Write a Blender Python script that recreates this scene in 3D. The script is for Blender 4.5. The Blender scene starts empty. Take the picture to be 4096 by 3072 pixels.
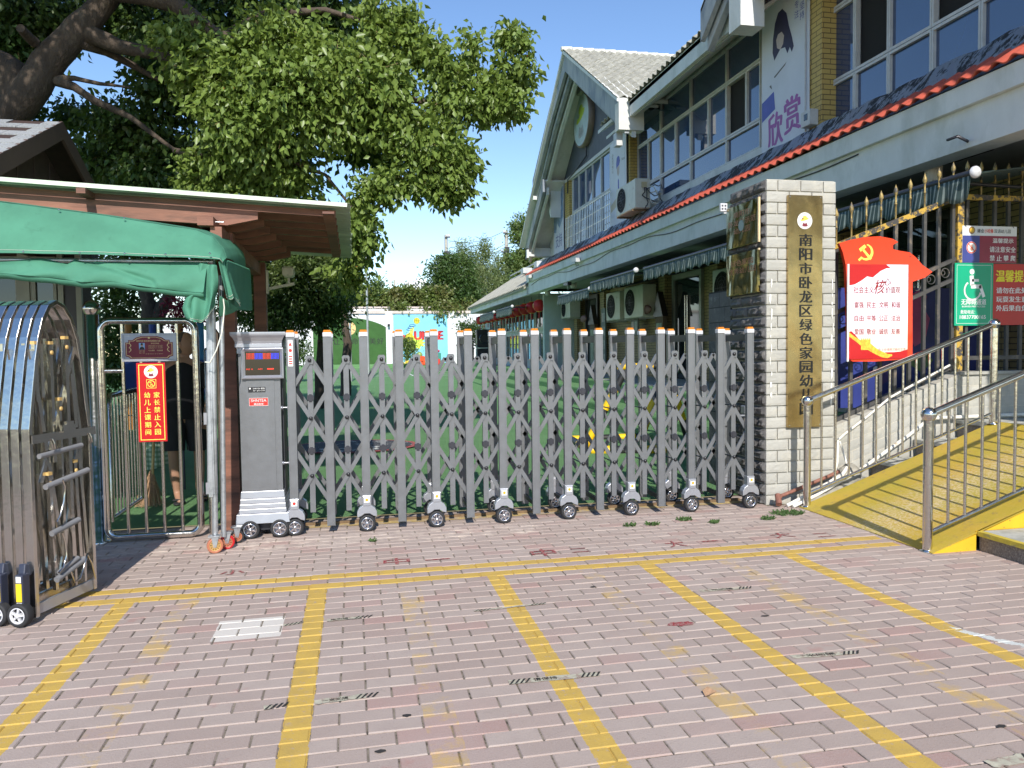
import bpy, bmesh, math, random
import numpy as np
from mathutils import Vector, Matrix, Quaternion, noise as mnoise

random.seed(11)
rng = np.random.default_rng(11)
SC = bpy.context.scene
COL = SC.collection
PI = math.pi

# ---------------------------------------------------------------- camera
cam_d = bpy.data.cameras.new('camera')
cam_d.lens = 26.647
cam_d.sensor_width = 36.0
cam_d.clip_start = 0.05
cam_d.clip_end = 2500
cam = bpy.data.objects.new('camera', cam_d)
COL.objects.link(cam)
_yaw, _pitch, _roll = math.radians(11.7075), math.radians(-2.5496), math.radians(-0.7555)
_f = Vector((math.sin(_yaw)*math.cos(_pitch), math.cos(_yaw)*math.cos(_pitch), math.sin(_pitch)))
_r = Vector((math.cos(_yaw), -math.sin(_yaw), 0))
_u = _r.cross(_f)
_r2 = math.cos(_roll)*_r + math.sin(_roll)*_u
_u2 = -math.sin(_roll)*_r + math.cos(_roll)*_u
cam.matrix_world = Matrix(((_r2.x, _u2.x, -_f.x, 0), (_r2.y, _u2.y, -_f.y, 0), (_r2.z, _u2.z, -_f.z, 1.4), (0, 0, 0, 1)))
SC.camera = cam

# ---------------------------------------------------------------- sky, sun, exposure
SUN_EL = math.radians(36.0)
world = bpy.data.worlds.new('World')
SC.world = world
world.use_nodes = True
wn = world.node_tree
for n in list(wn.nodes):
    wn.nodes.remove(n)
sky = wn.nodes.new('ShaderNodeTexSky')
sky.sky_type = 'NISHITA'
sky.sun_disc = False
sky.sun_elevation = SUN_EL
sky.sun_rotation = math.radians(184.3)
sky.altitude = 100
sky.air_density = 1.0
sky.dust_density = 0.0
sky.ozone_density = 1.6
hs = wn.nodes.new('ShaderNodeHueSaturation'); hs.inputs['Saturation'].default_value = 1.12; hs.inputs['Hue'].default_value = .505
bg = wn.nodes.new('ShaderNodeBackground')
bg.inputs['Strength'].default_value = 0.15
wo = wn.nodes.new('ShaderNodeOutputWorld')
wn.links.new(sky.outputs[0], hs.inputs['Color']); wn.links.new(hs.outputs[0], bg.inputs['Color'])
wn.links.new(bg.outputs[0], wo.inputs['Surface'])
sun_d = bpy.data.lights.new('sun', 'SUN')
sun_d.energy = 4.2
sun_d.angle = math.radians(0.53)
sun_d.color = (1.0, 0.95, 0.87)
sun = bpy.data.objects.new('sun', sun_d)
COL.objects.link(sun)
_sv = Vector((-0.075, -1.0, math.tan(SUN_EL)*1.003)).normalized()
sun.rotation_euler = _sv.to_track_quat('Z', 'Y').to_euler()
sun.location = (-2, -20, 15)
SC.view_settings.view_transform = 'Standard'
SC.view_settings.look = 'None'
SC.view_settings.exposure = 0.42
SC.view_settings.gamma = 1.0
SC.view_settings.use_curve_mapping = False

# ---------------------------------------------------------------- shader helpers
class N:
    """a socket (or number) with arithmetic, for writing shader maths"""
    nt = None
    def __init__(s, v): s.v = v
    @staticmethod
    def op(o, a, b=None, c=None):
        n = N.nt.nodes.new('ShaderNodeMath'); n.operation = o
        for i, x in enumerate((a, b, c)):
            if x is None: continue
            x = x.v if isinstance(x, N) else x
            if isinstance(x, (int, float)): n.inputs[i].default_value = x
            else: N.nt.links.new(x, n.inputs[i])
        return N(n.outputs[0])
    def __add__(s, o): return N.op('ADD', s, o)
    __radd__ = __add__
    def __sub__(s, o): return N.op('SUBTRACT', s, o)
    def __rsub__(s, o): return N.op('SUBTRACT', o, s)
    def __mul__(s, o): return N.op('MULTIPLY', s, o)
    __rmul__ = __mul__
    def __truediv__(s, o): return N.op('DIVIDE', s, o)
    def lt(s, o): return N.op('LESS_THAN', s, o)
    def gt(s, o): return N.op('GREATER_THAN', s, o)
    def abs(s): return N.op('ABSOLUTE', s)
    def floor(s): return N.op('FLOOR', s)
    def mod(s, o): return N.op('FLOORED_MODULO', s, o)
    def max(s, o): return N.op('MAXIMUM', s, o)
    def min(s, o): return N.op('MINIMUM', s, o)
    def sin(s): return N.op('SINE', s)
    def step(s, a, b):
        n = N.nt.nodes.new('ShaderNodeMapRange'); n.clamp = True
        N.nt.links.new(s.v, n.inputs[0]); n.inputs[1].default_value = a; n.inputs[2].default_value = b
        return N(n.outputs[0])

def new_mat(name):
    m = bpy.data.materials.new(name); m.use_nodes = True
    nt = m.node_tree; N.nt = nt
    return m, nt, nt.nodes['Principled BSDF']

def pos(nt):
    g = nt.nodes.new('ShaderNodeNewGeometry'); return g.outputs['Position']

def sep(nt, sock):
    s = nt.nodes.new('ShaderNodeSeparateXYZ'); nt.links.new(sock, s.inputs[0])
    return N(s.outputs[0]), N(s.outputs[1]), N(s.outputs[2])

def comb(nt, x, y, z):
    c = nt.nodes.new('ShaderNodeCombineXYZ')
    for i, v in enumerate((x, y, z)):
        if isinstance(v, N): nt.links.new(v.v, c.inputs[i])
        else: c.inputs[i].default_value = v
    return c.outputs[0]

def noise(nt, vec, scale, detail=3, rough=.55, dist=0):
    n = nt.nodes.new('ShaderNodeTexNoise'); n.inputs['Scale'].default_value = scale
    n.inputs['Detail'].default_value = detail; n.inputs['Roughness'].default_value = rough
    n.inputs['Distortion'].default_value = dist
    nt.links.new(vec, n.inputs['Vector']); return N(n.outputs['Fac'])

def mapping(nt, vec, scale, rot=(0, 0, 0)):
    m = nt.nodes.new('ShaderNodeMapping'); m.inputs['Scale'].default_value = scale; m.inputs['Rotation'].default_value = rot
    nt.links.new(vec, m.inputs['Vector']); return m.outputs[0]

def white(nt, vec):
    n = nt.nodes.new('ShaderNodeTexWhiteNoise'); n.noise_dimensions = '3D'
    nt.links.new(vec, n.inputs['Vector']); return N(n.outputs['Value'])

def mix(nt, f, a, b, blend='MIX'):
    n = nt.nodes.new('ShaderNodeMix'); n.data_type = 'RGBA'; n.blend_type = blend
    for s, v in ((n.inputs[0], f), (n.inputs[6], a), (n.inputs[7], b)):
        if isinstance(v, N): v = v.v
        if isinstance(v, (int, float)): s.default_value = v
        elif isinstance(v, (tuple, list)): s.default_value = (*v[:3], 1)
        else: nt.links.new(v, s)
    return n.outputs[2]

def bump(nt, bs, h, dist=.01, strength=1.0):
    b = nt.nodes.new('ShaderNodeBump'); b.inputs['Distance'].default_value = dist; b.inputs['Strength'].default_value = strength
    nt.links.new(h.v, b.inputs['Height']); nt.links.new(b.outputs[0], bs.inputs['Normal'])

def scl(c, k): return tuple(min(1, x*k) for x in c)

def mat(name, col, rough=.6, metal=0., var=.12, vs=6., col2=None, c2s=3., c2lo=.5, c2hi=.62, bd=0., bs_=80., stretch=(1, 1, 1), spec=None, rvar=0., obj=False, alpha=None, trans=0.):
    m, nt, bs = new_mat(name)
    p = mapping(nt, pos(nt), stretch)
    n1 = noise(nt, p, vs, 4, .6)
    c = mix(nt, n1.step(.3, .7), scl(col, 1-var), scl(col, 1+var))
    if obj:
        oi = nt.nodes.new('ShaderNodeObjectInfo')
        c = mix(nt, N(oi.outputs['Random']) * .5, c, scl(col, 1-2.2*var))
    if col2:
        n2 = noise(nt, p, c2s, 6, .65)
        c = mix(nt, n2.step(c2lo, c2hi), c, col2)
    nt.links.new(c, bs.inputs['Base Color'])
    bs.inputs['Roughness'].default_value = rough
    if rvar:
        nt.links.new((n1.step(.3, .7)*rvar + (rough - rvar/2)).v, bs.inputs['Roughness'])
    bs.inputs['Metallic'].default_value = metal
    if spec is not None: bs.inputs['Specular IOR Level'].default_value = spec
    if bd: bump(nt, bs, noise(nt, p, bs_, 4, .6), bd)
    if trans: bs.inputs['Transmission Weight'].default_value = trans
    return m

M = {}
# ---------------------------------------------------------------- mesh helpers
class MB:
    def __init__(s): s.v = []; s.f = []; s.mi = []; s.cur = 0; s.sm = []
    def add(s, vs, fs, smooth=False):
        o = len(s.v); s.v += [tuple(v) for v in vs]
        for f in fs: s.f.append(tuple(i+o for i in f)); s.mi.append(s.cur); s.sm.append(smooth)
        return s
    def hexa(s, b, t):
        return s.add(list(b)+list(t), [(3, 2, 1, 0), (4, 5, 6, 7), (0, 1, 5, 4), (1, 2, 6, 5), (2, 3, 7, 6), (3, 0, 4, 7)])
    def box(s, x0, x1, y0, y1, z0, z1):
        return s.hexa([(x0, y0, z0), (x1, y0, z0), (x1, y1, z0), (x0, y1, z0)], [(x0, y0, z1), (x1, y0, z1), (x1, y1, z1), (x0, y1, z1)])
    def cbox(s, x0, x1, y0, y1, z0, z1, c=.004):
        """box with chamfered edges (all sides)"""
        vs = []
        for z, i in ((z0, c), (z0+c, 0), (z1-c, 0), (z1, c)):
            vs += [(x0+i, y0+i, z), (x1-i, y0+i, z), (x1-i, y1-i, z), (x0+i, y1-i, z)]
        fs = [(3, 2, 1, 0), (12, 13, 14, 15)]
        for k in range(3):
            for j in range(4):
                a = 4*k+j; b = 4*k+(j+1) % 4; fs.append((a, b, b+4, a+4))
        return s.add(vs, fs)
    def bar(s, p, q, w, d, up=(0, 0, 1)):
        """box from p to q, w across (side), d along up-ish"""
        p = Vector(p); q = Vector(q); t = (q-p).normalized(); up = Vector(up)
        if abs(t.dot(up)) > .98: up = Vector((0, 1, 0))
        a = t.cross(up).normalized()*w/2; b = a.cross(t).normalized()*d/2
        return s.hexa([p-a-b, p+a-b, p+a+b, p-a+b], [q-a-b, q+a-b, q+a+b, q-a+b])
    def tube(s, pts, r, n=10, caps=True, closed=False):
        pts = [Vector(p) for p in pts]; k = len(pts)
        rr = r if isinstance(r, (list, tuple)) else [r]*k
        vs = []; T = []
        for i in range(k):
            a = pts[i-1] if (i > 0 or closed) else pts[i]
            b = pts[(i+1) % k] if (i < k-1 or closed) else pts[i]
            T.append((b-a).normalized())
        u = T[0].orthogonal().normalized()
        for i in range(k):
            u = (u - T[i]*u.dot(T[i])).normalized(); w = T[i].cross(u)
            for j in range(n):
                th = 2*PI*j/n; vs.append(pts[i] + (u*math.cos(th)+w*math.sin(th))*rr[i])
        fs = []
        for i in range(k if closed else k-1):
            i2 = (i+1) % k
            for j in range(n):
                j2 = (j+1) % n; fs.append((i*n+j, i*n+j2, i2*n+j2, i2*n+j))
        s.add(vs, fs, True)
        if caps and not closed:
            s.add(vs[:n], [tuple(range(n-1, -1, -1))]); s.add(vs[-n:], [tuple(range(n))])
        return s
    def sphere(s, c, r, nu=16, nv=10, sz=(1, 1, 1)):
        c = Vector(c); vs = []; fs = []
        for i in range(nv+1):
            ph = PI*i/nv
            for j in range(nu):
                th = 2*PI*j/nu
                vs.append(c+Vector((math.sin(ph)*math.cos(th)*r*sz[0], math.sin(ph)*math.sin(th)*r*sz[1], math.cos(ph)*r*sz[2])))
        for i in range(nv):
            for j in range(nu):
                j2 = (j+1) % nu; fs.append((i*nu+j, (i+1)*nu+j, (i+1)*nu+j2, i*nu+j2))
        return s.add(vs, fs, True)
    def lathe(s, c, axis, prof, n=20, smooth=True):
        """prof: (radius, distance along axis) pairs"""
        c = Vector(c); ax = Vector(axis).normalized(); u = ax.orthogonal().normalized(); w = ax.cross(u); vs = []; fs = []
        for r, h in prof:
            for j in range(n):
                th = 2*PI*j/n; vs.append(c+ax*h+(u*math.cos(th)+w*math.sin(th))*r)
        for i in range(len(prof)-1):
            for j in range(n):
                j2 = (j+1) % n; fs.append((i*n+j, i*n+j2, (i+1)*n+j2, (i+1)*n+j))
        return s.add(vs, fs, smooth)
    def prism(s, pts, d):
        """polygon pts extruded by vector d"""
        d = Vector(d); k = len(pts); a = [Vector(p) for p in pts]
        return s.add(a+[p+d for p in a], [tuple(range(k-1, -1, -1)), tuple(range(k, 2*k))]+[(i, (i+1) % k, k+(i+1) % k, k+i) for i in range(k)])
    def quad(s, a, b, c, d): return s.add([a, b, c, d], [(0, 1, 2, 3)])
    def disc(s, c, n_, r, k=32, sx=1.0):
        ax = Vector(n_).normalized(); w = Vector((0, 0, 1)) if abs(ax.z) < .9 else Vector((0, 1, 0)); u = w.cross(ax).normalized(); c = Vector(c)
        return s.add([c+u*math.cos(2*PI*i/k)*r*sx+w*math.sin(2*PI*i/k)*r for i in range(k)], [tuple(range(k))])
    def build(s, name, mats, parent=None, bevel=0, sub=0):
        me = bpy.data.meshes.new(name)
        o = bpy.data.objects.new(name, me); COL.objects.link(o)
        org = Vector((0, 0, 0))
        if parent is not None:
            o.parent = parent; org = ORG[parent.name]
            ORG[o.name] = org
        v = [(x-org.x, y-org.y, z-org.z) for x, y, z in s.v]
        me.from_pydata(v, [], s.f)
        for mm in (mats if isinstance(mats, (list, tuple)) else [mats]): me.materials.append(mm)
        if any(s.mi): me.polygons.foreach_set('material_index', s.mi)
        if any(s.sm): me.polygons.foreach_set('use_smooth', s.sm)
        me.validate(); me.update()
        if parent is None: ORG[o.name] = org
        if bevel:
            b = o.modifiers.new('edge', 'BEVEL'); b.width = bevel; b.segments = 2; b.limit_method = 'ANGLE'
        if sub:
            b = o.modifiers.new('sub', 'SUBSURF'); b.levels = sub; b.render_levels = sub
        return o

ORG = {}
def root(name, loc, label, cat, group=None):
    o = bpy.data.objects.new(name, None); COL.objects.link(o); o.location = loc
    o.empty_display_size = .1
    ORG[o.name] = Vector(loc); o['label'] = label; o['category'] = cat
    if group: o['group'] = group
    return o

def top(o, label, cat, group=None):
    o['label'] = label; o['category'] = cat
    if group: o['group'] = group
    return o

def rebase(o, loc):
    """move a top-level mesh's origin to its base"""
    loc = Vector(loc); o.data.transform(Matrix.Translation(-loc)); o.location = loc; ORG[o.name] = loc; return o

def structure(o): o['kind'] = 'structure'; return o

def copy_tree(o, loc, parent=None):
    c = o.copy(); COL.objects.link(c); c.parent = parent
    if parent is None: c.location = loc; ORG[c.name] = Vector(loc)
    for ch in list(o.children): copy_tree(ch, None, c)
    return c

FONT_AXES = {'front': (Vector((1, 0, 0)), Vector((0, 0, 1)), Vector((0, -1, 0))),
             'side': (Vector((0, -1, 0)), Vector((0, 0, 1)), Vector((-1, 0, 0))),
             'floor': (Vector((1, 0, 0)), Vector((0, 1, 0)), Vector((0, 0, 1)))}

def text_geo(body, bold=0.):
    cu = bpy.data.curves.new('lettering', 'FONT'); cu.body = body; cu.offset = bold
    cu.resolution_u = 3
    cu.align_x = 'CENTER'; cu.align_y = 'CENTER'; cu.space_line = 1.0
    ob = bpy.data.objects.new('lettering', cu); COL.objects.link(ob)
    dg = bpy.context.evaluated_depsgraph_get()
    me = bpy.data.meshes.new_from_object(ob.evaluated_get(dg))
    bpy.data.objects.remove(ob); bpy.data.curves.remove(cu)
    V = [v.co.copy() for v in me.vertices]; F = [tuple(p.vertices) for p in me.polygons]
    bpy.data.meshes.remove(me)
    return V, F

def text(mb, body, c, size, face='front', bold=0., fit=None, ital=0.):
    """add flat lettering to a mesh builder; c = centre, size = (w, h) to fit or a height"""
    V, F = text_geo(body)
    if not V: return mb
    xs = [v.x for v in V]; ys = [v.y for v in V]
    x0, x1, y0, y1 = min(xs), max(xs), min(ys), max(ys)
    if isinstance(size, (tuple, list)): kx = size[0]/(x1-x0); ky = size[1]/max(y1-y0, 1e-6)
    else: ky = kx = size/max(y1-y0, 1e-6)
    u, v, n = FONT_AXES[face] if isinstance(face, str) else face
    c = Vector(c)
    shifts = [(0, 0)] if bold <= 0 else [(-bold, 0), (bold, 0), (0, bold*.6)]
    for q, (sx, sy) in enumerate(shifts):      # strokes are thickened by laying slightly shifted copies a hair apart
        mb.add([c+n*(.00025*q)+u*((p.x-(x0+x1)/2+sx)*kx+ital*(p.y-(y0+y1)/2)*ky)+v*((p.y-(y0+y1)/2+sy)*ky) for p in V], F)
    return mb

def poly_fan(mb, pts): return mb.add(pts, [tuple(range(len(pts)))])

# ================================================================ PAVEMENT
BX, BY = 0.207, 0.0955            # brick pitch
X0, Y0 = -0.294, 4.64
def paving_material(name, joint):
    m, nt, bs = new_mat(name)
    P_ = pos(nt); x, y, z = sep(nt, P_)
    row = ((y-(Y0-BY/2))*(1/BY)).floor()
    odd = row.mod(2.0)
    colx = ((x-X0+odd*(BX/2))*(1/BX)).floor()
    cell = comb(nt, colx, row, 3.7)
    w = white(nt, cell)
    w2 = white(nt, comb(nt, colx, row, 9.1))
    big = noise(nt, P_, 1.1, 4, .6); mid = noise(nt, P_, 9, 4, .6); fine = noise(nt, P_, 240, 2, .7); grit = noise(nt, P_, 110, 3, .75)
    n_e = noise(nt, P_, 26, 4, .7)
    # fired clay colour, brick by brick
    c = mix(nt, w, (.35, .262, .22), (.42, .335, .285))
    c = mix(nt, w2.step(.82, .97)*.6, c, (.39, .20, .17))
    c = mix(nt, mid.step(.45, .8)*.45, c, (.30, .235, .205))
    c = mix(nt, big.step(.45, .75)*.45, c, (.47, .39, .35))
    c = mix(nt, fine.step(.3, .72)*.5, c, (.46, .39, .36))
    c = mix(nt, grit.step(.6, .78)*.45, c, (.17, .12, .105))
    blot = noise(nt, P_, 3.1, 5, .65)
    c = mix(nt, blot.step(.62, .74)*.45, c, (.40, .14, .12))
    c = mix(nt, noise(nt, P_, 14, 3, .6).step(.73, .78)*.5, c, (.36, .07, .06))
    c = mix(nt, noise(nt, P_, 5.0, 6, .75).step(.64, .72)*.5, c, (.19, .16, .13))
    if joint:
        c = mix(nt, mid.step(.35, .65), (.19, .16, .125), (.30, .255, .20))
        c = mix(nt, noise(nt, P_, 22, 5, .7).step(.5, .6)*.8, c, (.045, .04, .03))
    # yellow road paint
    e = (n_e-.5)*.022
    def stripe(xc, hw=.052): return ((x-xc).abs()+e).lt(hw)
    full = y.lt(4.69)
    s = stripe(-1.30)
    for xc in (-.242, .828, 1.826, 2.842): s = s.max(stripe(xc))
    s = s*full
    lines = ((y-4.64).abs()+e*.4).lt(.046).max(((y-4.831).abs()+e*.4).lt(.046))
    lines = lines*x.gt(-2.2)*x.lt(3.72)
    s = s.max(lines)
    # short crosspieces where a stripe meets the double line
    wear = noise(nt, P_, 34, 5, .72); wear2 = noise(nt, P_, 4.2, 3, .6)
    s = s*(1.0-wear.step(.58, .68)*.8)*(1.0-wear2.step(.66, .74)*.55)
    # worn-off older stripes
    old = stripe(.292, .062)
    for xc in (1.42, 2.37, -.955): old = old.max(stripe(xc, .062))
    old = old*y.lt(4.55)*(noise(nt, P_, 4.6, 5, .72).step(.46, .6))*(1.0-w.lt(.2)*.8)*.62
    yel = mix(nt, mid.step(.4, .75), (.56, .37, .085), (.46, .31, .09))
    yel = mix(nt, fine.step(.5, .8)*.35, yel, (.66, .49, .13))
    yel = mix(nt, grit.step(.62, .75)*.5, yel, (.30, .20, .05))
    c = mix(nt, old, c, (.56, .37, .10))
    c = mix(nt, s, c, yel)
    # patch of reflected light painted pale into the brick colour, and smears
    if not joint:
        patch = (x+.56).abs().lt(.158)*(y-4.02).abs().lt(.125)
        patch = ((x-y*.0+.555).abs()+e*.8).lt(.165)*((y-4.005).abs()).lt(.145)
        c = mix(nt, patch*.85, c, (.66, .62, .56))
    sm = (((x-2.93+(y-3.05)*.55).abs()+(n_e-.5)*.09).lt(.03))*((y-2.99).abs().lt(.22))*noise(nt, P_, 11, 4, .7).step(.44, .5)
    c = mix(nt, sm*.85, c, (.62, .65, .62))
    sand = ((y-5.75).abs()+(mid-.5)*.5).lt(.16)*x.lt(1.4)
    c = mix(nt, sand*(noise(nt, P_, 7, 5, .7).step(.45, .6))*.6, c, (.60, .50, .42))
    nt.links.new(c, bs.inputs['Base Color'])
    bs.inputs['Roughness'].default_value = .88
    bs.inputs['Specular IOR Level'].default_value = .25
    bump(nt, bs, fine*.35+grit*.65, .0022 if not joint else .004)
    return m
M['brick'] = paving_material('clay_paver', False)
M['joint'] = paving_material('sandy_joint', True)

mb = MB(); mb.quad((-60, -25, -.005), (60, -25, -.005), (60, 6.56, -.005), (-60, 6.56, -.005))
pavement = structure(mb.build('pavement', M['joint']))
pavement['label'] = 'pink clay brick pavement with painted yellow lines'
ORG[pavement.name] = Vector((0, 0, 0))

def brick_mesh(w, seed):
    r = random.Random(seed); mb = MB()
    hw = w/2-.0030; hd = BY/2-.0026; c = .0036
    j = lambda a: r.uniform(-a, a)
    t = [(-hw+c+j(.0012), -hd+c+j(.001), j(.0008)), (hw-c+j(.0012), -hd+c+j(.001), j(.0008)), (hw-c+j(.0012), hd-c+j(.001), j(.0008)), (-hw+c+j(.0012), hd-c+j(.001), j(.0008))]
    mdl = [(-hw, -hd, -.0042), (hw, -hd, -.0042), (hw, hd, -.0042), (-hw, hd, -.0042)]
    b = [(-hw, -hd, -.03), (hw, -hd, -.03), (hw, hd, -.03), (-hw, hd, -.03)]
    vs = b+mdl+t; fs = [(8, 9, 10, 11)]
    for k in (0, 4):
        for q in range(4): fs.append((k+q, k+(q+1) % 4, k+4+(q+1) % 4, k+4+q))
    mb.add(vs, fs); return mb
variants = [brick_mesh(BX, i) for i in range(16)]
vmesh = []
for i, v in enumerate(variants):
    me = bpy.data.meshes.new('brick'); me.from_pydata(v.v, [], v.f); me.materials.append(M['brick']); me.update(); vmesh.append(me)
cinv = cam.matrix_world.inverted()
cand = []
for jr in range(-46, 21):
    yc = Y0+jr*BY
    if yc > 6.52: continue
    for ic in range(-26, 46):
        xc = X0+BX/2+ic*BX-(BX/2 if jr % 2 else 0)
        if yc > 5.6 and xc > 3.35 : 
            if xc > 3.5 and yc > 6.0: continue
        if xc > 7.8 or xc < -5.2 or yc < .5: continue
        if xc > 4.15 and yc > 4.35: continue
        p = cinv @ Vector((xc, yc, 0)); vis = p.z < -.2 and abs(p.x/-p.z) < .70 and abs(p.y/-p.z) < .53
        hid = xc < -1.6 and yc > 4.5
        cand.append((yc*yc+xc*xc if vis and not hid else 1e6+yc, xc, yc, ic, jr))
cand.sort()
rest = MB()
for k, (d, xc, yc, ic, jr) in enumerate(cand):
    r = random.Random(ic*977+jr*31)
    z = r.uniform(-.0015, .0012); vi = r.randrange(16)
    tilt = (r.gauss(0, .006), r.gauss(0, .005), r.gauss(0, .004))
    if k < 299:
        o = bpy.data.objects.new('brick', vmesh[vi]); COL.objects.link(o); o.parent = pavement
        o.location = (xc, yc, z); o.rotation_euler = tilt
    else:
        R_ = Matrix.Rotation(tilt[0], 3, 'X') @ Matrix.Rotation(tilt[1], 3, 'Y') @ Matrix.Rotation(tilt[2], 3, 'Z')
        o_ = Vector((xc, yc, z))
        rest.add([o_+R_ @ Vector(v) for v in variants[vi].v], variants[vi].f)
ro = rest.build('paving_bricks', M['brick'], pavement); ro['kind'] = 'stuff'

# ---------------------------------------------------------------- artificial turf yard
def turf_mat(name, side=False):
    m, nt, bs = new_mat(name); P_ = pos(nt)
    a = noise(nt, P_, 90, 3, .7); b = noise(nt, P_, 1.6, 4, .6); c_ = noise(nt, P_, 330, 2, .7)
    c = mix(nt, a.step(.3, .7), (.11, .24, .095), (.17, .33, .14))
    c = mix(nt, b.step(.4, .7)*.5, c, (.19, .34, .16))
    c = mix(nt, c_.step(.62, .8)*.4, c, (.36, .48, .30))
    nt.links.new(c, bs.inputs['Base Color']); bs.inputs['Roughness'].default_value = .95
    bs.inputs['Specular IOR Level'].default_value = .15
    bump(nt, bs, a*.6+c_*.4, .02)
    return m
M['turf'] = turf_mat('artificial_turf')
def yz(y): return 0. if y < 8 else .5*(y-8)/40.
mb = MB()
ys = [6.56, 8, 16, 24, 32, 40, 48, 60, 90, 140, 250, 420]
xs = [-120, -60, -20, -8, 0, 4.2, 12, 40, 120, 260]
for i, y in enumerate(ys):
    for x in xs: mb.v.append((x, y, yz(min(y, 48))+.002))
for i in range(len(ys)-1):
    for j in range(len(xs)-1):
        a = i*len(xs)+j; mb.f.append((a, a+1, a+1+len(xs), a+len(xs))); mb.mi.append(0); mb.sm.append(False)
structure(mb.build('turf_yard_ground', M['turf']))['label'] = 'green artificial turf of the kindergarten yard'
# turf-covered terrace steps along the building (X 4.2 .. 6.1)
steps = MB()
tx = [(4.2, .15), (4.65, .30), (5.1, .45), (5.6, .60)]
for i, (xa, zt) in enumerate(tx):
    xb = tx[i+1][0] if i < 3 else 6.1
    k = 34
    vs = []
    for q in range(k+1):
        y = 7.6+q*(33.0/k); zz = yz(y)
        rr = .035
        vs += [(xa, y, zz-.05), (xa, y, zz*.6+zt-rr), (xa+rr*.3, y, zz*.6+zt-rr*.3), (xa+rr, y, zz*.6+zt), (xb+.01, y, zz*.6+zt+.001*i)]
    fs = []
    for q in range(k):
        for w in range(4): fs.append((q*5+w, q*5+w+1, (q+1)*5+w+1, (q+1)*5+w))
    steps.add(vs, [tuple(reversed(f)) for f in fs])
    steps.add([(xa, 7.6, -.05), (6.15, 7.6, -.05), (6.15, 7.6, zt), (xa, 7.6, zt)], [(0, 1, 2, 3)])
structure(steps.build('turf_steps', M['turf']))['label'] = 'green turf covered terrace steps along the building'
# court lines on the far turf
M['white_paint'] = mat('white_paint', (.75, .75, .72), .7, var=.08)
mb = MB()
def yardpt(x, y, dz=.006): return (x, y, yz(y)+dz)
for y in (33.6, 35.0, 38.0): 
    for k in range(10): mb.quad(yardpt(-2+k*.8, y), yardpt(-1.2+k*.8, y), yardpt(-1.2+k*.8, y+.09), yardpt(-2+k*.8, y+.09))
for x in (-1.5, .5, 2.5): mb.quad(yardpt(x, 33.6), yardpt(x+.06, 33.6), yardpt(x+.06, 38), yardpt(x, 38))
structure(mb.build('court_markings', M['white_paint']))['label'] = 'white court lines painted on the far turf'
# low turf ledge under the back wall
mb = MB(); mb.box(-9, 6.0, 46.2, 48.2, .3, .66); mb.box(-9, 6.0, 45.2, 46.2, .3, .56)
structure(mb.build('turf_ledge_ground', M['turf']))
# printed emblem mat on the turf (red rim, dark pattern)
M['red_mark'] = mat('faded_red_paint', (.30, .045, .04), .8, var=.25, vs=30, col2=(.42, .20, .16), c2s=40, c2lo=.5, c2hi=.6)
M['mat_dark'] = mat('printed_mat', (.05, .05, .055), .8, var=.3, vs=30, col2=(.55, .55, .5), c2s=6, c2lo=.58, c2hi=.6)
mb = MB(); k = 40
mb.add([(-.05+.95*math.cos(2*PI*i/k), 11.1+.75*math.sin(2*PI*i/k), .055) for i in range(k)], [tuple(range(k))])
mb.cur = 1
mb.add([(-.05+.85*math.cos(2*PI*i/k), 11.1+.66*math.sin(2*PI*i/k), .059) for i in range(k)], [tuple(range(k))])
top(rebase(mb.build('floor_emblem_mat', [M['red_mark'], M['mat_dark']]), (-.05, 11.1, .05)), 'round printed mat with red rim lying on the turf behind the gate', 'mat')

# ---------------------------------------------------------------- things stuck or painted on the pavement
M['red_paint'] = mat('worn_red_lettering', (.27, .025, .03), .85, var=.3, vs=40, col2=(.34, .20, .18), c2s=70, c2lo=.46, c2hi=.56)
for body, x, y, w, h, lab in (
    ('中', *(0.246, 5.057, 0)[:2], .17, .15, 'worn red painted character for middle, left of its pair under the fourth gate wheel'),
    ('一', *(0.517, 5.037, 0)[:2], .16, .02, 'worn red painted stroke beside the left middle character'),
    ('中', *(1.247, 5.023, 0)[:2], .17, .17, 'worn red painted character for middle, in front of the gate centre'),
    ('二', *(1.506, 5.023, 0)[:2], .13, .10, 'worn red painted double stroke beside the central middle character'),
    ('大', *(2.215, 5.013, 0)[:2], .14, .16, 'worn red painted character for big near the yellow double line'),
    ('一', *(2.487, 5.022, 0)[:2], .12, .02, 'worn red painted stroke beside the big character'),
    ('大', *(3.073, 5.051, 0)[:2], .16, .14, 'worn red painted character for big closest to the ramp'),
    ('二', *(3.374, 4.979, 0)[:2], .14, .10, 'worn red painted double stroke closest to the ramp'),
    ('小', *(-0.795, 5.064, 0)[:2], .15, .10, 'worn red painted character for small in front of the grey cabinet')):
    mb = MB(); text(mb, body, (x, y, .0032), (w, h), 'floor', bold=.015)
    top(rebase(mb.build('painted_character', M['red_paint']), (x, y, 0)), lab, 'painted character', 'worn red characters painted on the pavement')
mb = MB(); r = random.Random(4)
c0 = (1.593, 3.537, 0)
mb.add([(c0[0]+.075*math.cos(a)*r.uniform(.75, 1.1), c0[1]+.03*math.sin(a)*r.uniform(.7, 1.2), .0032) for a in [2*PI*i/22 for i in range(22)]], [tuple(range(22))])
top(rebase(mb.build('paint_splash', M['red_paint']), (c0[0], c0[1], 0)), 'dark red paint splash on the bare bricks', 'paint splash')

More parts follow.
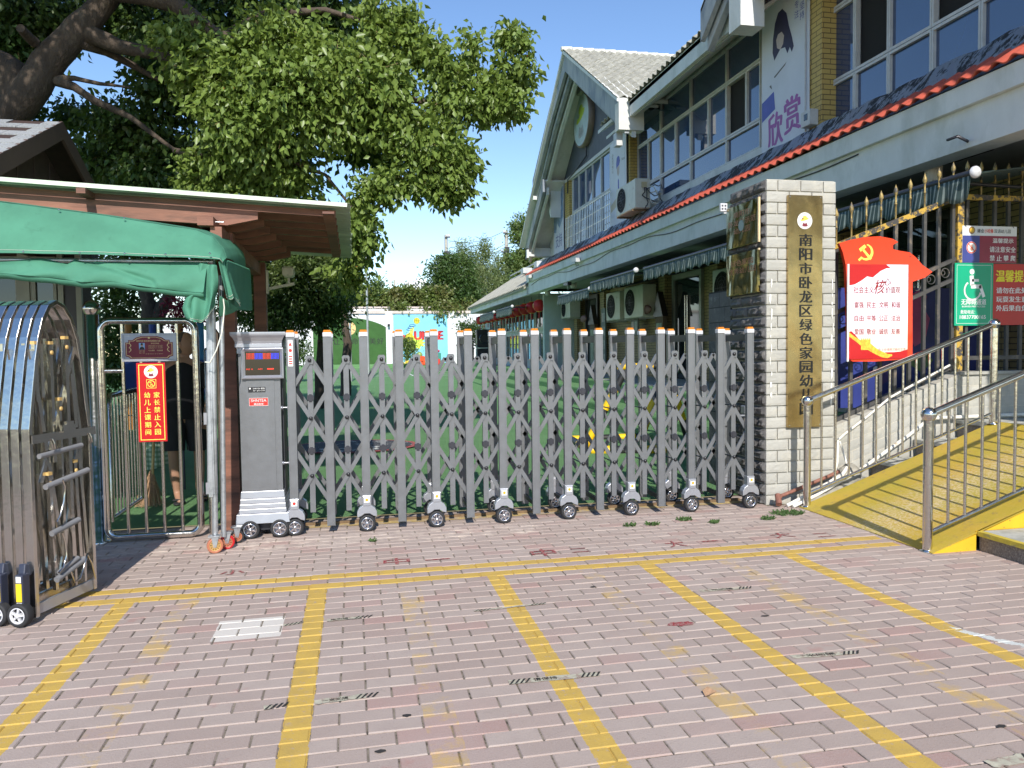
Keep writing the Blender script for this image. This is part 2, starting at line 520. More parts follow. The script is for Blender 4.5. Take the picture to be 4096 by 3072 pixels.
M['tape'] = mat('scuffed_paper_tape', (.46, .43, .33), .8, var=.2, vs=25, col2=(.33, .25, .20), c2s=30, c2lo=.5, c2hi=.6)
M['ink'] = mat('black_ink', (.03, .03, .028), .7, var=.3, vs=40)
def sticker(a, b, w, txt, lab, hatch=(0, 1), tw=.4, tc=.5):
    a = Vector((a[0], a[1], .0036)); b = Vector((b[0], b[1], .0036)); t = b-a; L = t.length; t.normalize(); s = Vector((-t.y, t.x, 0))
    ro = root('floor_sticker', (a.x, a.y, .0), lab, 'sticker', 'torn distance stickers on the pavement')
    mb = MB(); r = random.Random(int(a.x*100)); k = 12
    lo = [a+t*(L*i/k)-s*(w/2+r.uniform(-.006, .003)) for i in range(k+1)]; hi = [a+t*(L*i/k)+s*(w/2+r.uniform(-.006, .003)) for i in range(k, -1, -1)]
    mb.add(lo+hi, [(i, i+1, 2*k-i, 2*k+1-i) for i in range(k)]); mb.build('backing', M['tape'], ro)
    mb = MB(); z = Vector((0, 0, .0008))
    for h in hatch:
        for i in range(4):
            o_ = a+t*(L*(h-.22*(h > .5)) + i*.022)+z
            mb.quad(o_-s*w*.45, o_+t*.010-s*w*.45, o_+t*.034+s*w*.45, o_+t*.024+s*w*.45)
    if txt:
        text(mb, txt, a+t*L*tc+z, (L*tw, w*.62), (t, s, Vector((0, 0, 1))), bold=.01)
    mb.build('print', M['ink'], ro)
sticker((-0.187, 3.076, 0), (0.015, 3.087, 0), .042, '一米间隔', 'torn striped sticker with characters beside the second yellow stripe, nearer the camera', (1,), .5, .4)
sticker((-0.381, 3.072, 0), (-0.346, 3.077, 0), .04, '', 'small scrap of striped sticker left of the second yellow stripe', (0,))
sticker((-0.171, 4.019, 0), (0.008, 4.028, 0), .036, '米间隔', 'torn striped sticker with characters beside the second yellow stripe, farther up', (1,), .5, .35)
sticker((-0.387, 3.998, 0), (-0.301, 4.021, 0), .03, '', 'narrow torn sticker scrap between the white patch and the second stripe', (0,))
sticker((0.606, 3.075, 0), (1.002, 3.066, 0), .045, '请保持', 'torn striped sticker crossing the third yellow stripe', (0, 1), .26, .4)
sticker((1.916, 3.995, 0), (2.21, 3.987, 0), .04, '一米间隔', 'faded striped sticker right of the fourth yellow stripe', (1,), .6, .38)
sticker((1.898, 3.035, 0), (2.204, 3.014, 0), .04, '一米间隔', 'worn brown sticker right of the fourth stripe, nearer the camera', (1,), .6, .38)
sticker((0.598, 3.977, 0), (1, 4.005, 0), .022, '', 'dark torn sticker remnant lying across the third yellow stripe', (0, 1))
sticker((2.037, 2.093, 0), (2.209, 2.101, 0), .05, '', 'torn striped sticker in the near right corner', (1,))
# small litter: leaves, gum, weeds
M['dead_leaf'] = mat('dead_leaf', (.42, .25, .14), .8, var=.3, vs=60)
M['gum'] = mat('trodden_gum', (.035, .032, .03), .8, var=.2)
M['weed'] = mat('weed_green', (.07, .13, .035), .7, var=.35, vs=80)
mb = MB(); c0 = Vector((1.375, 2.782, 0))
mb.add([c0+Vector(v) for v in ((-.028, -.018, .004), (-.006, -.026, .012), (.026, -.012, .016), (.03, .012, .006), (.004, .03, .02), (-.024, .016, .012))], [(0, 1, 2, 5), (2, 3, 4, 5)])
top(rebase(mb.build('dry_leaf', M['dead_leaf']), c0), 'curled tan dry leaf lying on the pavement', 'leaf')
for (x, y), lab in (((0.167, 2.882, 0)[:2], 'black gum spot on the pavement right of the second stripe'), ((0.06, 2.64, 0)[:2], 'black gum spot closest to the bottom edge'), ((1.345, 4.219, 0)[:2], 'black gum spot beside the third stripe'), ((2.288, 2.298, 0)[:2], 'dark gum spot near the right corner'), ((2.06, 3.538, 0)[:2], 'dark smear beside the fourth stripe')):
    mb = MB(); r = random.Random(int(x*50)); mb.add([(x+.02*math.cos(a)*r.uniform(.8, 1.2), y+.011*math.sin(a)*r.uniform(.8, 1.2), .0034) for a in [2*PI*i/12 for i in range(12)]], [tuple(range(12))])
    top(rebase(mb.build('gum_spot', M['gum']), (x, y, 0)), lab, 'gum', 'black gum spots on the pavement')
def weed(c, r0, n, lab, seed=0):
    r = random.Random(seed); mb = MB(); c = Vector(c)
    for i in range(n):
        a = r.uniform(0, 2*PI); d = r0*math.sqrt(r.random()); b = c+Vector((math.cos(a)*d, math.sin(a)*d*.6, 0)); h = r.uniform(.006, .03)
        t = Vector((r.uniform(-1, 1), r.uniform(-1, 1), 0)).normalized()*r.uniform(.008, .022); s = Vector((-t.y, t.x, 0))*.3
        mb.add([b-s, b+s, b+t+s*.6+Vector((0, 0, h)), b+t*1.6+Vector((0, 0, h*.8)), b+t-s*.6+Vector((0, 0, h))], [(0, 1, 2, 3, 4)])
    o = mb.build('weed_tuft', M['weed']); rebase(o, c); top(o, lab, 'weed', 'weeds between the bricks'); return o
weed((2.101, 5.625, 0), .05, 60, 'small weed in the joints in front of the eleventh gate post', 1)
weed((2.29, 5.61, 0), .05, 60, 'flat weed patch right of the first weed', 2)
weed((2.607, 5.708, 0), .06, 70, 'weed patch in front of the caster second from the pillar', 3)
weed((2.781, 5.551, 0), .045, 60, 'weed tuft between the last two gate casters', 4)
weed((3.259, 5.561, -0), .06, 70, 'weed tuft in front of the pillar', 5)
weed((3.526, 5.703, -0), .14, 240, 'largest pile of uprooted weeds at the foot of the railing post', 6)
weed((0.108, 5.647, 0), .02, 24, 'tiny green sprout below the second gate caster', 7)

# ================================================================ GREY FOLDING GATE
def metal(name, col, rough, met=1., **k): return mat(name, col, rough, met, **k)
M['gate_grey'] = mat('grey_coated_steel', (.185, .19, .20), .34, .35, var=.05, vs=14, rvar=.12, bd=.0006, bs_=60)
M['gate_dark'] = mat('dark_grey_steel', (.045, .045, .055), .4, .3, var=.1)
M['gate_white'] = mat('white_plastic_cap', (.60, .60, .62), .35, 0, var=.04)
M['gate_orange'] = mat('orange_reflector', (.62, .20, .01), .3, 0, var=.1, vs=120)
M['silver'] = mat('silver_aluminium', (.42, .43, .47), .36, .6, var=.06)
M['rubber'] = mat('black_rubber', (.022, .022, .024), .7, 0, var=.2)
M['chrome'] = mat('chrome_hub', (.75, .75, .78), .18, 1., var=.05)
M['black_plastic'] = mat('black_plastic', (.02, .02, .023), .35, 0, var=.1)
M['sticker_red'] = mat('red_sticker', (.62, .03, .02), .4)
M['sticker_white'] = mat('white_sticker', (.8, .8, .78), .4)
M['sticker_orange'] = mat('orange_sticker', (.85, .35, .03), .4)

gate = root('folding_gate', (1.43, 6.2, 0), 'new grey electric folding gate with orange capped posts drawn across the entrance', 'folding gate')
GX = lambda i: -0.475+0.2725*i
FY, BYY = 6.0, 6.42
def wheel(parent, c, r, w, spokes=6, axis=(0, -1, 0), tyre=None, hub=None, name='wheel'):
    c = Vector(c); ax = Vector(axis).normalized()
    mb = MB()
    mb.lathe(c-ax*w/2, ax, [(r*.62, 0), (r*.93, 0), (r, w*.15), (r, w*.85), (r*.93, w), (r*.68, w), (r*.66, w*.7), (r*.66, 0)], 28)
    t = mb.build(name, tyre or M['rubber'], parent)
    mb = MB()
    mb.lathe(c-ax*w*.5, ax, [(.001, w*.2), (r*.62, w*.2), (r*.69, w*.35), (r*.69, w*1.02), (r*.60, w*1.02), (r*.56, w*.75)], 28)
    mb.lathe(c-ax*w*.5, ax, [(r*.22, w*.4), (r*.22, w*.98), (r*.17, w*1.12), (.001, w*1.14)], 16)
    u = ax.orthogonal().normalized(); v = ax.cross(u)
    for k in range(spokes):
        a = 2*PI*k/spokes; d = u*math.cos(a)+v*math.sin(a)
        mb.bar(c+ax*w*.38+d*r*.12, c+ax*w*.38+d*r*.64, r*.17, w*.22, ax)
    h = mb.build('rim', hub or M['chrome'], t)
    return t

def gate_frame(i):
    x = GX(i); wheeled = (i % 2 == 0)
    for y, fr in ((FY, 1), (BYY, 0)):
        zb = .17 if wheeled else .06
        mb = MB(); hw = .0295
        mb.cbox(x-hw, x+hw, y-.02, y+.02, zb, 1.522, .003)
        # raised lips along both edges of the extrusion
        mb.box(x-hw-.0015, x-hw+.006, y-.023, y-.019, zb, 1.52); mb.box(x+hw-.006, x+hw+.0015, y-.023, y-.019, zb, 1.52)
        mb.build('post', M['gate_grey'], gate)
        mb = MB(); mb.cbox(x-hw-.003, x+hw+.003, y-.026, y+.026, 1.522, 1.556, .003)
        cp = mb.build('post_cap', M['gate_white'], gate)
        mb = MB()
        for q in range(2): mb.cbox(x-hw+.004-q*.003, x+hw-.004+q*.003, y-.021, y+.021, 1.564-q*.009, 1.574-q*.009, .002)
        mb.build('reflector', M['gate_orange'], cp)
    mb = MB(); mb.box(x-.014, x+.014, FY+.021, BYY-.021, 1.455, 1.512); mb.build('top_crossbar', M['gate_dark'], gate)
    mb = MB(); mb.box(x-.012, x+.012, FY+.021, BYY-.021, .115, .15); mb.build('bottom_crossbar', M['gate_dark'], gate)
    if wheeled:
        for y, s in ((FY, -1), (BYY, 1)):
            mb = MB(); 
            out = [(x-.034, .285), (x+.034, .285), (x+.034, .205), (x+.062, .185), (x+.076, .155), (x+.076, .115), (x+.045, .125), (x+.02, .143), (x-.02, .143), (x-.045, .125), (x-.076, .115), (x-.076, .155), (x-.062, .185), (x-.034, .205)]
            yy = y-.034 if s < 0 else y-.03
            mb.prism([(a, yy, b) for a, b in out], (0, .064, 0))
            mb.prism([(a, yy-.006, b) for a, b in [(x-.027, .275), (x+.027, .275), (x+.027, .205), (x-.027, .205)]], (0, .007, 0))
            br = mb.build('caster_bracket', M['silver'], gate, bevel=.004)
            if s < 0:
                mb = MB(); mb.box(x-.022, x+.022, yy-.0082, yy-.006, .232, .268); mb.build('caster_sticker', M['sticker_white'], br)
                mb = MB(); mb.disc((x, yy-.0086, .252), (0, -1, 0), .012, 14); mb.build('sticker_dot', M['sticker_orange' if i else 'sticker_red'], br)
            wheel(gate, (x, y-.008, .066), .066, .05, 6)
for i in range(15): gate_frame(i)

# lattice: centre struts, scissor bars and pivots between neighbouring frames
zl = (1.344, .897, .452)
def tri_top(mb, x, y, z): mb.prism([(a, y, b) for a, b in [(x-.026, z-.03), (x+.026, z-.03), (x+.03, z+.02), (x+.02, z+.034), (x-.02, z+.034), (x-.03, z+.02)]], (0, .02, 0))
for i in range(14):
    xm = GX(i)+.13625
    for y, fr in ((FY+.035, 1), (BYY-.045, 0)):
        mb = MB()
        if fr: mb.cbox(xm-.0205, xm+.0205, y-.012, y+.012, .163, 1.36, .002)
        if fr: mb.build('centre_strut', M['gate_grey'], gate)
        if fr:
            mb = MB(); tri_top(mb, xm, y-.022, 1.344); mb.build('strut_head', M['gate_grey'], gate)
            for z in (1.056, .648):
                mb = MB(); mb.cbox(xm-.026, xm+.026, y-.018, y+.018, z-.024, z+.018, .005); mb.cbox(xm-.012, xm+.012, y-.021, y-.01, z-.034, z+.026, .004)
                mb.build('slide_collar', M['gate_dark'], gate)
        for z in zl:
            for sgn in (-1, 1):
                # bar from this pivot down to the neighbouring post, and from the post on to the next pivot
                yy = y-.024 if sgn < 0 else y-.004
                if not fr: yy = y+.02
                x2 = xm+sgn*.136
                mb = MB()
                mb.bar((xm, yy, z), (x2, yy, z-.2235), .014, .031, (0, -1, 0)) if False else None
                d = Vector((x2-xm, 0, -.2235)).normalized(); nrm = Vector((-d.z, 0, d.x))
                a = Vector((xm, yy, z)); b = Vector((x2, yy, z-.2235)); h = nrm*.0155; t = Vector((0, .014, 0))
                mb.hexa([a-h, a+h, a+h+t, a-h+t], [b-h, b+h, b+h+t, b-h+t])
                mb.build('scissor_bar', M['gate_grey'], gate)
                if z < 1.2:
                    b2 = Vector((x2, yy, z+.2235)); d = (b2-a).normalized(); nrm = Vector((-d.z, 0, d.x)); h = nrm*.0155
                    mb = MB(); mb.hexa([a-h, a+h, a+h+t, a-h+t], [b2-h, b2+h, b2+h+t, b2-h+t]); mb.build('scissor_bar', M['gate_grey'], gate)
            if fr:
                mb = MB(); mb.lathe((xm, y-.026, z), (0, -1, 0), [(.015, 0), (.015, .006), (.011, .012), (.0, .0135)], 14); mb.build('pivot_bolt', M['black_plastic'], gate)
        # linking rods that run back to the rear lattice
    mb = MB()
    for z in zl[1:]:
        mb.tube([(xm, FY+.05, z), (xm, BYY-.06, z)], .006, 6)
    mb.build('pivot_rod', M['black_plastic'], gate)
for i in range(0, 14):
    xp = GX(i)+.2725 if i < 13 else GX(14)
    mb = MB()
    for z in (1.12, .675, .228): mb.box(xp-.02, xp+.02, FY+.02, FY+.055, z-.022, z+.022)
    mb.build('slide_block', M['black_plastic'], gate)
for i in range(0, 9):
    xm = GX(i)+.13625; a = .066; mb = MB()
    mb.tube([(xm-.085+.017*k, FY+.075, .60-.13*math.sin(PI*k/10)-.005*k*0) for k in range(11)], .0035, 6)
    mb.build('control_cable', M['rubber'], gate)
# warning sticker on the first post
mb = MB(); mb.box(-.4925, -.4575, FY-.0245, FY-.0232, 1.30, 1.50); ws = mb.build('warning_sticker', M['sticker_white'], gate)
mb = MB(); y = FY-.0252
mb.add([(-.488, y, 1.455), (-.462, y, 1.455), (-.475, y, 1.485)], [(0, 1, 2)]); mb.disc((-.475, y, 1.42), (0, -1, 0), .013, 16)
for k in range(4): mb.box(-.488, -.462, y, y+.0004, 1.315+k*.018, 1.325+k*.018)
mb.build('warning_print', M['sticker_red'], ws)
# steel guide rail on the ground
M['rail'] = mat('rusty_guide_rail', (.20, .13, .07), .6, .4, var=.3, vs=20)
mb = MB(); mb.cbox(-.42, 3.42, 6.30, 6.34, -.005, .022, .004)
structure(mb.build('gate_guide_rail', M['rail']))['label'] = 'rusty guide rail let into the ground'
mb = MB(); 
mb.quad((-.42, 6.2, .0035), (3.42, 6.2, .0035), (3.42, 6.296, .0035), (-.42, 6.296, .0035))
M['oldyellow'] = mat('old_ochre_paint', (.50, .36, .14), .8, var=.3, vs=12, col2=(.40, .32, .26), c2s=7, c2lo=.45, c2hi=.6)
structure(mb.build('painted_strip', M['oldyellow']))['label'] = 'worn ochre strip painted along the rail'

# ================================================================ GATE CABINET
cab = root('gate_control_cabinet', (-.70, 6.1, 0), 'grey gate motor cabinet with display screen and silver stepped base', 'control cabinet')
M['screen'] = mat('dark_glass_screen', (.008, .008, .012), .08, 0, var=.05)
def emis(name, col, k):
    m, nt, bs = new_mat(name); bs.inputs['Base Color'].default_value = (*col, 1); bs.inputs['Emission Color'].default_value = (*col, 1); bs.inputs['Emission Strength'].default_value = k; return m
M['led_red'] = emis('red_led', (.75, .03, .01), .55); M['led_blue'] = emis('blue_led', (.02, .04, .9), .7)
x0, x1, y0, y1 = -.855, -.557, 6.0, 6.45
mb = MB(); mb.cbox(x0, x1, y0, y1, .33, 1.44, .006)
mb.box(x0+.05, x1-.045, y0-.006, y0+.001, .345, 1.20)
mb.build('body', M['gate_grey'], cab)
mb = MB()
# cornice
for a, z0_, z1_ in ((.0, 1.40, 1.44), (.004, 1.44, 1.447), (.012, 1.447, 1.475)): mb.cbox(x0-a-.008, x1+a+.008, y0-a-.008, y1+a+.008, z0_, z1_, .002)
prof = [(.018, 1.475), (.022, 1.495), (.034, 1.52), (.048, 1.537), (.05, 1.55), (.05, 1.562)]
for (a, za), (b, zb) in zip(prof[:-1], prof[1:]):
    mb.hexa([(x0-a, y0-a, za), (x1+a, y0-a, za), (x1+a, y1+a, za), (x0-a, y1+a, za)], [(x0-b, y0-b, zb), (x1+b, y0-b, zb), (x1+b, y1+b, zb), (x0-b, y1+b, zb)])
mb.build('cornice', M['silver'], cab)
mb = MB()
for a, b, z0_, z1_ in ((.008, .012, .30, .355), (.014, .016, .262, .298), (.018, .02, .225, .26), (.022, .024, .19, .223), (.04, .048, .115, .188)):
    mb.hexa([(x0-b, y0-b, z0_), (x1+b, y0-b, z0_), (x1+b, y1+b, z0_), (x0-b, y1+b, z0_)], [(x0-a, y0-a, z1_), (x1+a, y0-a, z1_), (x1+a, y1+a, z1_), (x0-a, y1+a, z1_)])
mb.build('stepped_base', M['silver'], cab, bevel=.003)
# display: frame ring, dark glass, led rows
sx0, sx1, sz0, sz1 = -.832, -.528, 1.21, 1.442
mb = MB(); w = .026; y = y0
for A, B, d0, d1 in (((sx0, sz0, sx1, sz1), (sx0+w, sz0+w, sx1-w, sz1-w), y-.028, y-.012),):
    a = [(A[0], d0, A[1]), (A[2], d0, A[1]), (A[2], d0, A[3]), (A[0], d0, A[3])]
    b = [(B[0], d1, B[1]), (B[2], d1, B[1]), (B[2], d1, B[3]), (B[0], d1, B[3])]
    c = [(p[0], y+.002, p[2]) for p in a]
    m_ = [(A[0]+.008, d0-.004, A[1]+.008), (A[2]-.008, d0-.004, A[1]+.008), (A[2]-.008, d0-.004, A[3]-.008), (A[0]+.008, d0-.004, A[3]-.008)]
    mb.add(a+m_+b+c, [(i, (i+1) % 4, 4+(i+1) % 4, 4+i) for i in range(4)]+[(4+i, 4+(i+1) % 4, 8+(i+1) % 4, 8+i) for i in range(4)]+[(12+i, 12+(i+1) % 4, (i+1) % 4, i) for i in range(4)])
fr = mb.build('screen_frame', M['silver'], cab)
mb = MB(); mb.box(sx0+w-.004, sx1-w+.004, y-.010, y+.001, sz0+w-.004, sz1-w+.004); sg = mb.build('screen', M['screen'], fr)
lx0 = sx0+w+.012; 
mb = MB(); mb2 = MB()
for r_ in range(6):
    for c_ in range(24):
        q = (mb if (c_//6) % 2 == 0 else mb2); X = lx0+c_*.0098; Z = 1.398-r_*.0078
        q.quad((X, y-.0108, Z), (X+.0055, y-.0108, Z), (X+.0055, y-.0108, Z+.0042), (X, y-.0108, Z+.0042))
text(mb, 'RE II', (-.775, y-.0108, 1.283), (.045, .010)); text(mb, 'AM', (-.70, y-.0108, 1.283), (.032, .010))
mb.box(-.648, -.60, y-.0108, y-.0105, 1.279, 1.288)
o = mb.build('red_leds', M['led_red'], fr); o['kind'] = 'stuff'
o = mb2.build('blue_leds', M['led_blue'], fr); o['kind'] = 'stuff'
mb = MB(); mb.box(-.79, -.665, y-.0085, y-.006, 1.108, 1.148); lp = mb.build('black_nameplate', M['black_plastic'], cab)
mb = MB(); text(mb, 'SHINTEA 馨田', (-.713, y-.0092, 1.137), (.085, .012)); text(mb, '地址：南阳市工业园', (-.713, y-.0092, 1.120), (.085, .007)); mb.disc((-.777, y-.0092, 1.137), (0, -1, 0), .007, 6)
mb.build('nameplate_print', M['sticker_white'], lp)
mb = MB(); mb.box(-.785, -.648, y-.0085, y-.006, 1.005, 1.065); rp = mb.build('red_nameplate', M['sticker_red'], cab)
mb = MB(); text(mb, 'SHNTEA', (-.7165, y-.0092, 1.046), (.112, .021)); text(mb, '馨田智能', (-.7165, y-.0092, 1.019), (.07, .016))
for a in ((-.785, -.648, 1.063, 1.065), (-.785, -.648, 1.005, 1.007), (-.785, -.7835, 1.007, 1.063), (-.6495, -.648, 1.007, 1.063)): mb.box(a[0], a[1], y-.0092, y-.0086, a[2], a[3])
mb.build('nameplate_print', M['gold_print'] if 'gold_print' in M else M['sticker_white'], rp)
for xx, yy in ((-.80, 5.975), (-.585, 5.975), (-.80, 6.46), (-.585, 6.46)): wheel(cab, (xx, yy+.0, .07), .07, .055, 6)
mb = MB(); mb.box(x0+.01, x1-.01, y0+.03, y1-.03, .05, .116); mb.build('axle_box', M['gate_dark'], cab)
for k, z in enumerate((.985, .56)):
    mb = MB(); mb.tube([(-.556, 6.02, z), (-.503, 6.02, z)], .006, 8); mb.lathe((-.556, 6.02, z), (1, 0, 0), [(.014, 0), (.014, .01), (.006, .012)], 8); mb.lathe((-.515, 6.02, z), (1, 0, 0), [(.006, 0), (.012, .002), (.012, .01)], 8)
    mb.build('coupling_rod', M['silver'], cab)
# side coupling plate with bolts
mb = MB(); mb.box(-.5562, -.545, 6.08, 6.36, .12, 1.38); mb.build('side_plate', M['gate_dark'], cab)

# ================================================================ ENTRANCE PILLAR
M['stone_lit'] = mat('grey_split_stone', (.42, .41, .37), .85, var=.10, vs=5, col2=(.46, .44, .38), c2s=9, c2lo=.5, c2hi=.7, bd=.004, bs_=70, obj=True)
M['stone_shaded'] = mat('shaded_split_stone', (.135, .128, .125), .7, var=.2, vs=8, col2=(.22, .21, .20), c2s=14, c2lo=.55, c2hi=.7, bd=.006, bs_=40, obj=True)  # darker copy of the lit stone: shade of the side faces painted in
M['mortar'] = mat('cement_mortar', (.50, .47, .40), .9, var=.15, vs=20, bd=.003)
M['mortar_dark'] = mat('dark_mortar', (.04, .038, .036), .9, var=.2)
M['concrete'] = mat('weathered_concrete', (.38, .37, .33), .9, var=.15, vs=5, col2=(.24, .23, .20), c2s=4, c2lo=.5, c2hi=.7, bd=.003, bs_=50)

def stone(o, u, v, n, w, h, bulge, seed, m, parent, name='stone', g=.004, nx=6, nz=4):
    """one split-face block: origin corner o, face spanned by u (width) and v (height), outward normal n"""
    r = random.Random(seed); o = Vector(o); u = Vector(u); v = Vector(v); n = Vector(n); vs = []; fs = []
    for j in range(nz+1):
        for i in range(nx+1):
            a = i/nx; b = j/nz; edge = min(a, 1-a)*w; edz = min(b, 1-b)*h; e = min(1, min(edge, edz)/.012)
            d = e*(bulge*(.45+.55*r.random())) if bulge else 0
            vs.append(o+u*(g+a*(w-2*g))+v*(g+b*(h-2*g))+n*(d+.002))
    W_ = nx+1
    for j in range(nz):
        for i in range(nx): q = j*W_+i; fs.append((q, q+1, q+1+W_, q+W_))
    k = len(vs)
    ring = [0, nx, nz*W_+nx, nz*W_]
    back = [vs[q]-n*.03 for q in ring]
    vs += back
    fs += [(ring[1], ring[0], k, k+1), (ring[2], ring[1], k+1, k+2), (ring[3], ring[2], k+2, k+3), (ring[0], ring[3], k+3, k)]
    # flip if winding points inward
    if (vs[1]-vs[0]).cross(vs[W_]-vs[0]).dot(n) < 0: fs = [tuple(reversed(f)) for f in fs]
    mb = MB(); mb.add(vs, fs); return mb.build(name, m, parent)

PX0, PX1, PY0, PY1 = 3.555, 4.24, 6.10, 6.74
pil = root('entrance_pillar', ((PX0+PX1)/2, 6.4, 0), 'tall grey stone clad gate pillar carrying the long brass plate', 'pillar')
mb = MB(); mb.box(PX0+.012, PX1-.012, PY0+.012, PY1-.012, -.05, 2.868); mb.build('core', M['mortar'], pil)
ch = .0995
sd = 0
for k in range(29):
    z = k*ch-.02
    if z+ch > 2.88: break
    top_course = (z+ch > 2.76)
    cuts = [0, .222, .444, PX1-PX0] if k % 2 else [0, .112, .335, .557, PX1-PX0]
    for a, b in zip(cuts[:-1], cuts[1:]):
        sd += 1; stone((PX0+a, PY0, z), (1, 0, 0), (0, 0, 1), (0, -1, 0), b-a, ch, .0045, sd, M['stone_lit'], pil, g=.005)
    cuts = [0, .10, .31, .52, PY1-PY0] if k % 2 else [0, .205, .415, PY1-PY0]
    for a, b in zip(cuts[:-1], cuts[1:]):
        sd += 1; stone((PX0, PY0+.004+a, z), (0, 1, 0), (0, 0, 1), (-1, 0, 0), b-a, ch, .03, sd, M['stone_shaded'], pil, g=.006)
# white mortar smears down the corner joints
M['lime'] = mat('lime_smear', (.80, .78, .72), .9, var=.1)
mb = MB(); r = random.Random(5)
for xx in (PX0+.045, PX1-.035):
    z = 2.0
    while z > .95:
        L = r.uniform(.03, .12); w = r.uniform(.004, .012); x = xx+r.uniform(-.008, .008)
        mb.add([(x-w/2, PY0-.0112, z), (x-w, PY0-.0112, z-L*.5), (x-w*.3, PY0-.0112, z-L), (x+w*.6, PY0-.0112, z-L*.6), (x+w*.7, PY0-.0112, z-.1*L)], [(0, 1, 2, 3, 4)]); z -= L+r.uniform(.01, .05)
o = mb.build('lime_smears', M['lime'], pil); o['kind'] = 'stuff'
# lower return behind the pillar
ret = root('pillar_return_wall', (3.7, 7.0, 0), 'low shaded stone return wall joined behind the entrance pillar', 'wall')
mb = MB(); mb.box(3.57, 3.9, 6.76, 7.22, -.05, 1.96); mb.build('core', M['mortar_dark'], ret)
for k in range(13):
    z = k*.15; off = .11 if k % 2 else 0
    for a, b in zip([0, .23+off*0-.11*(k % 2), .46], [.23-.11*(k % 2), .46, .46]):
        if b-a > .02: sd += 1; stone((3.57, 6.765+a, z), (0, 1, 0), (0, 0, 1), (-1, 0, 0), b-a, .15, .002, sd, M['stone_shaded'], ret, nx=2, nz=2)

# ---------------------------------------------------------------- brass plates
def brass_mat(name, col, rough, warp, ws):
    m, nt, bs = new_mat(name); P_ = pos(nt)
    a = noise(nt, mapping(nt, P_, (1, 1, .5)), ws, 2, .5, .3); b = noise(nt, P_, 90, 3, .6); c_ = noise(nt, P_, 5, 4, .6)
    nt.links.new(mix(nt, c_.step(.4, .7), col, scl(col, .72)), bs.inputs['Base Color'])
    bs.inputs['Metallic'].default_value = 1; nt.links.new((b*.12+rough-.05).v, bs.inputs['Roughness'])
    bump(nt, bs, a+b*.02, warp); return m
M['brass'] = brass_mat('brushed_brass', (.52, .38, .18), .24, .03, 2.2)
M['brass_dark'] = brass_mat('tarnished_bronze', (.26, .20, .08), .12, .05, 4.)
M['white_gloss'] = mat('white_gloss_print', (.78, .78, .76), .3, 0, var=.02)
M['hat_yellow'] = mat('yellow_print', (.85, .62, .08), .5, var=.05)
M['maroon'] = mat('maroon_print', (.20, .025, .04), .5, var=.1)
M['print_grey'] = mat('grey_print', (.12, .11, .10), .5)
M['bronze_print'] = mat('bronze_lettering', (.45, .20, .10), .4, .5)

def emblem(c, R, face, parent, name='emblem', disc_m=None, ring=True, colors=None):
    """round kindergarten badge: disc, ring text, straw hat, little dress"""
    u, v, n = FONT_AXES[face]; c = Vector(c); D = lambda x, y, k: c+u*x*R+v*y*R+n*(.0012*k)
    def ell(mb, x, y, a, b, rot, k, m=20):
        mb.add([D(x+a*math.cos(t)*math.cos(rot)-b*math.sin(t)*math.sin(rot), y+a*math.cos(t)*math.sin(rot)+b*math.sin(t)*math.cos(rot), k) for t in [2*PI*i/m for i in range(m)]], [tuple(range(m))])
    mb = MB(); ell(mb, 0, 0, 1, 1, 0, 1, 36); o = mb.build(name, disc_m or M['white_gloss'], parent)
    cm = colors or (M['hat_yellow'], M['maroon'], M['print_grey'])
    mb = MB(); ell(mb, -.04, .16, .58, .15, .28, 2); ell(mb, -.02, .36, .3, .24, .2, 2.1); mb.build('hat_print', cm[0], o)
    mb = MB(); mb.add([D(-.2, -.18, 2), D(-.1, -.32, 2), D(.1, -.32, 2), D(.2, -.18, 2), D(.4, -.6, 2), D(.2, -.7, 2), D(-.2, -.7, 2), D(-.36, -.58, 2)], [(0, 1, 6, 7), (1, 2, 5, 6), (2, 3, 4, 5)]); ell(mb, -.3, .22, .14, .09, .2, 3, 8)
    mb.build('dress_print', cm[1], o)
    mb = MB(); s = '让生命更美好绿色家园'
    for i, chx in enumerate(s):
        a = math.radians(150-i*120/(len(s)-1)); uu = u*math.sin(a)-v*math.cos(a); vv = u*math.cos(a)+v*math.sin(a)
        text(mb, chx, D(.84*math.cos(a), .84*math.sin(a), 2), R*.15, (uu, vv, n))
    for i in range(18):
        a = math.radians(200+i*140/17); p = D(.86*math.cos(a), .86*math.sin(a), 2); dd = (u*math.cos(a)+v*math.sin(a))*R*.05; tt = (-u*math.sin(a)+v*math.cos(a))*R*.018
        mb.quad(p-dd-tt, p-dd+tt, p+dd+tt, p+dd-tt)
    mb.build('ring_lettering', cm[2], o)
    return o

plate = root('brass_name_plate', (3.92, 6.09, .68), 'long vertical brass kindergarten name plate with black characters fixed to the pillar', 'name plate')
mb = MB(); mb.cbox(3.748, 4.082, 6.062, 6.090, .68, 2.728, .004); mb.build('plate', M['brass'], plate)
emblem((3.907, 6.0612, 2.505), .073, 'front', plate)
mb = MB()
for i, chx in enumerate('南阳市卧龙区绿色家园幼儿园'):
    text(mb, chx, (3.917+.001*i, 6.0605, 2.335-i*.1242), (.122, .105 if chx != '市' else .1), 'front', bold=.03)
o = mb.build('characters', mat('black_enamel', (.008, .008, .009), .35), plate); o['kind'] = 'stuff'
for dz in (.70, 2.712):
    for dx in (3.765, 4.065):
        mb = MB(); mb.lathe((dx, 6.062, dz), (0, -1, 0), [(.006, 0), (.006, .002), (.0, .004)], 8); mb.build('screw', M['chrome'], plate)

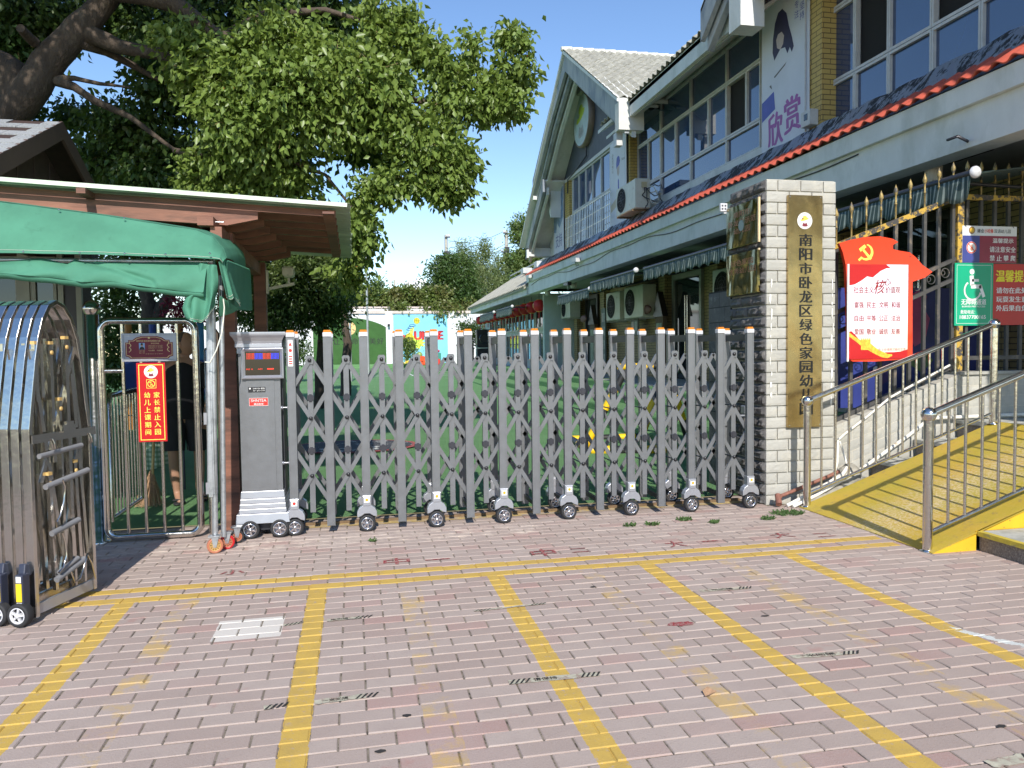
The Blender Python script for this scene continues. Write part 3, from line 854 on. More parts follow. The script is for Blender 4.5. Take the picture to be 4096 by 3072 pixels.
for k, (z0_, z1_, lab, lines) in enumerate(((2.325, 2.715, 'upper dark bronze plaque on the shaded pillar side', ['南阳市', '卧龙区示范', '幼儿园']), (1.885, 2.27, 'lower dark bronze plaque on the shaded pillar side', ['绿色家园', '优秀幼儿园']))):
    pr_ = root('bronze_plaque', (3.51, 6.43, z0_), lab, 'plaque', 'bronze plaques on the pillar side')
    mb = MB(); mb.cbox(3.498, 3.525, 6.15, 6.71, z0_, z1_, .004); mb.build('plate', M['brass_dark'], pr_)
    mb = MB()
    for q, ln in enumerate(lines): text(mb, ln, (3.4965, 6.42, z1_-.09-q*.075), (.1*len(ln), .055), 'side')
    mb.build('lettering', M['bronze_print'], pr_)
    if k == 0: mb = MB(); mb.disc((3.4962, 6.43, z0_+.19), (-1, 0, 0), .05, 20); mb.build('crest', mat('pale_crest', (.3, .36, .33), .4, .4), pr_)
    mb = MB(); mb.box(3.497, 3.515, 6.125, 6.145, z0_+(0 if k == 0 else .37), z1_); mb.build('edge_strip', mat('pale_wood_strip', (.62, .48, .28), .6), pr_)
fl = root('square_floodlight', (3.5, 6.80, 2.72), 'small square white LED floodlight by the pillar top', 'light')
mb = MB(); mb.cbox(3.46, 3.53, 6.755, 6.785, 2.70, 2.78, .004); mb.build('housing', M['gate_white'], fl)
for a in range(2):
    for b in range(2): mb = MB(); mb.disc((3.48+a*.03, 6.7545, 2.725+b*.03), (0, -1, 0), .009, 12); mb.build('led_lens', M['gate_dark'], fl)
mb = MB(); mb.box(3.50, 3.56, 6.765, 6.795, 2.683, 2.699); mb.build('bracket', M['gate_white'], fl)
# silver latch device between pillar and gate
lt = root('gate_latch', (3.46, 6.3, .8), 'silver electric latch mounted on the pillar beside the last gate post', 'latch')
mb = MB(); mb.cbox(3.44, 3.52, 6.26, 6.33, .80, .87, .004); mb.cbox(3.40, 3.54, 6.27, 6.31, .775, .79, .003); mb.build('body', M['silver'], lt)
mb = MB(); mb.cbox(3.455, 3.475, 6.23, 6.26, .82, .95, .003); mb.build('arm', M['gate_white'], lt)

# ================================================================ RAMP, STEPS, LOW WALL
RS = .35; RX0 = 3.80
rz = lambda x: .006+(x-RX0)*RS
def diamond_mat():
    m, nt, bs = new_mat('yellow_ramp_paint'); P_ = pos(nt); x, y, z = sep(nt, P_)
    a = noise(nt, P_, 60, 4, .7); b = noise(nt, P_, 2.2, 4, .6); c_ = noise(nt, P_, 16, 5, .7)
    c = mix(nt, b.step(.35, .65), (.50, .33, .035), (.42, .33, .03))
    c = mix(nt, a.step(.5, .75)*.45, c, (.56, .38, .14))
    c = mix(nt, c_.step(.56, .68)*.7, c, (.28, .20, .08))
    # paint rubbed off along the two tracks people walk
    tr = ((y-5.0).abs()-(c_-.5)*.5).step(.42, .1)*a.step(.42, .6)
    c = mix(nt, tr*.75, c, (.66, .54, .36))
    nt.links.new(c, bs.inputs['Base Color']); bs.inputs['Roughness'].default_value = .6; bump(nt, bs, a, .002); return m
M['ramp'] = diamond_mat()
M['ramp_side'] = mat('flaking_yellow_paint', (.72, .42, .02), .6, var=.08, vs=5, col2=(.10, .07, .04), c2s=26, c2lo=.62, c2hi=.66)
ramp = root('access_ramp', (4.8, 5.1, 0), 'yellow steel checker plate wheelchair ramp laid over the entrance steps', 'ramp')
RY0, RY1, RX1 = 4.345, 5.90, 5.75
mb = MB(); mb.hexa([(RX0-.04, RY0, .001), (RX1, RY0, rz(RX1)-.012), (RX1, RY1, rz(RX1)-.012), (RX0-.04, RY1, .001)], [(RX0-.04, RY0, .006), (RX1, RY0, rz(RX1)), (RX1, RY1, rz(RX1)), (RX0-.04, RY1, .006)])
mb.build('checker_plate', M['ramp'], ramp)
mb = MB(); k = 0
nx_, ny_ = 60, 52
for i in range(nx_):
    for j in range(ny_):
        x = RX0+.03+i*.032; y = RY0+.03+j*.029
        if x > RX1-.02 or y > RY1-.02: continue
        L, w_ = .0115, .0035
        if (i+j) % 2: a = (L, w_)
        else: a = (w_*1.2, L)
        z = rz(x)
        p = [(x-a[0], y, z-a[0]*RS), (x, y-a[1], z), (x+a[0], y, z+a[0]*RS), (x, y+a[1], z)]
        mb.add(p+[(x, y, z+.0028)], [(0, 1, 4), (1, 2, 4), (2, 3, 4), (3, 0, 4)])
o = mb.build('raised_treads', M['ramp'], ramp); o['kind'] = 'stuff'
mb = MB()
mb.prism([(RX0-.03, RY0+.004, 0), (4.105, RY0+.004, 0), (4.105, RY0+.004, rz(4.105)-.004), (RX0-.03, RY0+.004, .006)], (0, .01, 0))
mb.prism([(4.107, RY0+.004, .132), (RX1, RY0+.004, .132), (RX1, RY0+.004, rz(RX1)-.004), (4.107, RY0+.004, rz(4.107)-.004)], (0, .01, 0)) 
mb.build('side_skirt', M['ramp_side'], ramp)
M['granite'] = mat('grey_granite', (.17, .145, .125), .7, var=.3, vs=60, col2=(.28, .25, .22), c2s=90, c2lo=.5, c2hi=.6, bd=.001)
M['tread'] = mat('worn_stone_tread', (.42, .42, .38), .85, var=.15, vs=9, col2=(.30, .30, .26), c2s=6, c2lo=.5, c2hi=.65)
M['nosing'] = mat('yellow_nosing', (.55, .42, .05), .7, var=.2, vs=20, col2=(.30, .27, .12), c2s=15, c2lo=.55, c2hi=.65)
stp = root('entrance_steps', (4.6, 4.5, 0), 'grey granite entrance steps with yellow painted nosings beside the ramp', 'steps')
for i in range(4):
    xa = 4.108+i*.52; z1_ = .132+i*.155 if i else .132; z0_ = 0 if i == 0 else .132+(i-1)*.155
    mb = MB(); mb.box(xa+.02, 8.5, -2.0, RY0, z0_+.001, z1_-.028)
    mb.build('riser_block', M['granite'], stp)
    mb = MB(); mb.box(xa+.045, 8.5, -2.0, RY0-.002, z1_-.028, z1_); mb.build('tread', M['tread'], stp)
    mb = MB(); mb.box(xa, xa+.044, -2.0, RY0-.002, z1_-.03, z1_+.001); mb.build('nosing', M['nosing'], stp)
ledge = [(4.28, .165), (4.76, .332), (5.24, .50), (5.70, .672)]
for i, (xa, zt) in enumerate(ledge):
    mb = MB(); mb.box(xa-.0, (ledge[i+1][0] if i < 3 else 8.5), RY1+.015, 6.285, 0 if i == 0 else ledge[i-1][1]-.02, zt-.03); mb.build('riser_block', M['granite'], stp)
    mb = MB(); mb.box(xa-.03, (ledge[i+1][0] if i < 3 else 8.5), RY1+.005, 6.28, zt-.03, zt); mb.build('tread', M['tread'], stp)
mb = MB(); mb.box(RX1+.003, 8.5, RY0+.003, RY1+.004, 0, .668); mb.box(RX1+.003, 14, 6.29, 40, .0, .674)
o = mb.build('landing', M['concrete'], stp)
# cement rubble heaped at the foot of the wall
M['rubble'] = mat('cement_rubble', (.33, .31, .26), .95, var=.25, vs=12, bd=.01, bs_=25)
for k, (x, y, z, sx, sy, sz, lab) in enumerate(((4.20, 6.05, .06, .16, .12, .1, 'cement lump at the pillar foot under the pipes'), (4.05, 5.98, .02, .22, .1, .07, 'spread cement patch around the foot of the railing post'), (4.38, 6.1, .2, .12, .10, .12, 'cement lump resting on the first side step'))):
    mb = MB(); mb.sphere((x, y, z), 1, 14, 9, (sx, sy, sz)); mb.v = [tuple(Vector(v)+Vector((mnoise.noise(Vector(v)*14), mnoise.noise(Vector(v)*14+Vector((5, 0, 0))), mnoise.noise(Vector(v)*14+Vector((0, 7, 0)))))*.03) for v in mb.v]
    top(rebase(mb.build('cement_lump', M['rubble']), (x, y, 0)), lab, 'rubble')
# low stone wall under the fence
low = root('low_fence_wall', (5.0, 6.32, .3), 'low grey stone clad wall under the spiked fence', 'wall')
wt = lambda x: .66+(x-4.38)*.34
mb = MB(); mb.hexa([(4.24, 6.30, 0), (5.74, 6.30, 0), (5.74, 6.5, 0), (4.24, 6.5, 0)], [(4.24, 6.30, wt(4.24)-.006), (5.74, 6.30, wt(5.74)-.006), (5.74, 6.5, wt(5.74)-.006), (4.24, 6.5, wt(4.24)-.006)])
mb.box(5.742, 8.5, 6.30, 6.5, .3, 1.10)
mb.build('core', M['mortar'], low)
sl = Vector((1, 0, .34)); 
for c_ in range(7):
    x = 4.25-(.11 if c_ % 2 else 0)
    while x < 5.73:
        xa = max(x, 4.25); xb = min(x+.215, 5.735)
        if xb-xa > .03:
            zt = wt(xa)-.004-c_*.102
            sd += 1
            if zt > .1: stone((xa, 6.30, zt-.102), sl.normalized(), (0, 0, 1), (0, -1, 0), (xb-xa)*sl.length, .102, .005, sd, M['stone_lit'], low, nx=4, nz=3)
        x += .215
for c_ in range(4):
    x = 5.745-(.11 if c_ % 2 else 0)
    while x < 7.4:
        xa = max(x, 5.745); xb = x+.22
        sd += 1; stone((xa, 6.30, 1.105-.105*(c_+1)), (1, 0, 0), (0, 0, 1), (0, -1, 0), xb-xa, .105, .005, sd, M['stone_lit'], low, nx=4, nz=3); x += .22
mb = MB(); mb.box(5.72, 8.5, 6.27, 6.5, 1.106, 1.135); mb.build('coping', M['concrete'], low)

# ---------------------------------------------------------------- stainless railings
def steel_mat(name, col, rough, grime=.0):
    m, nt, bs = new_mat(name); P_ = pos(nt)
    a = noise(nt, mapping(nt, P_, (1, 1, .15)), 30, 3, .6); g = noise(nt, P_, 7, 5, .65)
    c = mix(nt, g.step(.5, .75)*grime, col, (.25, .19, .12))
    nt.links.new(c, bs.inputs['Base Color']); bs.inputs['Metallic'].default_value = 1
    nt.links.new((a*.14+g.step(.45, .8)*grime*.3+rough).v, bs.inputs['Roughness']); bump(nt, bs, noise(nt, P_, 18, 2, .5), .002)
    return m
M['steel'] = steel_mat('stainless_steel', (.62, .60, .57), .10, .12)
M['steel_old'] = steel_mat('old_stainless_steel', (.60, .59, .56), .12, .25)
def railing(y, xs_posts, x_end, lab, balus, name='handrail'):
    ra = root(name, (xs_posts[0], y, 0), lab, 'handrail')
    x0 = xs_posts[0]; zt = lambda x: .93+(x-x0)*.345; zb = lambda x: .12+(x-x0)*.345
    for x in xs_posts:
        z0_ = max(0, rz(x))
        mb = MB(); mb.lathe((x, y, z0_), (0, 0, 1), [(.05, 0), (.05, .006), (.034, .009), (.034, .012)], 24)
        mb.lathe((x, y, z0_+.008), (0, 0, 1), [(.0315, 0), (.0315, zt(x)-z0_-.03)], 24); mb.build('post', M['steel'], ra)
        mb = MB(); mb.sphere((x, y, zt(x)), .05, 26, 18); mb.build('ball_finial', M['steel'], ra)
    mb = MB(); mb.tube([(x0+.03, y, zt(x0+.03)), (x_end, y, zt(x_end))], .0245, 20); mb.build('top_rail', M['steel'], ra)
    mb = MB(); mb.tube([(x0+.025, y, zb(x0+.03)), (x_end, y, zb(x_end))], .0135, 14); mb.build('bottom_rail', M['steel'], ra)
    for x in balus:
        mb = MB(); mb.tube([(x, y, zb(x)), (x, y, zt(x)-.02)], .0098, 12); mb.build('baluster', M['steel'], ra)
        mb = MB(); mb.tube([(x-.0, y, zb(x)+.010), (x, y, zb(x)+.02)], .0125, 10); mb.build('weld_collar', M['steel'], ra)
    return ra
railing(5.87, [3.815, 5.70], 5.68, 'polished steel handrail on the far side of the ramp, next to the pillar', [3.953+.134*i for i in range(13)])
railing(4.42, [3.783, 5.68], 5.66, 'polished steel handrail on the near side of the ramp', [3.942+.1335*i for i in range(13)])

# pipes
M['pvc'] = mat('white_pvc_pipe', (.74, .71, .64), .45, var=.1, vs=12, col2=(.40, .30, .20), c2s=9, c2lo=.62, c2hi=.7)
M['rust_pipe'] = mat('brown_iron_pipe', (.24, .10, .07), .7, var=.3, vs=30)
def pipe(pts, r, m, lab, name='drain_pipe'):
    mb = MB(); mb.tube(pts, r, 12); o = mb.build(name, m); top(rebase(o, pts[0]), lab, 'pipe'); return o
pipe([(3.60, 5.95, .02), (3.62, 5.99, .06), (3.66, 6.02, .085), (4.12, 6.02, .235), (4.24, 6.03, .275)], .016, M['rust_pipe'], 'brown rusty iron pipe leaning across the pillar foot')
pipe([(3.585, 5.93, .03), (3.615, 6.0, .1)], .026, M['rust_pipe'], 'short thick brown pipe elbow beside the last gate caster', 'pipe_elbow')
pipe([(3.66, 5.93, .015), (3.95, 5.965, .12), (4.25, 6.0, .25), (4.34, 6.06, .30)], .0165, M['pvc'], 'upper white plastic pipe slanting up past the pillar foot')
pipe([(3.70, 5.90, .012), (3.95, 5.93, .095), (4.24, 5.97, .21), (4.33, 6.0, .26)], .0155, M['pvc'], 'lower white plastic pipe slanting up past the pillar foot')
pipe([(4.577, 6.2, 0.246), (4.892, 6.2, 0.432), (5.079, 6.2, 0.543), (5.267, 6.2, 0.666)], .017, M['pvc'], 'white plastic pipe slanting up the low wall behind the railing')
pipe([(4.388, 6.26, 0.526), (4.46, 6.26, 0.582), (4.696, 6.26, 0.738), (4.935, 6.26, 0.908), (5.204, 6.26, 1.032), (5.587, 6.26, 1.203)], .011, M['pvc'], 'thin conduit running along the sloping top of the low wall')
pipe([(4.345, 6.2, 0.534), (4.302, 6.15, 0.335), (4.187, 6.05, 0.173)], .012, M['pvc'], 'white pipe dropping from the conduit to the rubble')
pipe([(4.366, 6.2, 0.522), (4.397, 6.15, 0.331), (4.389, 6.12, 0.266), (4.298, 6.1, 0.239)], .009, M['pvc'], 'thin bent grey pipe hanging beside the white pipe')
pipe([(5.3, 6.24, .70), (7.6, 6.24, .712)], .018, M['pvc'], 'white pipe lying along the foot of the wall on the landing')

# ================================================================ SPIKED FENCE
def flaky():
    m, nt, bs = new_mat('flaking_black_and_yellow_paint'); P_ = pos(nt); a = noise(nt, P_, 14, 5, .7); b = noise(nt, P_, 70, 4, .7)
    c = mix(nt, a.step(.47, .52), (.055, .052, .05), (.52, .33, .05)); c = mix(nt, b.step(.58, .68), c, (.17, .12, .09))
    nt.links.new(c, bs.inputs['Base Color']); bs.inputs['Roughness'].default_value = .6; bump(nt, bs, b, .001); return m
M['flaky'] = flaky()
M['iron'] = mat('dull_black_iron', (.075, .072, .07), .55, .2, var=.3, vs=9, col2=(.20, .16, .12), c2s=9, c2lo=.58, c2hi=.68)
M['gilt'] = mat('gilded_spear', (.34, .25, .09), .55, .3, var=.3, vs=30, col2=(.10, .09, .08), c2s=22, c2lo=.5, c2hi=.6)
fen = root('spiked_fence', (5.2, 6.4, .65), 'black and yellow flaking spiked iron fence stepping up beside the ramp', 'fence')
FYF = 6.40
top_z = lambda x: 2.83 if x > 5.77 else 2.83-(5.77-x)*.372
bot_z = lambda x: 1.265 if x > 5.77 else 1.205-(5.77-x)*.385
m1 = lambda x: 2.18 if x > 5.77 else 2.24-(5.77-x)*.40
m2 = lambda x: 2.05-(5.77-x)*.40
for fn, w, m_, nm in ((top_z, .05, M['flaky'], 'top_rail'), (m1, .035, M['iron'], 'middle_rail'), (bot_z, .04, M['iron'], 'bottom_rail')):
    mb = MB(); mb.bar((4.27, FYF, fn(4.27)), (5.77, FYF, fn(5.769)), .04, w); mb.build(nm, m_, fen)
    mb = MB(); mb.bar((5.80, FYF, fn(6)), (8.4, FYF, fn(6)), .04, w); mb.build(nm, m_, fen)
mb = MB(); mb.bar((4.27, FYF, m2(4.27)), (5.77, FYF, m2(5.77)), .035, .035); mb.build('middle_rail', M['iron'], fen)
for x in (5.785,):
    mb = MB(); mb.box(x-.035, x+.035, FYF-.035, FYF+.035, .67, 2.80); mb.build('corner_post', M['flaky'], fen)
mb = MB(); mb.box(4.255, 4.295, FYF-.02, FYF+.02, .6, 2.31); mb.build('end_post', M['iron'], fen)
for i in range(24):
    x = 4.455+.1585*i
    if abs(x-5.785) < .05: x += .02
    tz = top_z(x); mb = MB(); mb.box(x-.016, x+.016, FYF-.014, FYF+.014, bot_z(x)-.06 if x < 5.77 else 1.13, tz-.02); pk = mb.build('picket', M['iron'], fen)
    mb = MB(); h = .33
    mb.lathe((x, FYF, tz+.02), (0, 0, 1), [(.0085, 0), (.0085, .14), (.0125, .143), (.0125, .155), (.0085, .158), (.0085, .225), (.012, .235), (.021, .262), (.018, .285), (.0, .335)], 8)
    mb.build('spear_tip', M['gilt'], pk)
    if x < 5.7:
        mb = MB(); zc = (m1(x+.08)+m2(x+.08))/2
        mb.tube([(x+.08+.045*math.cos(a), FYF, zc+.045*math.sin(a)) for a in [2*PI*k/14 for k in range(14)]], .005, 6, closed=True)
        mb.tube([(x+.055+.022*math.cos(a), FYF, zc-.0+.022*math.sin(a)) for a in [2*PI*k/10 for k in range(10)]], .004, 5, closed=True)
        mb.build('scroll', M['iron'], fen)

# ---------------------------------------------------------------- signs
M['sign_red'] = mat('bright_red_acrylic', (.78, .055, .018), .22, 0, var=.03)
M['deep_red'] = mat('deep_red_print', (.50, .012, .015), .35, var=.06)
M['letter_red'] = mat('dark_red_letters', (.30, .012, .012), .4)
M['yellow_print'] = mat('pale_yellow_print', (.90, .80, .12), .4, var=.03)
M['gold_print'] = mat('golden_print', (.80, .46, .05), .45, var=.35, vs=40)
def dawn():
    m, nt, bs = new_mat('pastel_sky_print'); P_ = pos(nt); x, y, z = sep(nt, P_); n_ = noise(nt, P_, 4, 3, .5)
    c = mix(nt, (z+n_*.25+(x-4.8)*-.1).step(1.35, 1.85), (.86, .74, .58), (.84, .72, .82)); c = mix(nt, (z+n_*.2+(x-4.8)*.35).step(1.9, 2.3), c, (.56, .80, .90))
    c = mix(nt, n_.step(.5, .75)*.7, c, (.86, .84, .84)); nt.links.new(c, bs.inputs['Base Color']); bs.inputs['Roughness'].default_value = .25; return m
M['dawn'] = dawn()
fsn = root('flag_shaped_sign', (4.78, 6.24, 1.25), 'red flag shaped value board with hammer and sickle hung on the fence', 'sign')
out = [(4.374, 6.24, 2.34), (4.485, 6.24, 2.372), (4.641, 6.24, 2.402), (4.798, 6.24, 2.411), (4.93, 6.24, 2.391), (4.992, 6.24, 2.362), (4.936, 6.24, 2.333), (4.937, 6.24, 2.294), (5.011, 6.24, 2.281), (5.118, 6.24, 2.266), (5.186, 6.24, 2.22), (5.255, 6.24, 2.151), (5.364, 6.24, 2.088), (5.283, 6.24, 2.034), (5.149, 6.24, 1.993), (5.157, 6.24, 1.305), (5.13, 6.24, 1.27), (4.756, 6.24, 1.25), (4.519, 6.24, 1.254), (4.475, 6.24, 1.292), (4.463, 6.24, 1.822), (4.443, 6.24, 2.143), (4.413, 6.24, 2.257)]
mb = MB(); mb.prism([(p[0], 6.24, p[2]) for p in out], (0, .035, 0)); mb.build('board', M['sign_red'], fsn)
y = 6.2385
ax0, ax1, az0, az1 = 4.475, 5.095, 1.275, 2.15
mb = MB(); mb.box(ax0-.022, ax0-.004, y-.012, y, az0-.02, az1); mb.build('side_strip', M['white_gloss'], fsn)
mb = MB(); mb.box(ax0, ax1, y-.006, y, az0, az1); ps = mb.build('poster', M['dawn'], fsn)
y2 = y-.0072
mb = MB()
def strip2(mb, top_, bot_, y_):
    n_ = len(top_); mb.add([(x, y_, z) for x, z in top_]+[(x, y_, z) for x, z in bot_], [(i, i+1, n_+i+1, n_+i) for i in range(n_-1)])
strip2(mb, [(ax0, az1), (4.53, az1), (4.60, az1), (4.66, az1), (4.72, az1), (4.80, az1), (4.86, az1), (4.905, az1-.03)], [(ax0, 1.955), (4.53, 1.965), (4.60, 2.0), (4.66, 2.04), (4.72, 2.03), (4.80, 2.09), (4.86, 2.115), (4.905, az1-.031)], y2)
mb.build('red_banner_print', M['deep_red'], ps)
mb = MB(); strip2(mb, [(ax0, 1.53), (4.50, 1.535), (4.55, 1.49), (4.62, 1.42), (4.70, 1.36), (4.78, 1.32), (4.86, 1.335), (4.95, 1.335), (5.02, 1.34), (ax1, 1.36)], [(x, az0) for x in (ax0, 4.50, 4.55, 4.62, 4.70, 4.78, 4.86, 4.95, 5.02, ax1)], y2)
mb.build('red_hill_print', M['deep_red'], ps)
y3 = y-.0082
mb = MB()
strip2(mb, [(ax0, 1.525), (4.53, 1.485), (4.60, 1.45), (4.70, 1.42), (4.76, 1.375), (4.82, 1.345), (4.88, 1.32), (4.93, 1.315)], [(ax0, 1.485), (4.53, 1.45), (4.60, 1.40), (4.70, 1.345), (4.76, 1.315), (4.82, 1.29), (4.88, 1.28), (4.93, 1.30)], y3)
mb.box(4.60, 4.70, y3-.0006, y3-.0002, 1.36, 1.455)
for k in range(5): mb.box(4.602+k*.021, 4.614+k*.021, y3, y3+.0004, 1.4552, 1.468)
mb.build('wall_print', M['gold_print'], ps)
mb = MB()
text(mb, '社会主义', (4.625, y3, 1.916), (.21, .062), bold=.004); text(mb, '核', (4.793, y3, 1.945), (.105, .13), bold=.01, ital=.2); text(mb, '心', (4.873, y3, 1.99), (.075, .065), bold=.01, ital=.2); text(mb, '价值观', (4.932, y3, 1.916), (.155, .062), bold=.004)
for r_, ln in enumerate(('富强 民主 文明 和谐', '自由 平等 公正 法治', '爱国 敬业 诚信 友善')):
    for c_, w_ in enumerate(ln.split()): text(mb, w_, (4.578+c_*.129, y3, 1.777-r_*.124), (.095, .055), bold=.008)
mb.build('value_words', M['letter_red'], ps)['kind'] = 'stuff'
mb = MB(); text(mb, '卧龙街道崗汉画社区宣', (4.93, y3-.0008, 1.362), (.29, .026)); mb.build('footer_lettering', mat('pink_footer', (.72, .30, .25), .4), ps)
# hammer and sickle
c0 = Vector((4.648, y, 2.262)); S = .075
A2 = lambda x_, z_: (c0.x+x_*S, y-.001, c0.z+z_*S)
mb = MB()
outer = [A2(.05+1.0*math.cos(a), .0+1.0*math.sin(a)) for a in [math.radians(d) for d in range(78, -142, -12)]]
inner = [A2(-.08+.80*math.cos(a), .08+.82*math.sin(a)) for a in [math.radians(d) for d in range(-136, 84, 12)]]
n1_, n2_ = len(outer), len(inner)
ring_ = outer+inner
mb.add(ring_, [(i, i+1, n1_+n2_-2-i, n1_+n2_-1-i) for i in range(min(n1_, n2_)-1)])
mb.build('sickle', M['yellow_print'], fsn)
mb = MB()
def bar2(p, q, w):
    p = Vector((p[0], p[1])); q = Vector((q[0], q[1])); t = (q-p).normalized()*1; s = Vector((-t.y, t.x))*w/2
    z = lambda v: (c0.x+v.x*S, y-.0022, c0.z+v.y*S)
    mb.quad(z(p-s), z(q-s), z(q+s), z(p+s))
bar2((-.45, .38), (.72, -.85), .30); bar2((-.85, .22), (-.05, .78), .42); bar2((-.62, -.72), (-1.0, -1.0), .26)
mb.build('hammer', M['yellow_print'], fsn)
for p in ((4.375, 2.325), (5.12, 2.23)):
    mb = MB(); mb.disc((p[0], y-.001, p[1]), (0, -1, 0), .007, 10); mb.build('screw', M['gate_dark'], fsn)

# white / blue / wine notice
ws_ = root('white_headed_notice', (6.11, 6.36, 2.19), 'notice with white header over blue and wine panels, hung top on the fence', 'sign')
yy = 6.362
mb = MB(); mb.box(5.80, 6.424, yy, yy+.008, 2.193, 2.55); bd_ = mb.build('board', M['white_gloss'], ws_)
mb = MB(); mb.box(5.801, 5.995, yy-.0015, yy, 2.194, 2.456); mb.build('blue_panel', mat('navy_print', (.045, .06, .24), .35), ws_)
mb = MB(); mb.box(5.996, 6.423, yy-.0015, yy, 2.194, 2.456); mb.build('wine_panel', mat('wine_print', (.27, .02, .055), .35), ws_)
mb = MB(); text(mb, '建业', (6.005, yy-.002, 2.503), (.075, .038), bold=.01); text(mb, '双语幼儿园', (6.255, yy-.002, 2.503), (.19, .038)); mb.build('header_lettering', M['ink'], bd_)
mb = MB(); text(mb, '小哈佛', (6.098, yy-.002, 2.503), (.10, .04), bold=.01); mb.build('red_lettering', M['sign_red'], bd_)
mb = MB(); mb.disc((5.905, yy-.002, 2.507), (0, -1, 0), .036, 24); e_ = mb.build('round_badge', mat('brown_badge', (.30, .18, .10), .4), bd_)
mb = MB(); mb.disc((5.905, yy-.0028, 2.507), (0, -1, 0), .024, 20); mb.build('badge_center', M['gold_print'], bd_)
mb = MB(); text(mb, '温馨提示', (6.262, yy-.0032, 2.41), (.24, .046), bold=.02); text(mb, '请注意安全', (6.26, yy-.0032, 2.325), (.30, .056), bold=.02)
for k, c_ in enumerate('禁止攀爬'): text(mb, c_, (6.14+k*.08, yy-.0032, 2.24), .056, bold=.02)
mb.build('panel_lettering', M['white_gloss'], ws_)['kind'] = 'stuff'
mb = MB(); mb.disc((5.902, yy-.0022, 2.34), (0, -1, 0), .058, 28); pc = mb.build('prohibition_disc', M['white_gloss'], ws_)
mb = MB(); 
R2 = lambda r_, a: (5.902+r_*math.cos(a), yy-.0032, 2.34+r_*math.sin(a))
for k in range(28): a, b = 2*PI*k/28, 2*PI*(k+1)/28; mb.quad(R2(.046, a), R2(.056, a), R2(.056, b), R2(.046, b))
a = math.radians(135); d = Vector((math.cos(a), 0, math.sin(a))); s = Vector((-d.z, 0, d.x))*.004; c_ = Vector((5.902, yy-.0034, 2.34)); mb.quad(c_-d*.05-s, c_-d*.05+s, c_+d*.05+s, c_+d*.05-s)
mb.build('prohibition_ring', M['sign_red'], pc)
mb = MB(); mb.disc((5.905, yy-.0028, 2.362), (0, -1, 0), .009, 10); mb.add([(5.893, yy-.0028, 2.35), (5.885, yy-.0028, 2.325), (5.897, yy-.0028, 2.305), (5.912, yy-.0028, 2.31), (5.918, yy-.0028, 2.34), (5.912, yy-.0028, 2.352)], [(0, 1, 2, 3, 4, 5)]); mb.build('figure_print', mat('skin_print', (.5, .25, .16), .5), pc)
for x in (5.84, 6.385): mb = MB(); mb.tube([(x, yy-.004, 2.535), (x-.02, yy-.006, 2.56), (x+.0, yy+.02, 2.60)], .0025, 6); mb.build('hanging_wire', M['iron'], ws_)

# green accessibility sign
M['sign_green'] = mat('green_sign', (.0, .36, .19), .35, var=.03)
gs = root('wheelchair_access_sign', (5.94, 6.36, 1.58), 'green barrier free access sign with white wheelchair symbol', 'sign')
mb = MB(); mb.box(5.72, 6.158, yy, yy+.008, 1.582, 2.190); gb = mb.build('board', M['sign_green'], gs)
mb = MB()
for a in ((5.742, 6.137, 2.168, 2.171), (5.742, 6.137, 1.602, 1.605), (5.742, 5.745, 1.602, 2.168), (6.134, 6.137, 1.605, 2.168)): mb.box(a[0], a[1], yy-.0012, yy-.0004, a[2], a[3])
mb.build('border_line', M['white_gloss'], gb)
cx, cz = 5.94, 1.955; K = .001
G = lambda x_, z_: (x_, yy-.0015, z_)
mb = MB(); mb.disc((5.913, yy-.0015, 2.106), (0, -1, 0), .027, 20)
def band(pts, w):
    for p, q in zip(pts[:-1], pts[1:]):
        p = Vector(G(*p)); q = Vector(G(*q)); t = (q-p).normalized(); s = Vector((-t.z, 0, t.x))*w/2; mb.quad(p-s-t*.002, q-s+t*.002, q+s+t*.002, p+s-t*.002)
band([(5.909, 2.066), (5.917, 1.975)], .046); band([(5.915, 2.022), (5.99, 2.022)], .026); band([(5.905, 1.963), (6.02, 1.963)], .038); band([(6.008, 1.972), (6.052, 1.862)], .034)
arc = [(5.923+.092*math.cos(a), 1.925+.092*math.sin(a)) for a in [math.radians(d) for d in range(128, 351, 12)]]
band(arc, .019)
mb.build('wheelchair_symbol', M['white_gloss'], gb)
mb = MB(); text(mb, '无障碍通道', (5.936, yy-.0015, 1.812), (.285, .056), bold=.02); text(mb, 'BARRIER FREE ACCESS', (5.936, yy-.0015, 1.768), (.265, .016), bold=.02); text(mb, '救助电话：', (5.87, yy-.0015, 1.715), (.165, .038), bold=.02); text(mb, '18837700165', (5.928, yy-.0015, 1.665), (.295, .036), bold=.02)
mb.build('sign_lettering', M['white_gloss'], gb)['kind'] = 'stuff'
# red reminder sign
rs = root('red_reminder_sign', (6.45, 6.36, 1.58), 'red reminder sign with yellow heading beside the green access sign', 'sign')
mb = MB(); mb.box(6.161, 6.95, yy, yy+.008, 1.585, 2.185); rb_ = mb.build('board', mat('signal_red_print', (.52, .01, .014), .35, var=.05), rs)
mb = MB(); text(mb, '温馨提示', (6.40, yy-.0015, 2.065), (.42, .115), bold=.04); mb.build('heading', mat('yellow_heading', (.9, .75, .03), .4), rb_)
mb = MB()
for k, ln in enumerate(('请勿在此处', '玩耍发生意', '外后果自负')): text(mb, ln, (6.375, yy-.0015, 1.925-k*.087), (.36, .058), bold=.025)
mb.build('sign_lettering', M['white_gloss'], rb_)['kind'] = 'stuff'

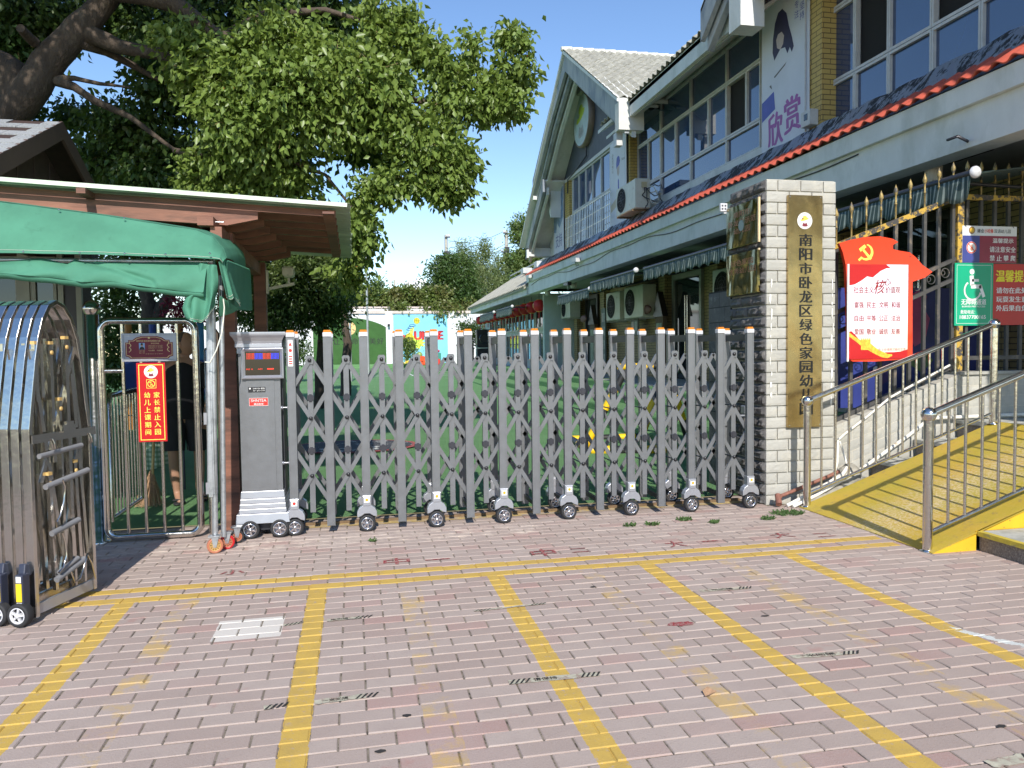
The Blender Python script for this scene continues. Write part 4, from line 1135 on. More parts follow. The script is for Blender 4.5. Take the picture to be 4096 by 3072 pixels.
# ================================================================ OLD STAINLESS FOLDING GATE (pushed together)
old = root('stacked_folding_gate', (-1.6, 4.6, 0), 'old stainless steel folding gate pushed together into a stack of hoops', 'folding gate')
A_ = Vector((-1.667, 4.383, 0)); B_ = Vector((-1.519, 4.813, 0)); AB = B_-A_; sd_ = Vector((-AB.y, AB.x, 0)).normalized()   # stack direction (to the left)
def hp(t, z, k=0., off=0.): return A_+AB*t+sd_*(k)+Vector((0, 0, z))+AB.normalized()*off
prof_h = [(0, .02), (0, .55), (0, 1.02), (.06, 1.18), (.14, 1.38), (.20, 1.50), (.28, 1.60), (.38, 1.67), (.50, 1.695), (.62, 1.675), (.74, 1.61), (.84, 1.50), (.90, 1.36), (.95, 1.15), (1.0, .98), (1.0, .5), (1.0, .03)]
M['plastic_tan'] = mat('yellowed_plastic_cap', (.62, .40, .14), .5, var=.12)
def hoop(k0, w, th, m, parent):
    mb = MB(); pts = [hp(t, z, k0) for t, z in prof_h]; n_ = len(pts); e = AB.normalized(); vs = []
    for i, p in enumerate(pts):
        a = pts[max(0, i-1)]; b = pts[min(n_-1, i+1)]; T = (b-a).normalized(); nn = T.cross(sd_).normalized()
        if nn.dot(p-hp(.5, .9, k0)) < 0: nn = -nn
        vs += [p+nn*th*.5, p+nn*th*.5+sd_*w, p-nn*th*.5+sd_*w, p-nn*th*.5]
    fs = []
    for i in range(n_-1):
        for j in range(4): fs.append((i*4+j, i*4+(j+1) % 4, (i+1)*4+(j+1) % 4, (i+1)*4+j))
    fs.append((0, 1, 2, 3)); fs.append((n_*4-4, n_*4-3, n_*4-2, n_*4-1))
    mb.add(vs, fs); return mb.build('hoop', m, parent, bevel=.003)
for i in range(11): hoop(i*.062, .046, .026, M['steel_old'], old)
for i in range(4):
    k = .0+i*.124
    mb = MB(); mb.bar(hp(.03, .06, k+.02), hp(.97, .06, k+.02), .02, .055); mb.build('bottom_bar', M['silver'] if i == 0 else M['steel_old'], old)
# inner struts hanging between the hoops
for i in range(7):
    k = i*.062+.02
    for t, za, zb, w in ((.16, 1.47, 1.16, .022), (.40, 1.47, .82, .022), (.66, 1.50, .20, .024), (.30, .76, .12, .022), (.74, .80, .20, .024), (.52, 1.16, .25, .016)):
        if i > 3 and t in (.30, .52): continue
        dt = (i % 3)*.015
        mb = MB(); mb.bar(hp(t+dt, za, k), hp(t+dt+(.05 if za < 1 else 0), zb, k), .020, w, AB); st = mb.build('hanging_strut', M['steel_old'], old)
        if i < 1:
            mb = MB(); mb.bar(hp(t+dt, za-.005, k), hp(t+dt, za+.012, k), .026, w+.006, AB); mb.build('strut_cap', M['plastic_tan'], st)
            mb = MB(); mb.lathe(hp(t+dt, za-.05, k-.012), -sd_, [(.012, 0), (.012, .004), (.008, .007), (0, .008)], 12); mb.build('plastic_knob', M['plastic_tan'], st)
for i in range(3):
    k = i*.12+.03
    for t0, z0_, t1, z1_ in ((.12, 1.44, .55, .2), (.2, .72, .85, 1.45), (.85, .9, .45, .15), (.78, 1.3, .95, .25)):
        mb = MB(); mb.bar(hp(t0, z0_, k), hp(t1, z1_, k), .012, .024, AB); mb.build('scissor_bar', M['steel_old'], old)
# cross rods with grey rubber sleeves, latch plate
M['grey_sleeve'] = mat('grey_rubber_sleeve', (.20, .20, .21), .7, var=.15)
for t0, z0_, t1, z1_, r_ in ((.1, .87, .82, .89, .014), (.18, .70, .92, .74, .016), (.25, .44, .72, .47, .016), (.30, .18, .80, .235, .017), (.34, .215, .68, .255, .013)):
    mb = MB(); mb.tube([hp(t0, z0_, -.004), hp(t1, z1_, -.004)], r_, 12); mb.build('sleeved_rod', M['grey_sleeve'], old)
mb = MB(); mb.bar(hp(-.02, .965, -.012), hp(1.06, .965, -.012), .006, .045); lp_ = mb.build('latch_plate', M['steel'], old)
mb = MB(); mb.bar(hp(.45, 1.0, -.018), hp(.66, 1.0, -.018), .02, .04); mb.bar(hp(.50, 1.03, -.02), hp(.62, 1.03, -.02), .025, .018)
mb.build('lock_body', M['steel'], lp_)
for t in (.28, .93): mb = MB(); mb.tube([hp(t, .955, -.02), hp(t+.01, .93, -.028), hp(t+.015, .90, -.028), hp(t-.01, .895, -.024), hp(t-.012, .93, -.02)], .004, 6); mb.build('hook', M['steel'], lp_)
for pts in ([(.42, .72), (.46, .68), (.43, .60), (.36, .53), (.30, .50)], [(.38, .43), (.42, .38), (.44, .30), (.38, .24), (.30, .22)], [(.5, .2), (.56, .13), (.66, .14), (.74, .20), (.80, .26), (.88, .2), (.94, .1)]):
    mb = MB(); mb.tube([hp(t, z, -.02) for t, z in pts], .006, 6); mb.build('loose_cable', M['steel'], old)
M['yellow_plastic'] = mat('yellow_plastic_panel', (.85, .58, .02), .4, var=.05)
M['navy_plastic'] = mat('black_blue_plastic', (.03, .035, .06), .45, var=.1)
for i in range(3):
    c_ = hp(-.13, 0, .035+i*.124)
    br = MB(); br.bar(c_+Vector((0, 0, .07)), c_+Vector((0, 0, .27)), .045, .05, AB); br.bar(c_+Vector((0, .03, .25)), c_+Vector((0, .05, .31)), .04, .05, AB)
    bo = br.build('caster_bracket', M['navy_plastic'], old, bevel=.006)
    e = -AB.normalized()
    pl = MB(); pl.bar(c_+e*.0255+Vector((0, 0, .13)), c_+e*.0255+Vector((0, 0, .225)), .032, .003, e); pl.build('yellow_panel', M['yellow_plastic'], bo)
    pl = MB(); pl.bar(c_+e*.0255+Vector((0, 0, .095)), c_+e*.0255+Vector((0, 0, .125)), .028, .003, e); pl.bar(c_+e*.0255+Vector((0, 0, .23)), c_+e*.0255+Vector((0, 0, .262)), .028, .003, e); pl.build('white_clip', M['white_gloss'], bo)
    w_ = wheel(old, c_+e*.02+Vector((0, 0, .062)), .062, .05, 5, axis=tuple(e), tyre=M['rubber'], hub=M['gate_white'])

# ================================================================ BALL TOPPED POST, SWING GATE
bp_ = root('ball_topped_post', (-1.9, 6.15, 0), 'thick stainless steel post with a ball on top between the stacked gate and the wicket', 'post')
mb = MB(); mb.lathe((-1.9, 6.15, 0), (0, 0, 1), [(.075, 0), (.075, .012), (.047, .014), (.047, 1.70), (.038, 1.71)], 28); mb.build('shaft', M['steel_old'], bp_)
mb = MB(); mb.sphere((-1.9, 6.15, 1.748), .062, 30, 20); mb.build('ball', M['steel'], bp_)

def round_rect(x0, x1, z0, z1, y, r, n=7):
    pts = []
    for cx_, cz_, a0 in ((x1-r, z1-r, 0), (x0+r, z1-r, 90), (x0+r, z0+r, 180), (x1-r, z0+r, 270)):
        for i in range(n): a = math.radians(a0+90*i/(n-1)); pts.append((cx_+r*math.cos(a), y, cz_+r*math.sin(a)))
    return pts
wk = root('wicket_gate', (-1.5, 6.12, 0), 'stainless steel pedestrian wicket gate with two notices hung on it', 'gate')
mb = MB(); mb.tube(round_rect(-1.835, -1.178, .035, 1.655, 6.12, .075), .026, 18, closed=True); mb.build('frame', M['steel'], wk)
for x in (-1.69, -1.563, -1.436, -1.309):
    mb = MB(); mb.tube([(x, 6.12, .055), (x, 6.12, 1.64)], .0125, 12); mb.build('vertical_bar', M['steel'], wk)
mb = MB(); mb.tube([(-1.815, 6.12, 1.285), (-1.69, 6.12, 1.285)], .018, 12); mb.build('short_crossbar', M['steel'], wk)
for z in (.35, 1.3): mb = MB(); mb.tube([(-1.865, 6.135, z), (-1.845, 6.135, z)], .018, 10); mb.build('hinge', M['steel_old'], wk)
lpst = root('latch_posts', (-1.12, 6.2, 0), 'pair of dull steel tubes closing the gap beside the wicket gate', 'post')
mb = MB(); mb.lathe((-1.112, 6.2, 0), (0, 0, 1), [(.022, 0), (.022, 1.43), (.012, 1.45), (0, 1.452)], 18); mb.build('tube', M['steel_old'], lpst)
mb = MB(); mb.tube([(-1.05, 6.3, 0), (-1.05, 6.3, 1.56), (-1.08, 6.24, 1.62), (-1.12, 6.2, 1.60)], .018, 14); mb.build('tube', M['steel_old'], lpst)
for z in (.32, .86): mb = MB(); mb.box(-1.145, -1.085, 6.17, 6.19, z, z+.09); mb.build('latch_tab', M['silver'], lpst)

# notice board 1
nb = root('duty_notice_board', (-1.49, 6.09, 1.355), 'maroon and gold duty notice in a silver frame on top of the wicket gate', 'notice board')
NX0, NX1, NZ0, NZ1 = -1.682, -1.303, 1.352, 1.562; yn = 6.075
mb = MB(); mb.box(NX0, NX1, yn, yn+.012, NZ0, NZ1); mb.build('back_panel', M['silver'], nb)
mb = MB()
for a in ((NX0, NX1, NZ1-.014, NZ1), (NX0, NX1, NZ0, NZ0+.012), (NX0, NX0+.012, NZ0+.012, NZ1-.014), (NX1-.012, NX1, NZ0+.012, NZ1-.014)): mb.cbox(a[0], a[1], yn-.008, yn, a[2], a[3], .002)
mb.build('frame', M['silver'], nb)
def plq(k, y):
    cx_, w, h = -1.4925, .165-k, .0
    zt = NZ1-.022-k; zb = NZ0+.020+k
    pts = [(-w, zb+.02), (-w, zt-.045), (-w+.022, zt-.045), (-w+.022, zt-.028), (-w+.05, zt-.028), (-w+.075, zt-.01), (-w+.11, zt), (w-.11, zt), (w-.075, zt-.01), (w-.05, zt-.028), (w-.022, zt-.028), (w-.022, zt-.045), (w, zt-.045), (w, zb+.02), (w-.02, zb+.015), (w-.035, zb), (-w+.035, zb), (-w+.02, zb+.015)]
    return [(cx_+a, y, b) for a, b in pts]
mb = MB(); poly_fan(mb, plq(0, yn-.0008)); pl_ = mb.build('maroon_plaque', M['maroon'], nb)
M['gold_line'] = mat('pale_gold_print', (.80, .62, .30), .4, var=.05)
mb = MB(); a = plq(.006, yn-.0014); b = plq(.009, yn-.0014); n_ = len(a)
mb.add(a+b, [(i, (i+1) % n_, n_+(i+1) % n_, n_+i) for i in range(n_)]); mb.build('gold_outline', M['gold_line'], pl_)
mb = MB(); yt = yn-.0014
text(mb, '南阳市卧龙区绿色家园幼儿园', (-1.497, yt, 1.505), (.165, .0125), bold=.02); text(mb, '职务范围', (-1.452, yt, 1.486), (.055, .010), bold=.01)
for k_ in range(3): text(mb, '负责园区安全保卫工作，外来人员登记', (-1.449, yt, 1.4705-k_*.0095), (.10, .0058))
text(mb, '今日值班', (-1.477, yt, 1.4335), (.043, .0105), bold=.01); text(mb, '今夜值班', (-1.420, yt, 1.4335), (.043, .0105), bold=.01)
for k_ in range(3): text(mb, ('姓名：李安', '部门：后勤', '职务：保卫')[k_], (-1.543, yt, 1.434-k_*.0095), (.038, .0062))
text(mb, '监督电话 办公室制', (-1.46, yt, 1.409), (.12, .005))
for sx_ in (-1, 1):
    for k_ in range(12):
        a = k_*.55; mb.disc((-1.4925+sx_*(.138-.012*abs(math.sin(k_*.6))), yt, 1.425+k_*.006), (0, -1, 0), .0035, 6)
mb.disc((-1.4925, yt, 1.528), (0, -1, 0), .008, 10)
mb.build('gold_lettering', M['gold_line'], pl_)['kind'] = 'stuff'
mb = MB(); mb.box(-1.563, -1.523, yt, yt+.0004, 1.441, 1.49); ph = mb.build('portrait_photo', mat('photo_blue', (.25, .45, .75), .3), pl_)
mb = MB(); mb.disc((-1.543, yt-.0006, 1.472), (0, -1, 0), .0095, 14); mb.build('portrait_face', M['figure'] if 'figure' in M else mat('portrait_skin', (.5, .3, .2), .5), ph)
mb = MB(); mb.add([(-1.561, yt-.0007, 1.4415), (-1.525, yt-.0007, 1.4415), (-1.528, yt-.0007, 1.455), (-1.54, yt-.0007, 1.463), (-1.556, yt-.0007, 1.457)], [(0, 1, 2, 3, 4)]); mb.disc((-1.543, yt-.0008, 1.481), (0, -1, 0), .008, 10); mb.build('portrait_uniform', M['ink'], ph)
# red vertical notice
rn = root('red_wicket_sign', (-1.49, 6.09, .75), 'red and yellow vertical no entry sign hung lower on the wicket gate', 'sign')
RX_, RX2 = -1.587, -1.388
mb = MB(); mb.box(RX_, RX2, yn, yn+.006, .752, 1.342); rb2 = mb.build('board', M['deep_red'], rn)
mb = MB(); yy2 = yn-.0008
for a in ((RX_+.014, RX2-.014, 1.324, 1.329), (RX_+.014, RX2-.014, .765, .770), (RX_+.014, RX_+.019, .770, 1.324), (RX2-.019, RX2-.014, .770, 1.324)): mb.box(a[0], a[1], yy2, yy2+.0005, a[2], a[3])
mb.build('yellow_border', M['yellow_print'], rb2)
emblem((-1.487, yn-.0005, 1.275), .048, 'front', rn)
mb = MB()
for a in ((-1.521, -1.453, 1.216, 1.219), (-1.521, -1.453, 1.152, 1.155), (-1.521, -1.518, 1.155, 1.216), (-1.456, -1.453, 1.155, 1.216)): mb.box(a[0], a[1], yy2, yy2+.0005, a[2], a[3])
mb.disc((-1.487, yy2, 1.1855), (0, -1, 0), .0265, 24)
mb.build('warning_symbol', M['yellow_print'], rb2)
mb = MB(); c_ = Vector((-1.487, yy2-.0007, 1.1855)); mb.disc(c_, (0, -1, 0), .0215, 24); mb.build('symbol_inside', M['deep_red'], rb2)
mb = MB(); y_ = yy2-.0014; mb.disc((-1.489, y_, 1.199), (0, -1, 0), .0038, 10)
for p, q, w in (((-1.488, 1.194), (-1.487, 1.182), .007), ((-1.487, 1.184), (-1.493, 1.170), .0035), ((-1.487, 1.184), (-1.480, 1.171), .0035), ((-1.488, 1.192), (-1.496, 1.184), .0028), ((-1.488, 1.192), (-1.480, 1.186), .0028), ((-1.502, 1.2005), (-1.472, 1.1705), .0035)):
    p = Vector((p[0], y_, p[1])); q = Vector((q[0], y_, q[1])); t = (q-p).normalized(); s = Vector((-t.z, 0, t.x))*w/2; mb.quad(p-s, q-s, q+s, p+s)
mb.build('walking_figure', M['yellow_print'], rb2)
mb = MB()
for i, c_ in enumerate('家长禁止入园'): text(mb, c_, (-1.452, yy2, 1.102-i*.0555), .042, bold=.015)
for i, c_ in enumerate('幼儿上课期间'): text(mb, c_, (-1.519, yy2, 1.102-i*.0555), .042, bold=.015)
mb.build('sign_lettering', M['yellow_print'], rb2)['kind'] = 'stuff'
# inner leaf standing open behind
il = root('inner_gate_leaf', (-1.9, 6.6, 0), 'dark low steel gate leaf standing open behind the wicket', 'gate')
mb = MB(); mb.tube([(-1.86, 6.3, .12), (-1.86, 6.3, 1.03), (-1.86, 6.36, 1.09), (-1.86, 7.1, 1.10), (-1.86, 7.15, 1.05), (-1.86, 7.15, .14)], .022, 12); mb.tube([(-1.86, 6.3, .14), (-1.86, 7.15, .14)], .018, 10); mb.build('frame', M['steel_old'], il)
for i in range(9): mb = MB(); mb.tube([(-1.86, 6.385+i*.085, .14), (-1.86, 6.385+i*.085, 1.08)], .008, 8); mb.build('bar', M['steel_old'], il)

# ================================================================ GREEN CANOPY ON CASTERS
def fabric(name, col, tr=.25):
    m, nt, bs = new_mat(name); P_ = pos(nt); a = noise(nt, P_, 3, 4, .6); w = noise(nt, P_, 300, 2, .6); d = noise(nt, P_, 11, 5, .7)
    c = mix(nt, a.step(.35, .65), scl(col, .9), scl(col, 1.12)); c = mix(nt, d.step(.6, .75)*.35, c, scl(col, .45))
    nt.links.new(c, bs.inputs['Base Color']); bs.inputs['Roughness'].default_value = .75; bs.inputs['Specular IOR Level'].default_value = .3
    bump(nt, bs, w*.4+d*.6, .003)
    t = nt.nodes.new('ShaderNodeBsdfTranslucent'); nt.links.new(c, t.inputs[0]); mx = nt.nodes.new('ShaderNodeMixShader'); mx.inputs[0].default_value = tr
    out = nt.nodes['Material Output']; nt.links.new(bs.outputs[0], mx.inputs[1]); nt.links.new(t.outputs[0], mx.inputs[2]); nt.links.new(mx.outputs[0], out.inputs[0]); return m
M['tarp'] = fabric('green_tarpaulin', (.095, .30, .195))
M['galv'] = mat('galvanised_tube', (.50, .52, .54), .38, .75, var=.15, vs=14, col2=(.34, .36, .38), c2s=12, c2lo=.5, c2hi=.65)
M['thread'] = mat('white_thread', (.72, .72, .62), .8)
can = root('green_canopy', (-1.5, 5.6, 0), 'green tarpaulin canopy on galvanised poles with caster wheels', 'canopy')
def cloth_grid(f, nu, nv, name, m, parent, sub=1, hems=()):
    mb = MB(); vs = [f(i/nu, j/nv) for j in range(nv+1) for i in range(nu+1)]; W_ = nu+1
    mb.add(vs, [(j*W_+i, j*W_+i+1, (j+1)*W_+i+1, (j+1)*W_+i) for j in range(nv) for i in range(nu)], True)
    o = mb.build(name, m, parent); so = o.modifiers.new('thick', 'SOLIDIFY'); so.thickness = .003; so.offset = 0
    if sub: s_ = o.modifiers.new('sub', 'SUBSURF'); s_.levels = sub; s_.render_levels = sub
    return o
def lerp(pts, u):
    u = max(0, min(1, u))*(len(pts)-1); i = min(int(u), len(pts)-2); f = u-i; return Vector(pts[i])*(1-f)+Vector(pts[i+1])*f
NZ = lambda x, y, z=0: mnoise.noise(Vector((x, y, z)))
top_l = [(-3.4, 5.62, 2.62), (-2.25, 5.62, 2.462), (-1.55, 5.62, 2.365), (-1.0, 5.62, 2.288), (-.93, 5.62, 2.262), (-.875, 5.60, 2.20), (-.845, 5.56, 2.115)]
top_l = [(-3.766, 5.6, 2.556), (-2.827, 5.6, 2.477), (-2.255, 5.6, 2.42), (-1.655, 5.6, 2.349), (-1.185, 5.6, 2.28), (-1.041, 5.6, 2.257), (-0.944, 5.6, 2.216), (-0.873, 5.58, 2.128), (-0.843, 5.5, 2.05)]
bot_l = [(-3.669, 5.42, 2.048), (-2.753, 5.42, 2.056), (-2.196, 5.42, 2.058), (-1.611, 5.42, 2.056), (-1.154, 5.42, 2.045), (-1.013, 5.42, 2.042), (-0.918, 5.42, 2.038), (-0.876, 5.43, 2.037), (-0.862, 5.46, 2.02)]
def front(u, v):
    a = lerp(top_l, u); b = lerp(bot_l, u); p = a*(1-v)+b*v; p.y += -.012*math.sin(PI*v)+.008*NZ(p.x*4, v*3); p.z += .004*NZ(p.x*7, 2.); return p
cloth_grid(front, 64, 8, 'front_valance', M['tarp'], can, 1)
def roofc(u, v):
    a = lerp(top_l, u); p = Vector(a); p.y += v*1.0; p.z += .10*math.sin(PI*v*.5)-.25*v*v*(u > .99); p.z -= .0; return p+Vector((0, 0, .004*NZ(p.x*5, v*6)))
cloth_grid(roofc, 40, 6, 'roof_sheet', M['tarp'], can, 1)
cloth_grid(lambda u, v: lerp([top_l[-1], (top_l[-1][0]+.02, 6.6, top_l[-1][2]+.05)], u)+Vector((.012*math.sin(9*u)*v, 0, -.35*v)), 12, 4, 'end_sheet', M['tarp'], can, 1)
# rolled up lower curtain with folds
lo_t = [(-3.204, 5.5, 1.992), (-2.23, 5.5, 2.017), (-1.98, 5.5, 2.042), (-1.833, 5.5, 2.005), (-1.787, 5.5, 2.038), (-1.606, 5.5, 2.02), (-1.391, 5.5, 2.019), (-1.171, 5.5, 2.027), (-0.957, 5.5, 2.027)]
lo_b = [(-3.149, 5.4, 1.929), (-2.192, 5.4, 1.933), (-1.978, 5.4, 1.909), (-1.818, 5.4, 1.894), (-1.715, 5.4, 1.875), (-1.536, 5.4, 1.88), (-1.355, 5.4, 1.851), (-1.125, 5.4, 1.819), (-0.977, 5.4, 1.809)]
def lower(u, v):
    a = lerp(lo_t, u); b = lerp(lo_b, u); p = a*(1-v)+b*v
    f = math.sin((u*9+v*2.2)*2.6+1.5*NZ(u*6, v*2))*.018*v*(1-.3*v) + .03*math.sin(PI*v)*(-1)
    dv = abs(v-(u*6.2-3.3)*.5); crease = -.028*math.exp(-(dv*7)**2) if .5 < u < .8 else 0
    p.y += f-crease; return p
cloth_grid(lower, 90, 14, 'rolled_curtain', M['tarp'], can, 1)
def under(u, v):
    a = Vector(lerp(lo_b, u)); r_ = .035; t = v*PI*1.15; return a+Vector((0, r_*(1-math.cos(t)), -r_*math.sin(t)*.9+.006*NZ(a.x*9, v*3)))
cloth_grid(under, 60, 8, 'curtain_roll', M['tarp'], can, 1)
# bunched corner drape: pleats hanging down to a curved hem
def drape(u, v):
    tl = Vector((-1.057, 5.48, 2.02)); tr_ = Vector((-0.888, 5.44, 2.001)); x = tl*(1-u)+tr_*u
    hem = lerp([(-1.104, 5.44, 1.662), (-1.073, 5.42, 1.622), (-1.006, 5.4, 1.608), (-0.949, 5.42, 1.638), (-0.915, 5.46, 1.725)], u)
    p = x*(1-v)+hem*v; p.y += .03*math.sin(u*13+1.2*v)*(.35+.65*v)+.012*NZ(u*5, v*4); p.x += .008*math.sin(v*7+u*5); return p
cloth_grid(drape, 40, 16, 'corner_drape', M['tarp'], can, 1)
def curl(u, v):
    a = lerp([(-1.049, 5.45, 1.813), (-1.098, 5.43, 1.781), (-1.124, 5.44, 1.707), (-1.104, 5.44, 1.64), (-1.049, 5.42, 1.611)], u); b = lerp([(-1.011, 5.46, 1.814), (-1.032, 5.48, 1.768), (-1.041, 5.48, 1.709), (-1.032, 5.46, 1.662), (-1.014, 5.44, 1.618)], u)
    p = a*(1-v)+b*v; p.y -= .05*math.sin(PI*v); return p
cloth_grid(curl, 14, 8, 'curled_flap', M['tarp'], can, 1)
def flap(u, v):
    a = lerp([(-0.886, 5.45, 2.027), (-0.864, 5.5, 2.05), (-0.854, 5.6, 2.054)], u); b = lerp([(-0.842, 5.44, 1.774), (-0.819, 5.5, 1.766), (-0.799, 5.56, 1.787), (-0.783, 5.62, 1.722), (-0.787, 5.74, 1.754)], u)
    p = a*(1-v)+b*v; p.y += .03*math.sin(u*11)*v; p.x += .006*math.sin(u*17+v*2)*v; return p
cloth_grid(flap, 24, 12, 'side_flap', M['tarp'], can, 1)
def dark_in(u, v):
    a = lerp([(-0.894, 5.5, 1.804), (-0.854, 5.52, 1.771), (-0.789, 5.66, 1.719)], u); b = lerp([(-0.924, 5.6, 1.655), (-0.87, 5.6, 1.669), (-0.828, 5.66, 1.692)], u); return a*(1-v)+b*v
cloth_grid(dark_in, 8, 4, 'inner_flap', M['tarp'], can, 1)
mb = MB()
for fn, v0 in ((front, .93), (drape, .955), (drape, .985)):
    pts = [Vector(fn(i/60, v0))+Vector((0, -.0045, 0)) for i in range(61)]; mb.tube(pts, .0011, 4)
for v0 in (.9, .97): mb.tube([Vector(flap(i/30, v0))+Vector((.0, -.006, 0)) for i in range(31)], .0014, 4)
o = mb.build('hem_stitching', M['thread'], can); o['kind'] = 'stuff'
for px in ((-1.893, 5.57, 2.368), (-1.496, 5.57, 2.321), (-2.053, 5.405, 2.068), (-1.725, 5.405, 2.066), (-1.456, 5.405, 2.064), (-1.207, 5.405, 2.064), (-0.931, 5.405, 2.073)):
    mb = MB(); mb.lathe((px[0], px[1]-.006, px[2]), (0, -1, 0), [(.007, 0), (.007, .003), (.003, .007), (0, .008)], 10); mb.build('rivet', M['chrome'], can)
for (x, y, za, zb, r_) in ((-.955, 5.62, .13, 2.06, .020), (-.905, 5.66, .10, 1.95, .017), (-.985, 5.60, .42, 1.66, .011)):
    mb = MB(); mb.tube([(x-.035*(1 if za < .2 else 0), y, za), (x, y, zb)], r_, 16); mb.build('pole', M['galv'], can)
mb = MB(); mb.bar((-1.005, 5.60, .40), (-.973, 5.60, 1.82), .028, .018, (0, 1, 0)); mb.build('channel_pole', M['galv'], can)
mb = MB(); mb.tube([(-1.02, 5.615, .50), (-.985, 5.615, 2.0)], .012, 12); mb.build('pole', M['galv'], can)
mb = MB(); mb.tube([(-.99, 5.62, .42), (-.988, 5.62, .55)], .027, 16); mb.build('sleeve', M['galv'], can)
mb = MB(); mb.lathe((-1.03, 5.59, 1.78), (1, 0, 0), [(.008, 0), (.008, .02), (.004, .02), (.004, .07)], 8); mb.build('bolt', M['chrome'], can)
mb = MB(); mb.tube([(-0.87, 5.5, 1.778), (-0.865, 5.5, 1.718), (-0.874, 5.5, 1.633), (-0.885, 5.5, 1.548), (-0.924, 5.5, 1.428), (-0.968, 5.5, 1.343), (-1.001, 5.5, 1.347)], .005, 6); mb.build('tie_cord', M['thread'], can)
for x in (-3.2,): mb = MB(); mb.tube([(x, 5.6, .1), (x, 5.6, 2.5)], .02, 12); mb.build('pole', M['galv'], can)
mb = MB(); mb.tube([(-3.4, 5.52, 2.03), (-.93, 5.52, 2.03)], .016, 10); mb.build('front_tube', M['galv'], can)
M['brown_rubber'] = mat('brick_coloured_caster', (.42, .15, .08), .5, var=.12)
for (x, y, m_, s) in ((-.99, 5.60, M['brown_rubber'], 1), (-.925, 5.70, M['deep_red'], .95), (-.88, 5.86, M['rubber'], .9)):
    wheel(can, (x, y, .055*s), .055*s, .034, 10, axis=(.25, -1, 0), tyre=m_, hub=mat('caster_hub_ochre', (.50, .30, .10), .45) if m_ is M['brown_rubber'] else M['brown_rubber'], name='caster_wheel')
    mb = MB(); mb.box(x-.04, x+.035, y-.03, y+.03, .118, .127)
    for q in (-1, 1): mb.prism([(x-.02, y+q*.022, .118), (x+.03, y+q*.022, .118), (x+.012, y+q*.022, .045), (x-.008, y+q*.022, .045)], (0, .003, 0))
    mb.build('caster_fork', M['galv'], can)

# ================================================================ PERGOLA
M['wood_red'] = mat('red_stained_timber', (.24, .10, .062), .65, var=.25, vs=9, col2=(.07, .035, .025), c2s=5, c2lo=.5, c2hi=.7, bd=.002, bs_=50, stretch=(.25, 1, 1.5), obj=True)
M['corr'] = fabric('pale_green_corrugated_sheet', (.50, .58, .43), .45)
per = root('timber_pergola', (-1.5, 7.2, 0), 'red brown timber pergola with pale green corrugated roof behind the canopy', 'pergola')
rzp = lambda x: 2.53-(x)*.05
def wave(y): return .016*math.sin(2*PI*y/.115)
mb = MB(); ny = 225; y0_, y1_ = 6.0, 9.2; xs_ = [-6.5, -4, -2.4, -1.2, -.4, -.008]
for j in range(ny+1):
    y = y0_+(y1_-y0_)*j/ny
    for x in xs_: mb.v.append((x+(.02*NZ(y*5, 3.) if x > -.1 else 0), y, rzp(x)+wave(y)+.008*NZ(x*2, y*2)))
W_ = len(xs_)
for j in range(ny):
    for i in range(W_-1): mb.f.append((j*W_+i, j*W_+i+1, (j+1)*W_+i+1, (j+1)*W_+i)); mb.mi.append(0); mb.sm.append(True)
rf = mb.build('corrugated_roof', M['corr'], per); so = rf.modifiers.new('t', 'SOLIDIFY'); so.thickness = .004
mb = MB(); mb.bar((-6.5, 5.985, rzp(-6.5)-.004), (-.03, 5.985, rzp(0)-.004), .012, .03); mb.build('front_edge_trim', mat('pale_edge_strip', (.60, .68, .54), .5), per)
yr = [6.14, 6.48, 6.84, 7.22, 7.62, 8.02, 8.42]
for i, y in enumerate(yr):
    mb = MB(); mb.bar((-6.4, y, rzp(-6.4)-.055), (-.12, y, rzp(0)-.048), .045, .05); mb.build('rafter', M['wood_red'], per)
    mb = MB(); xe = -.70+.01*i
    mb.hexa([(-6.4, y-.03, rzp(-6.4)-.20), (xe-.22, y-.03, rzp(xe)-.19), (xe-.22, y+.03, rzp(xe)-.19), (-6.4, y+.03, rzp(-6.4)-.20)], [(-6.4, y-.03, rzp(-6.4)-.084), (xe, y-.03, rzp(xe)-.082), (xe, y+.03, rzp(xe)-.082), (-6.4, y+.03, rzp(-6.4)-.084)])
    mb.hexa([(xe-.22, y-.0295, rzp(xe)-.189), (xe, y-.0295, rzp(xe)-.14), (xe, y+.0295, rzp(xe)-.14), (xe-.22, y+.0295, rzp(xe)-.189)], [(xe-.22, y-.0295, rzp(xe)-.088), (xe, y-.0295, rzp(xe)-.083), (xe, y+.0295, rzp(xe)-.083), (xe-.22, y+.0295, rzp(xe)-.088)])
    mb.build('beam', M['wood_red'], per)
mb = MB(); mb.box(-.21, -.125, 5.86, 8.52, 2.435, 2.452); mb.build('end_batten', M['wood_red'], per)
for x in (-1.9, -3.1): mb = MB(); mb.box(x, x+.06, 5.92, 8.5, rzp(x)-.075, rzp(x)-.035); mb.build('cross_batten', M['wood_red'], per)
mb = MB(); mb.box(-1.01, -.93, 5.9, 8.75, 2.21, 2.33); mb.build('main_beam', M['wood_red'], per)
for x, y in ((-.97, 6.33), (-.95, 8.35), (-4.6, 6.33)):
    mb = MB(); mb.cbox(x-.06, x+.06, y-.06, y+.06, 0, 2.35, .006); mb.build('post', M['wood_red'], per)
mb = MB(); mb.cbox(-1.09, -.98, 5.86, 6.40, 2.33, 2.40, .004); mb.build('beam_end', M['wood_red'], per)
mb = MB(); mb.lathe((-.98, 5.94, 2.37), (1, 0, 0), [(.006, 0), (.006, .06)], 8); mb.build('bolt', M['chrome'], per)
cc = root('white_cctv_camera', (-.7, 8.3, 2.2), 'white security camera on a bracket fixed to the far pergola post', 'camera')
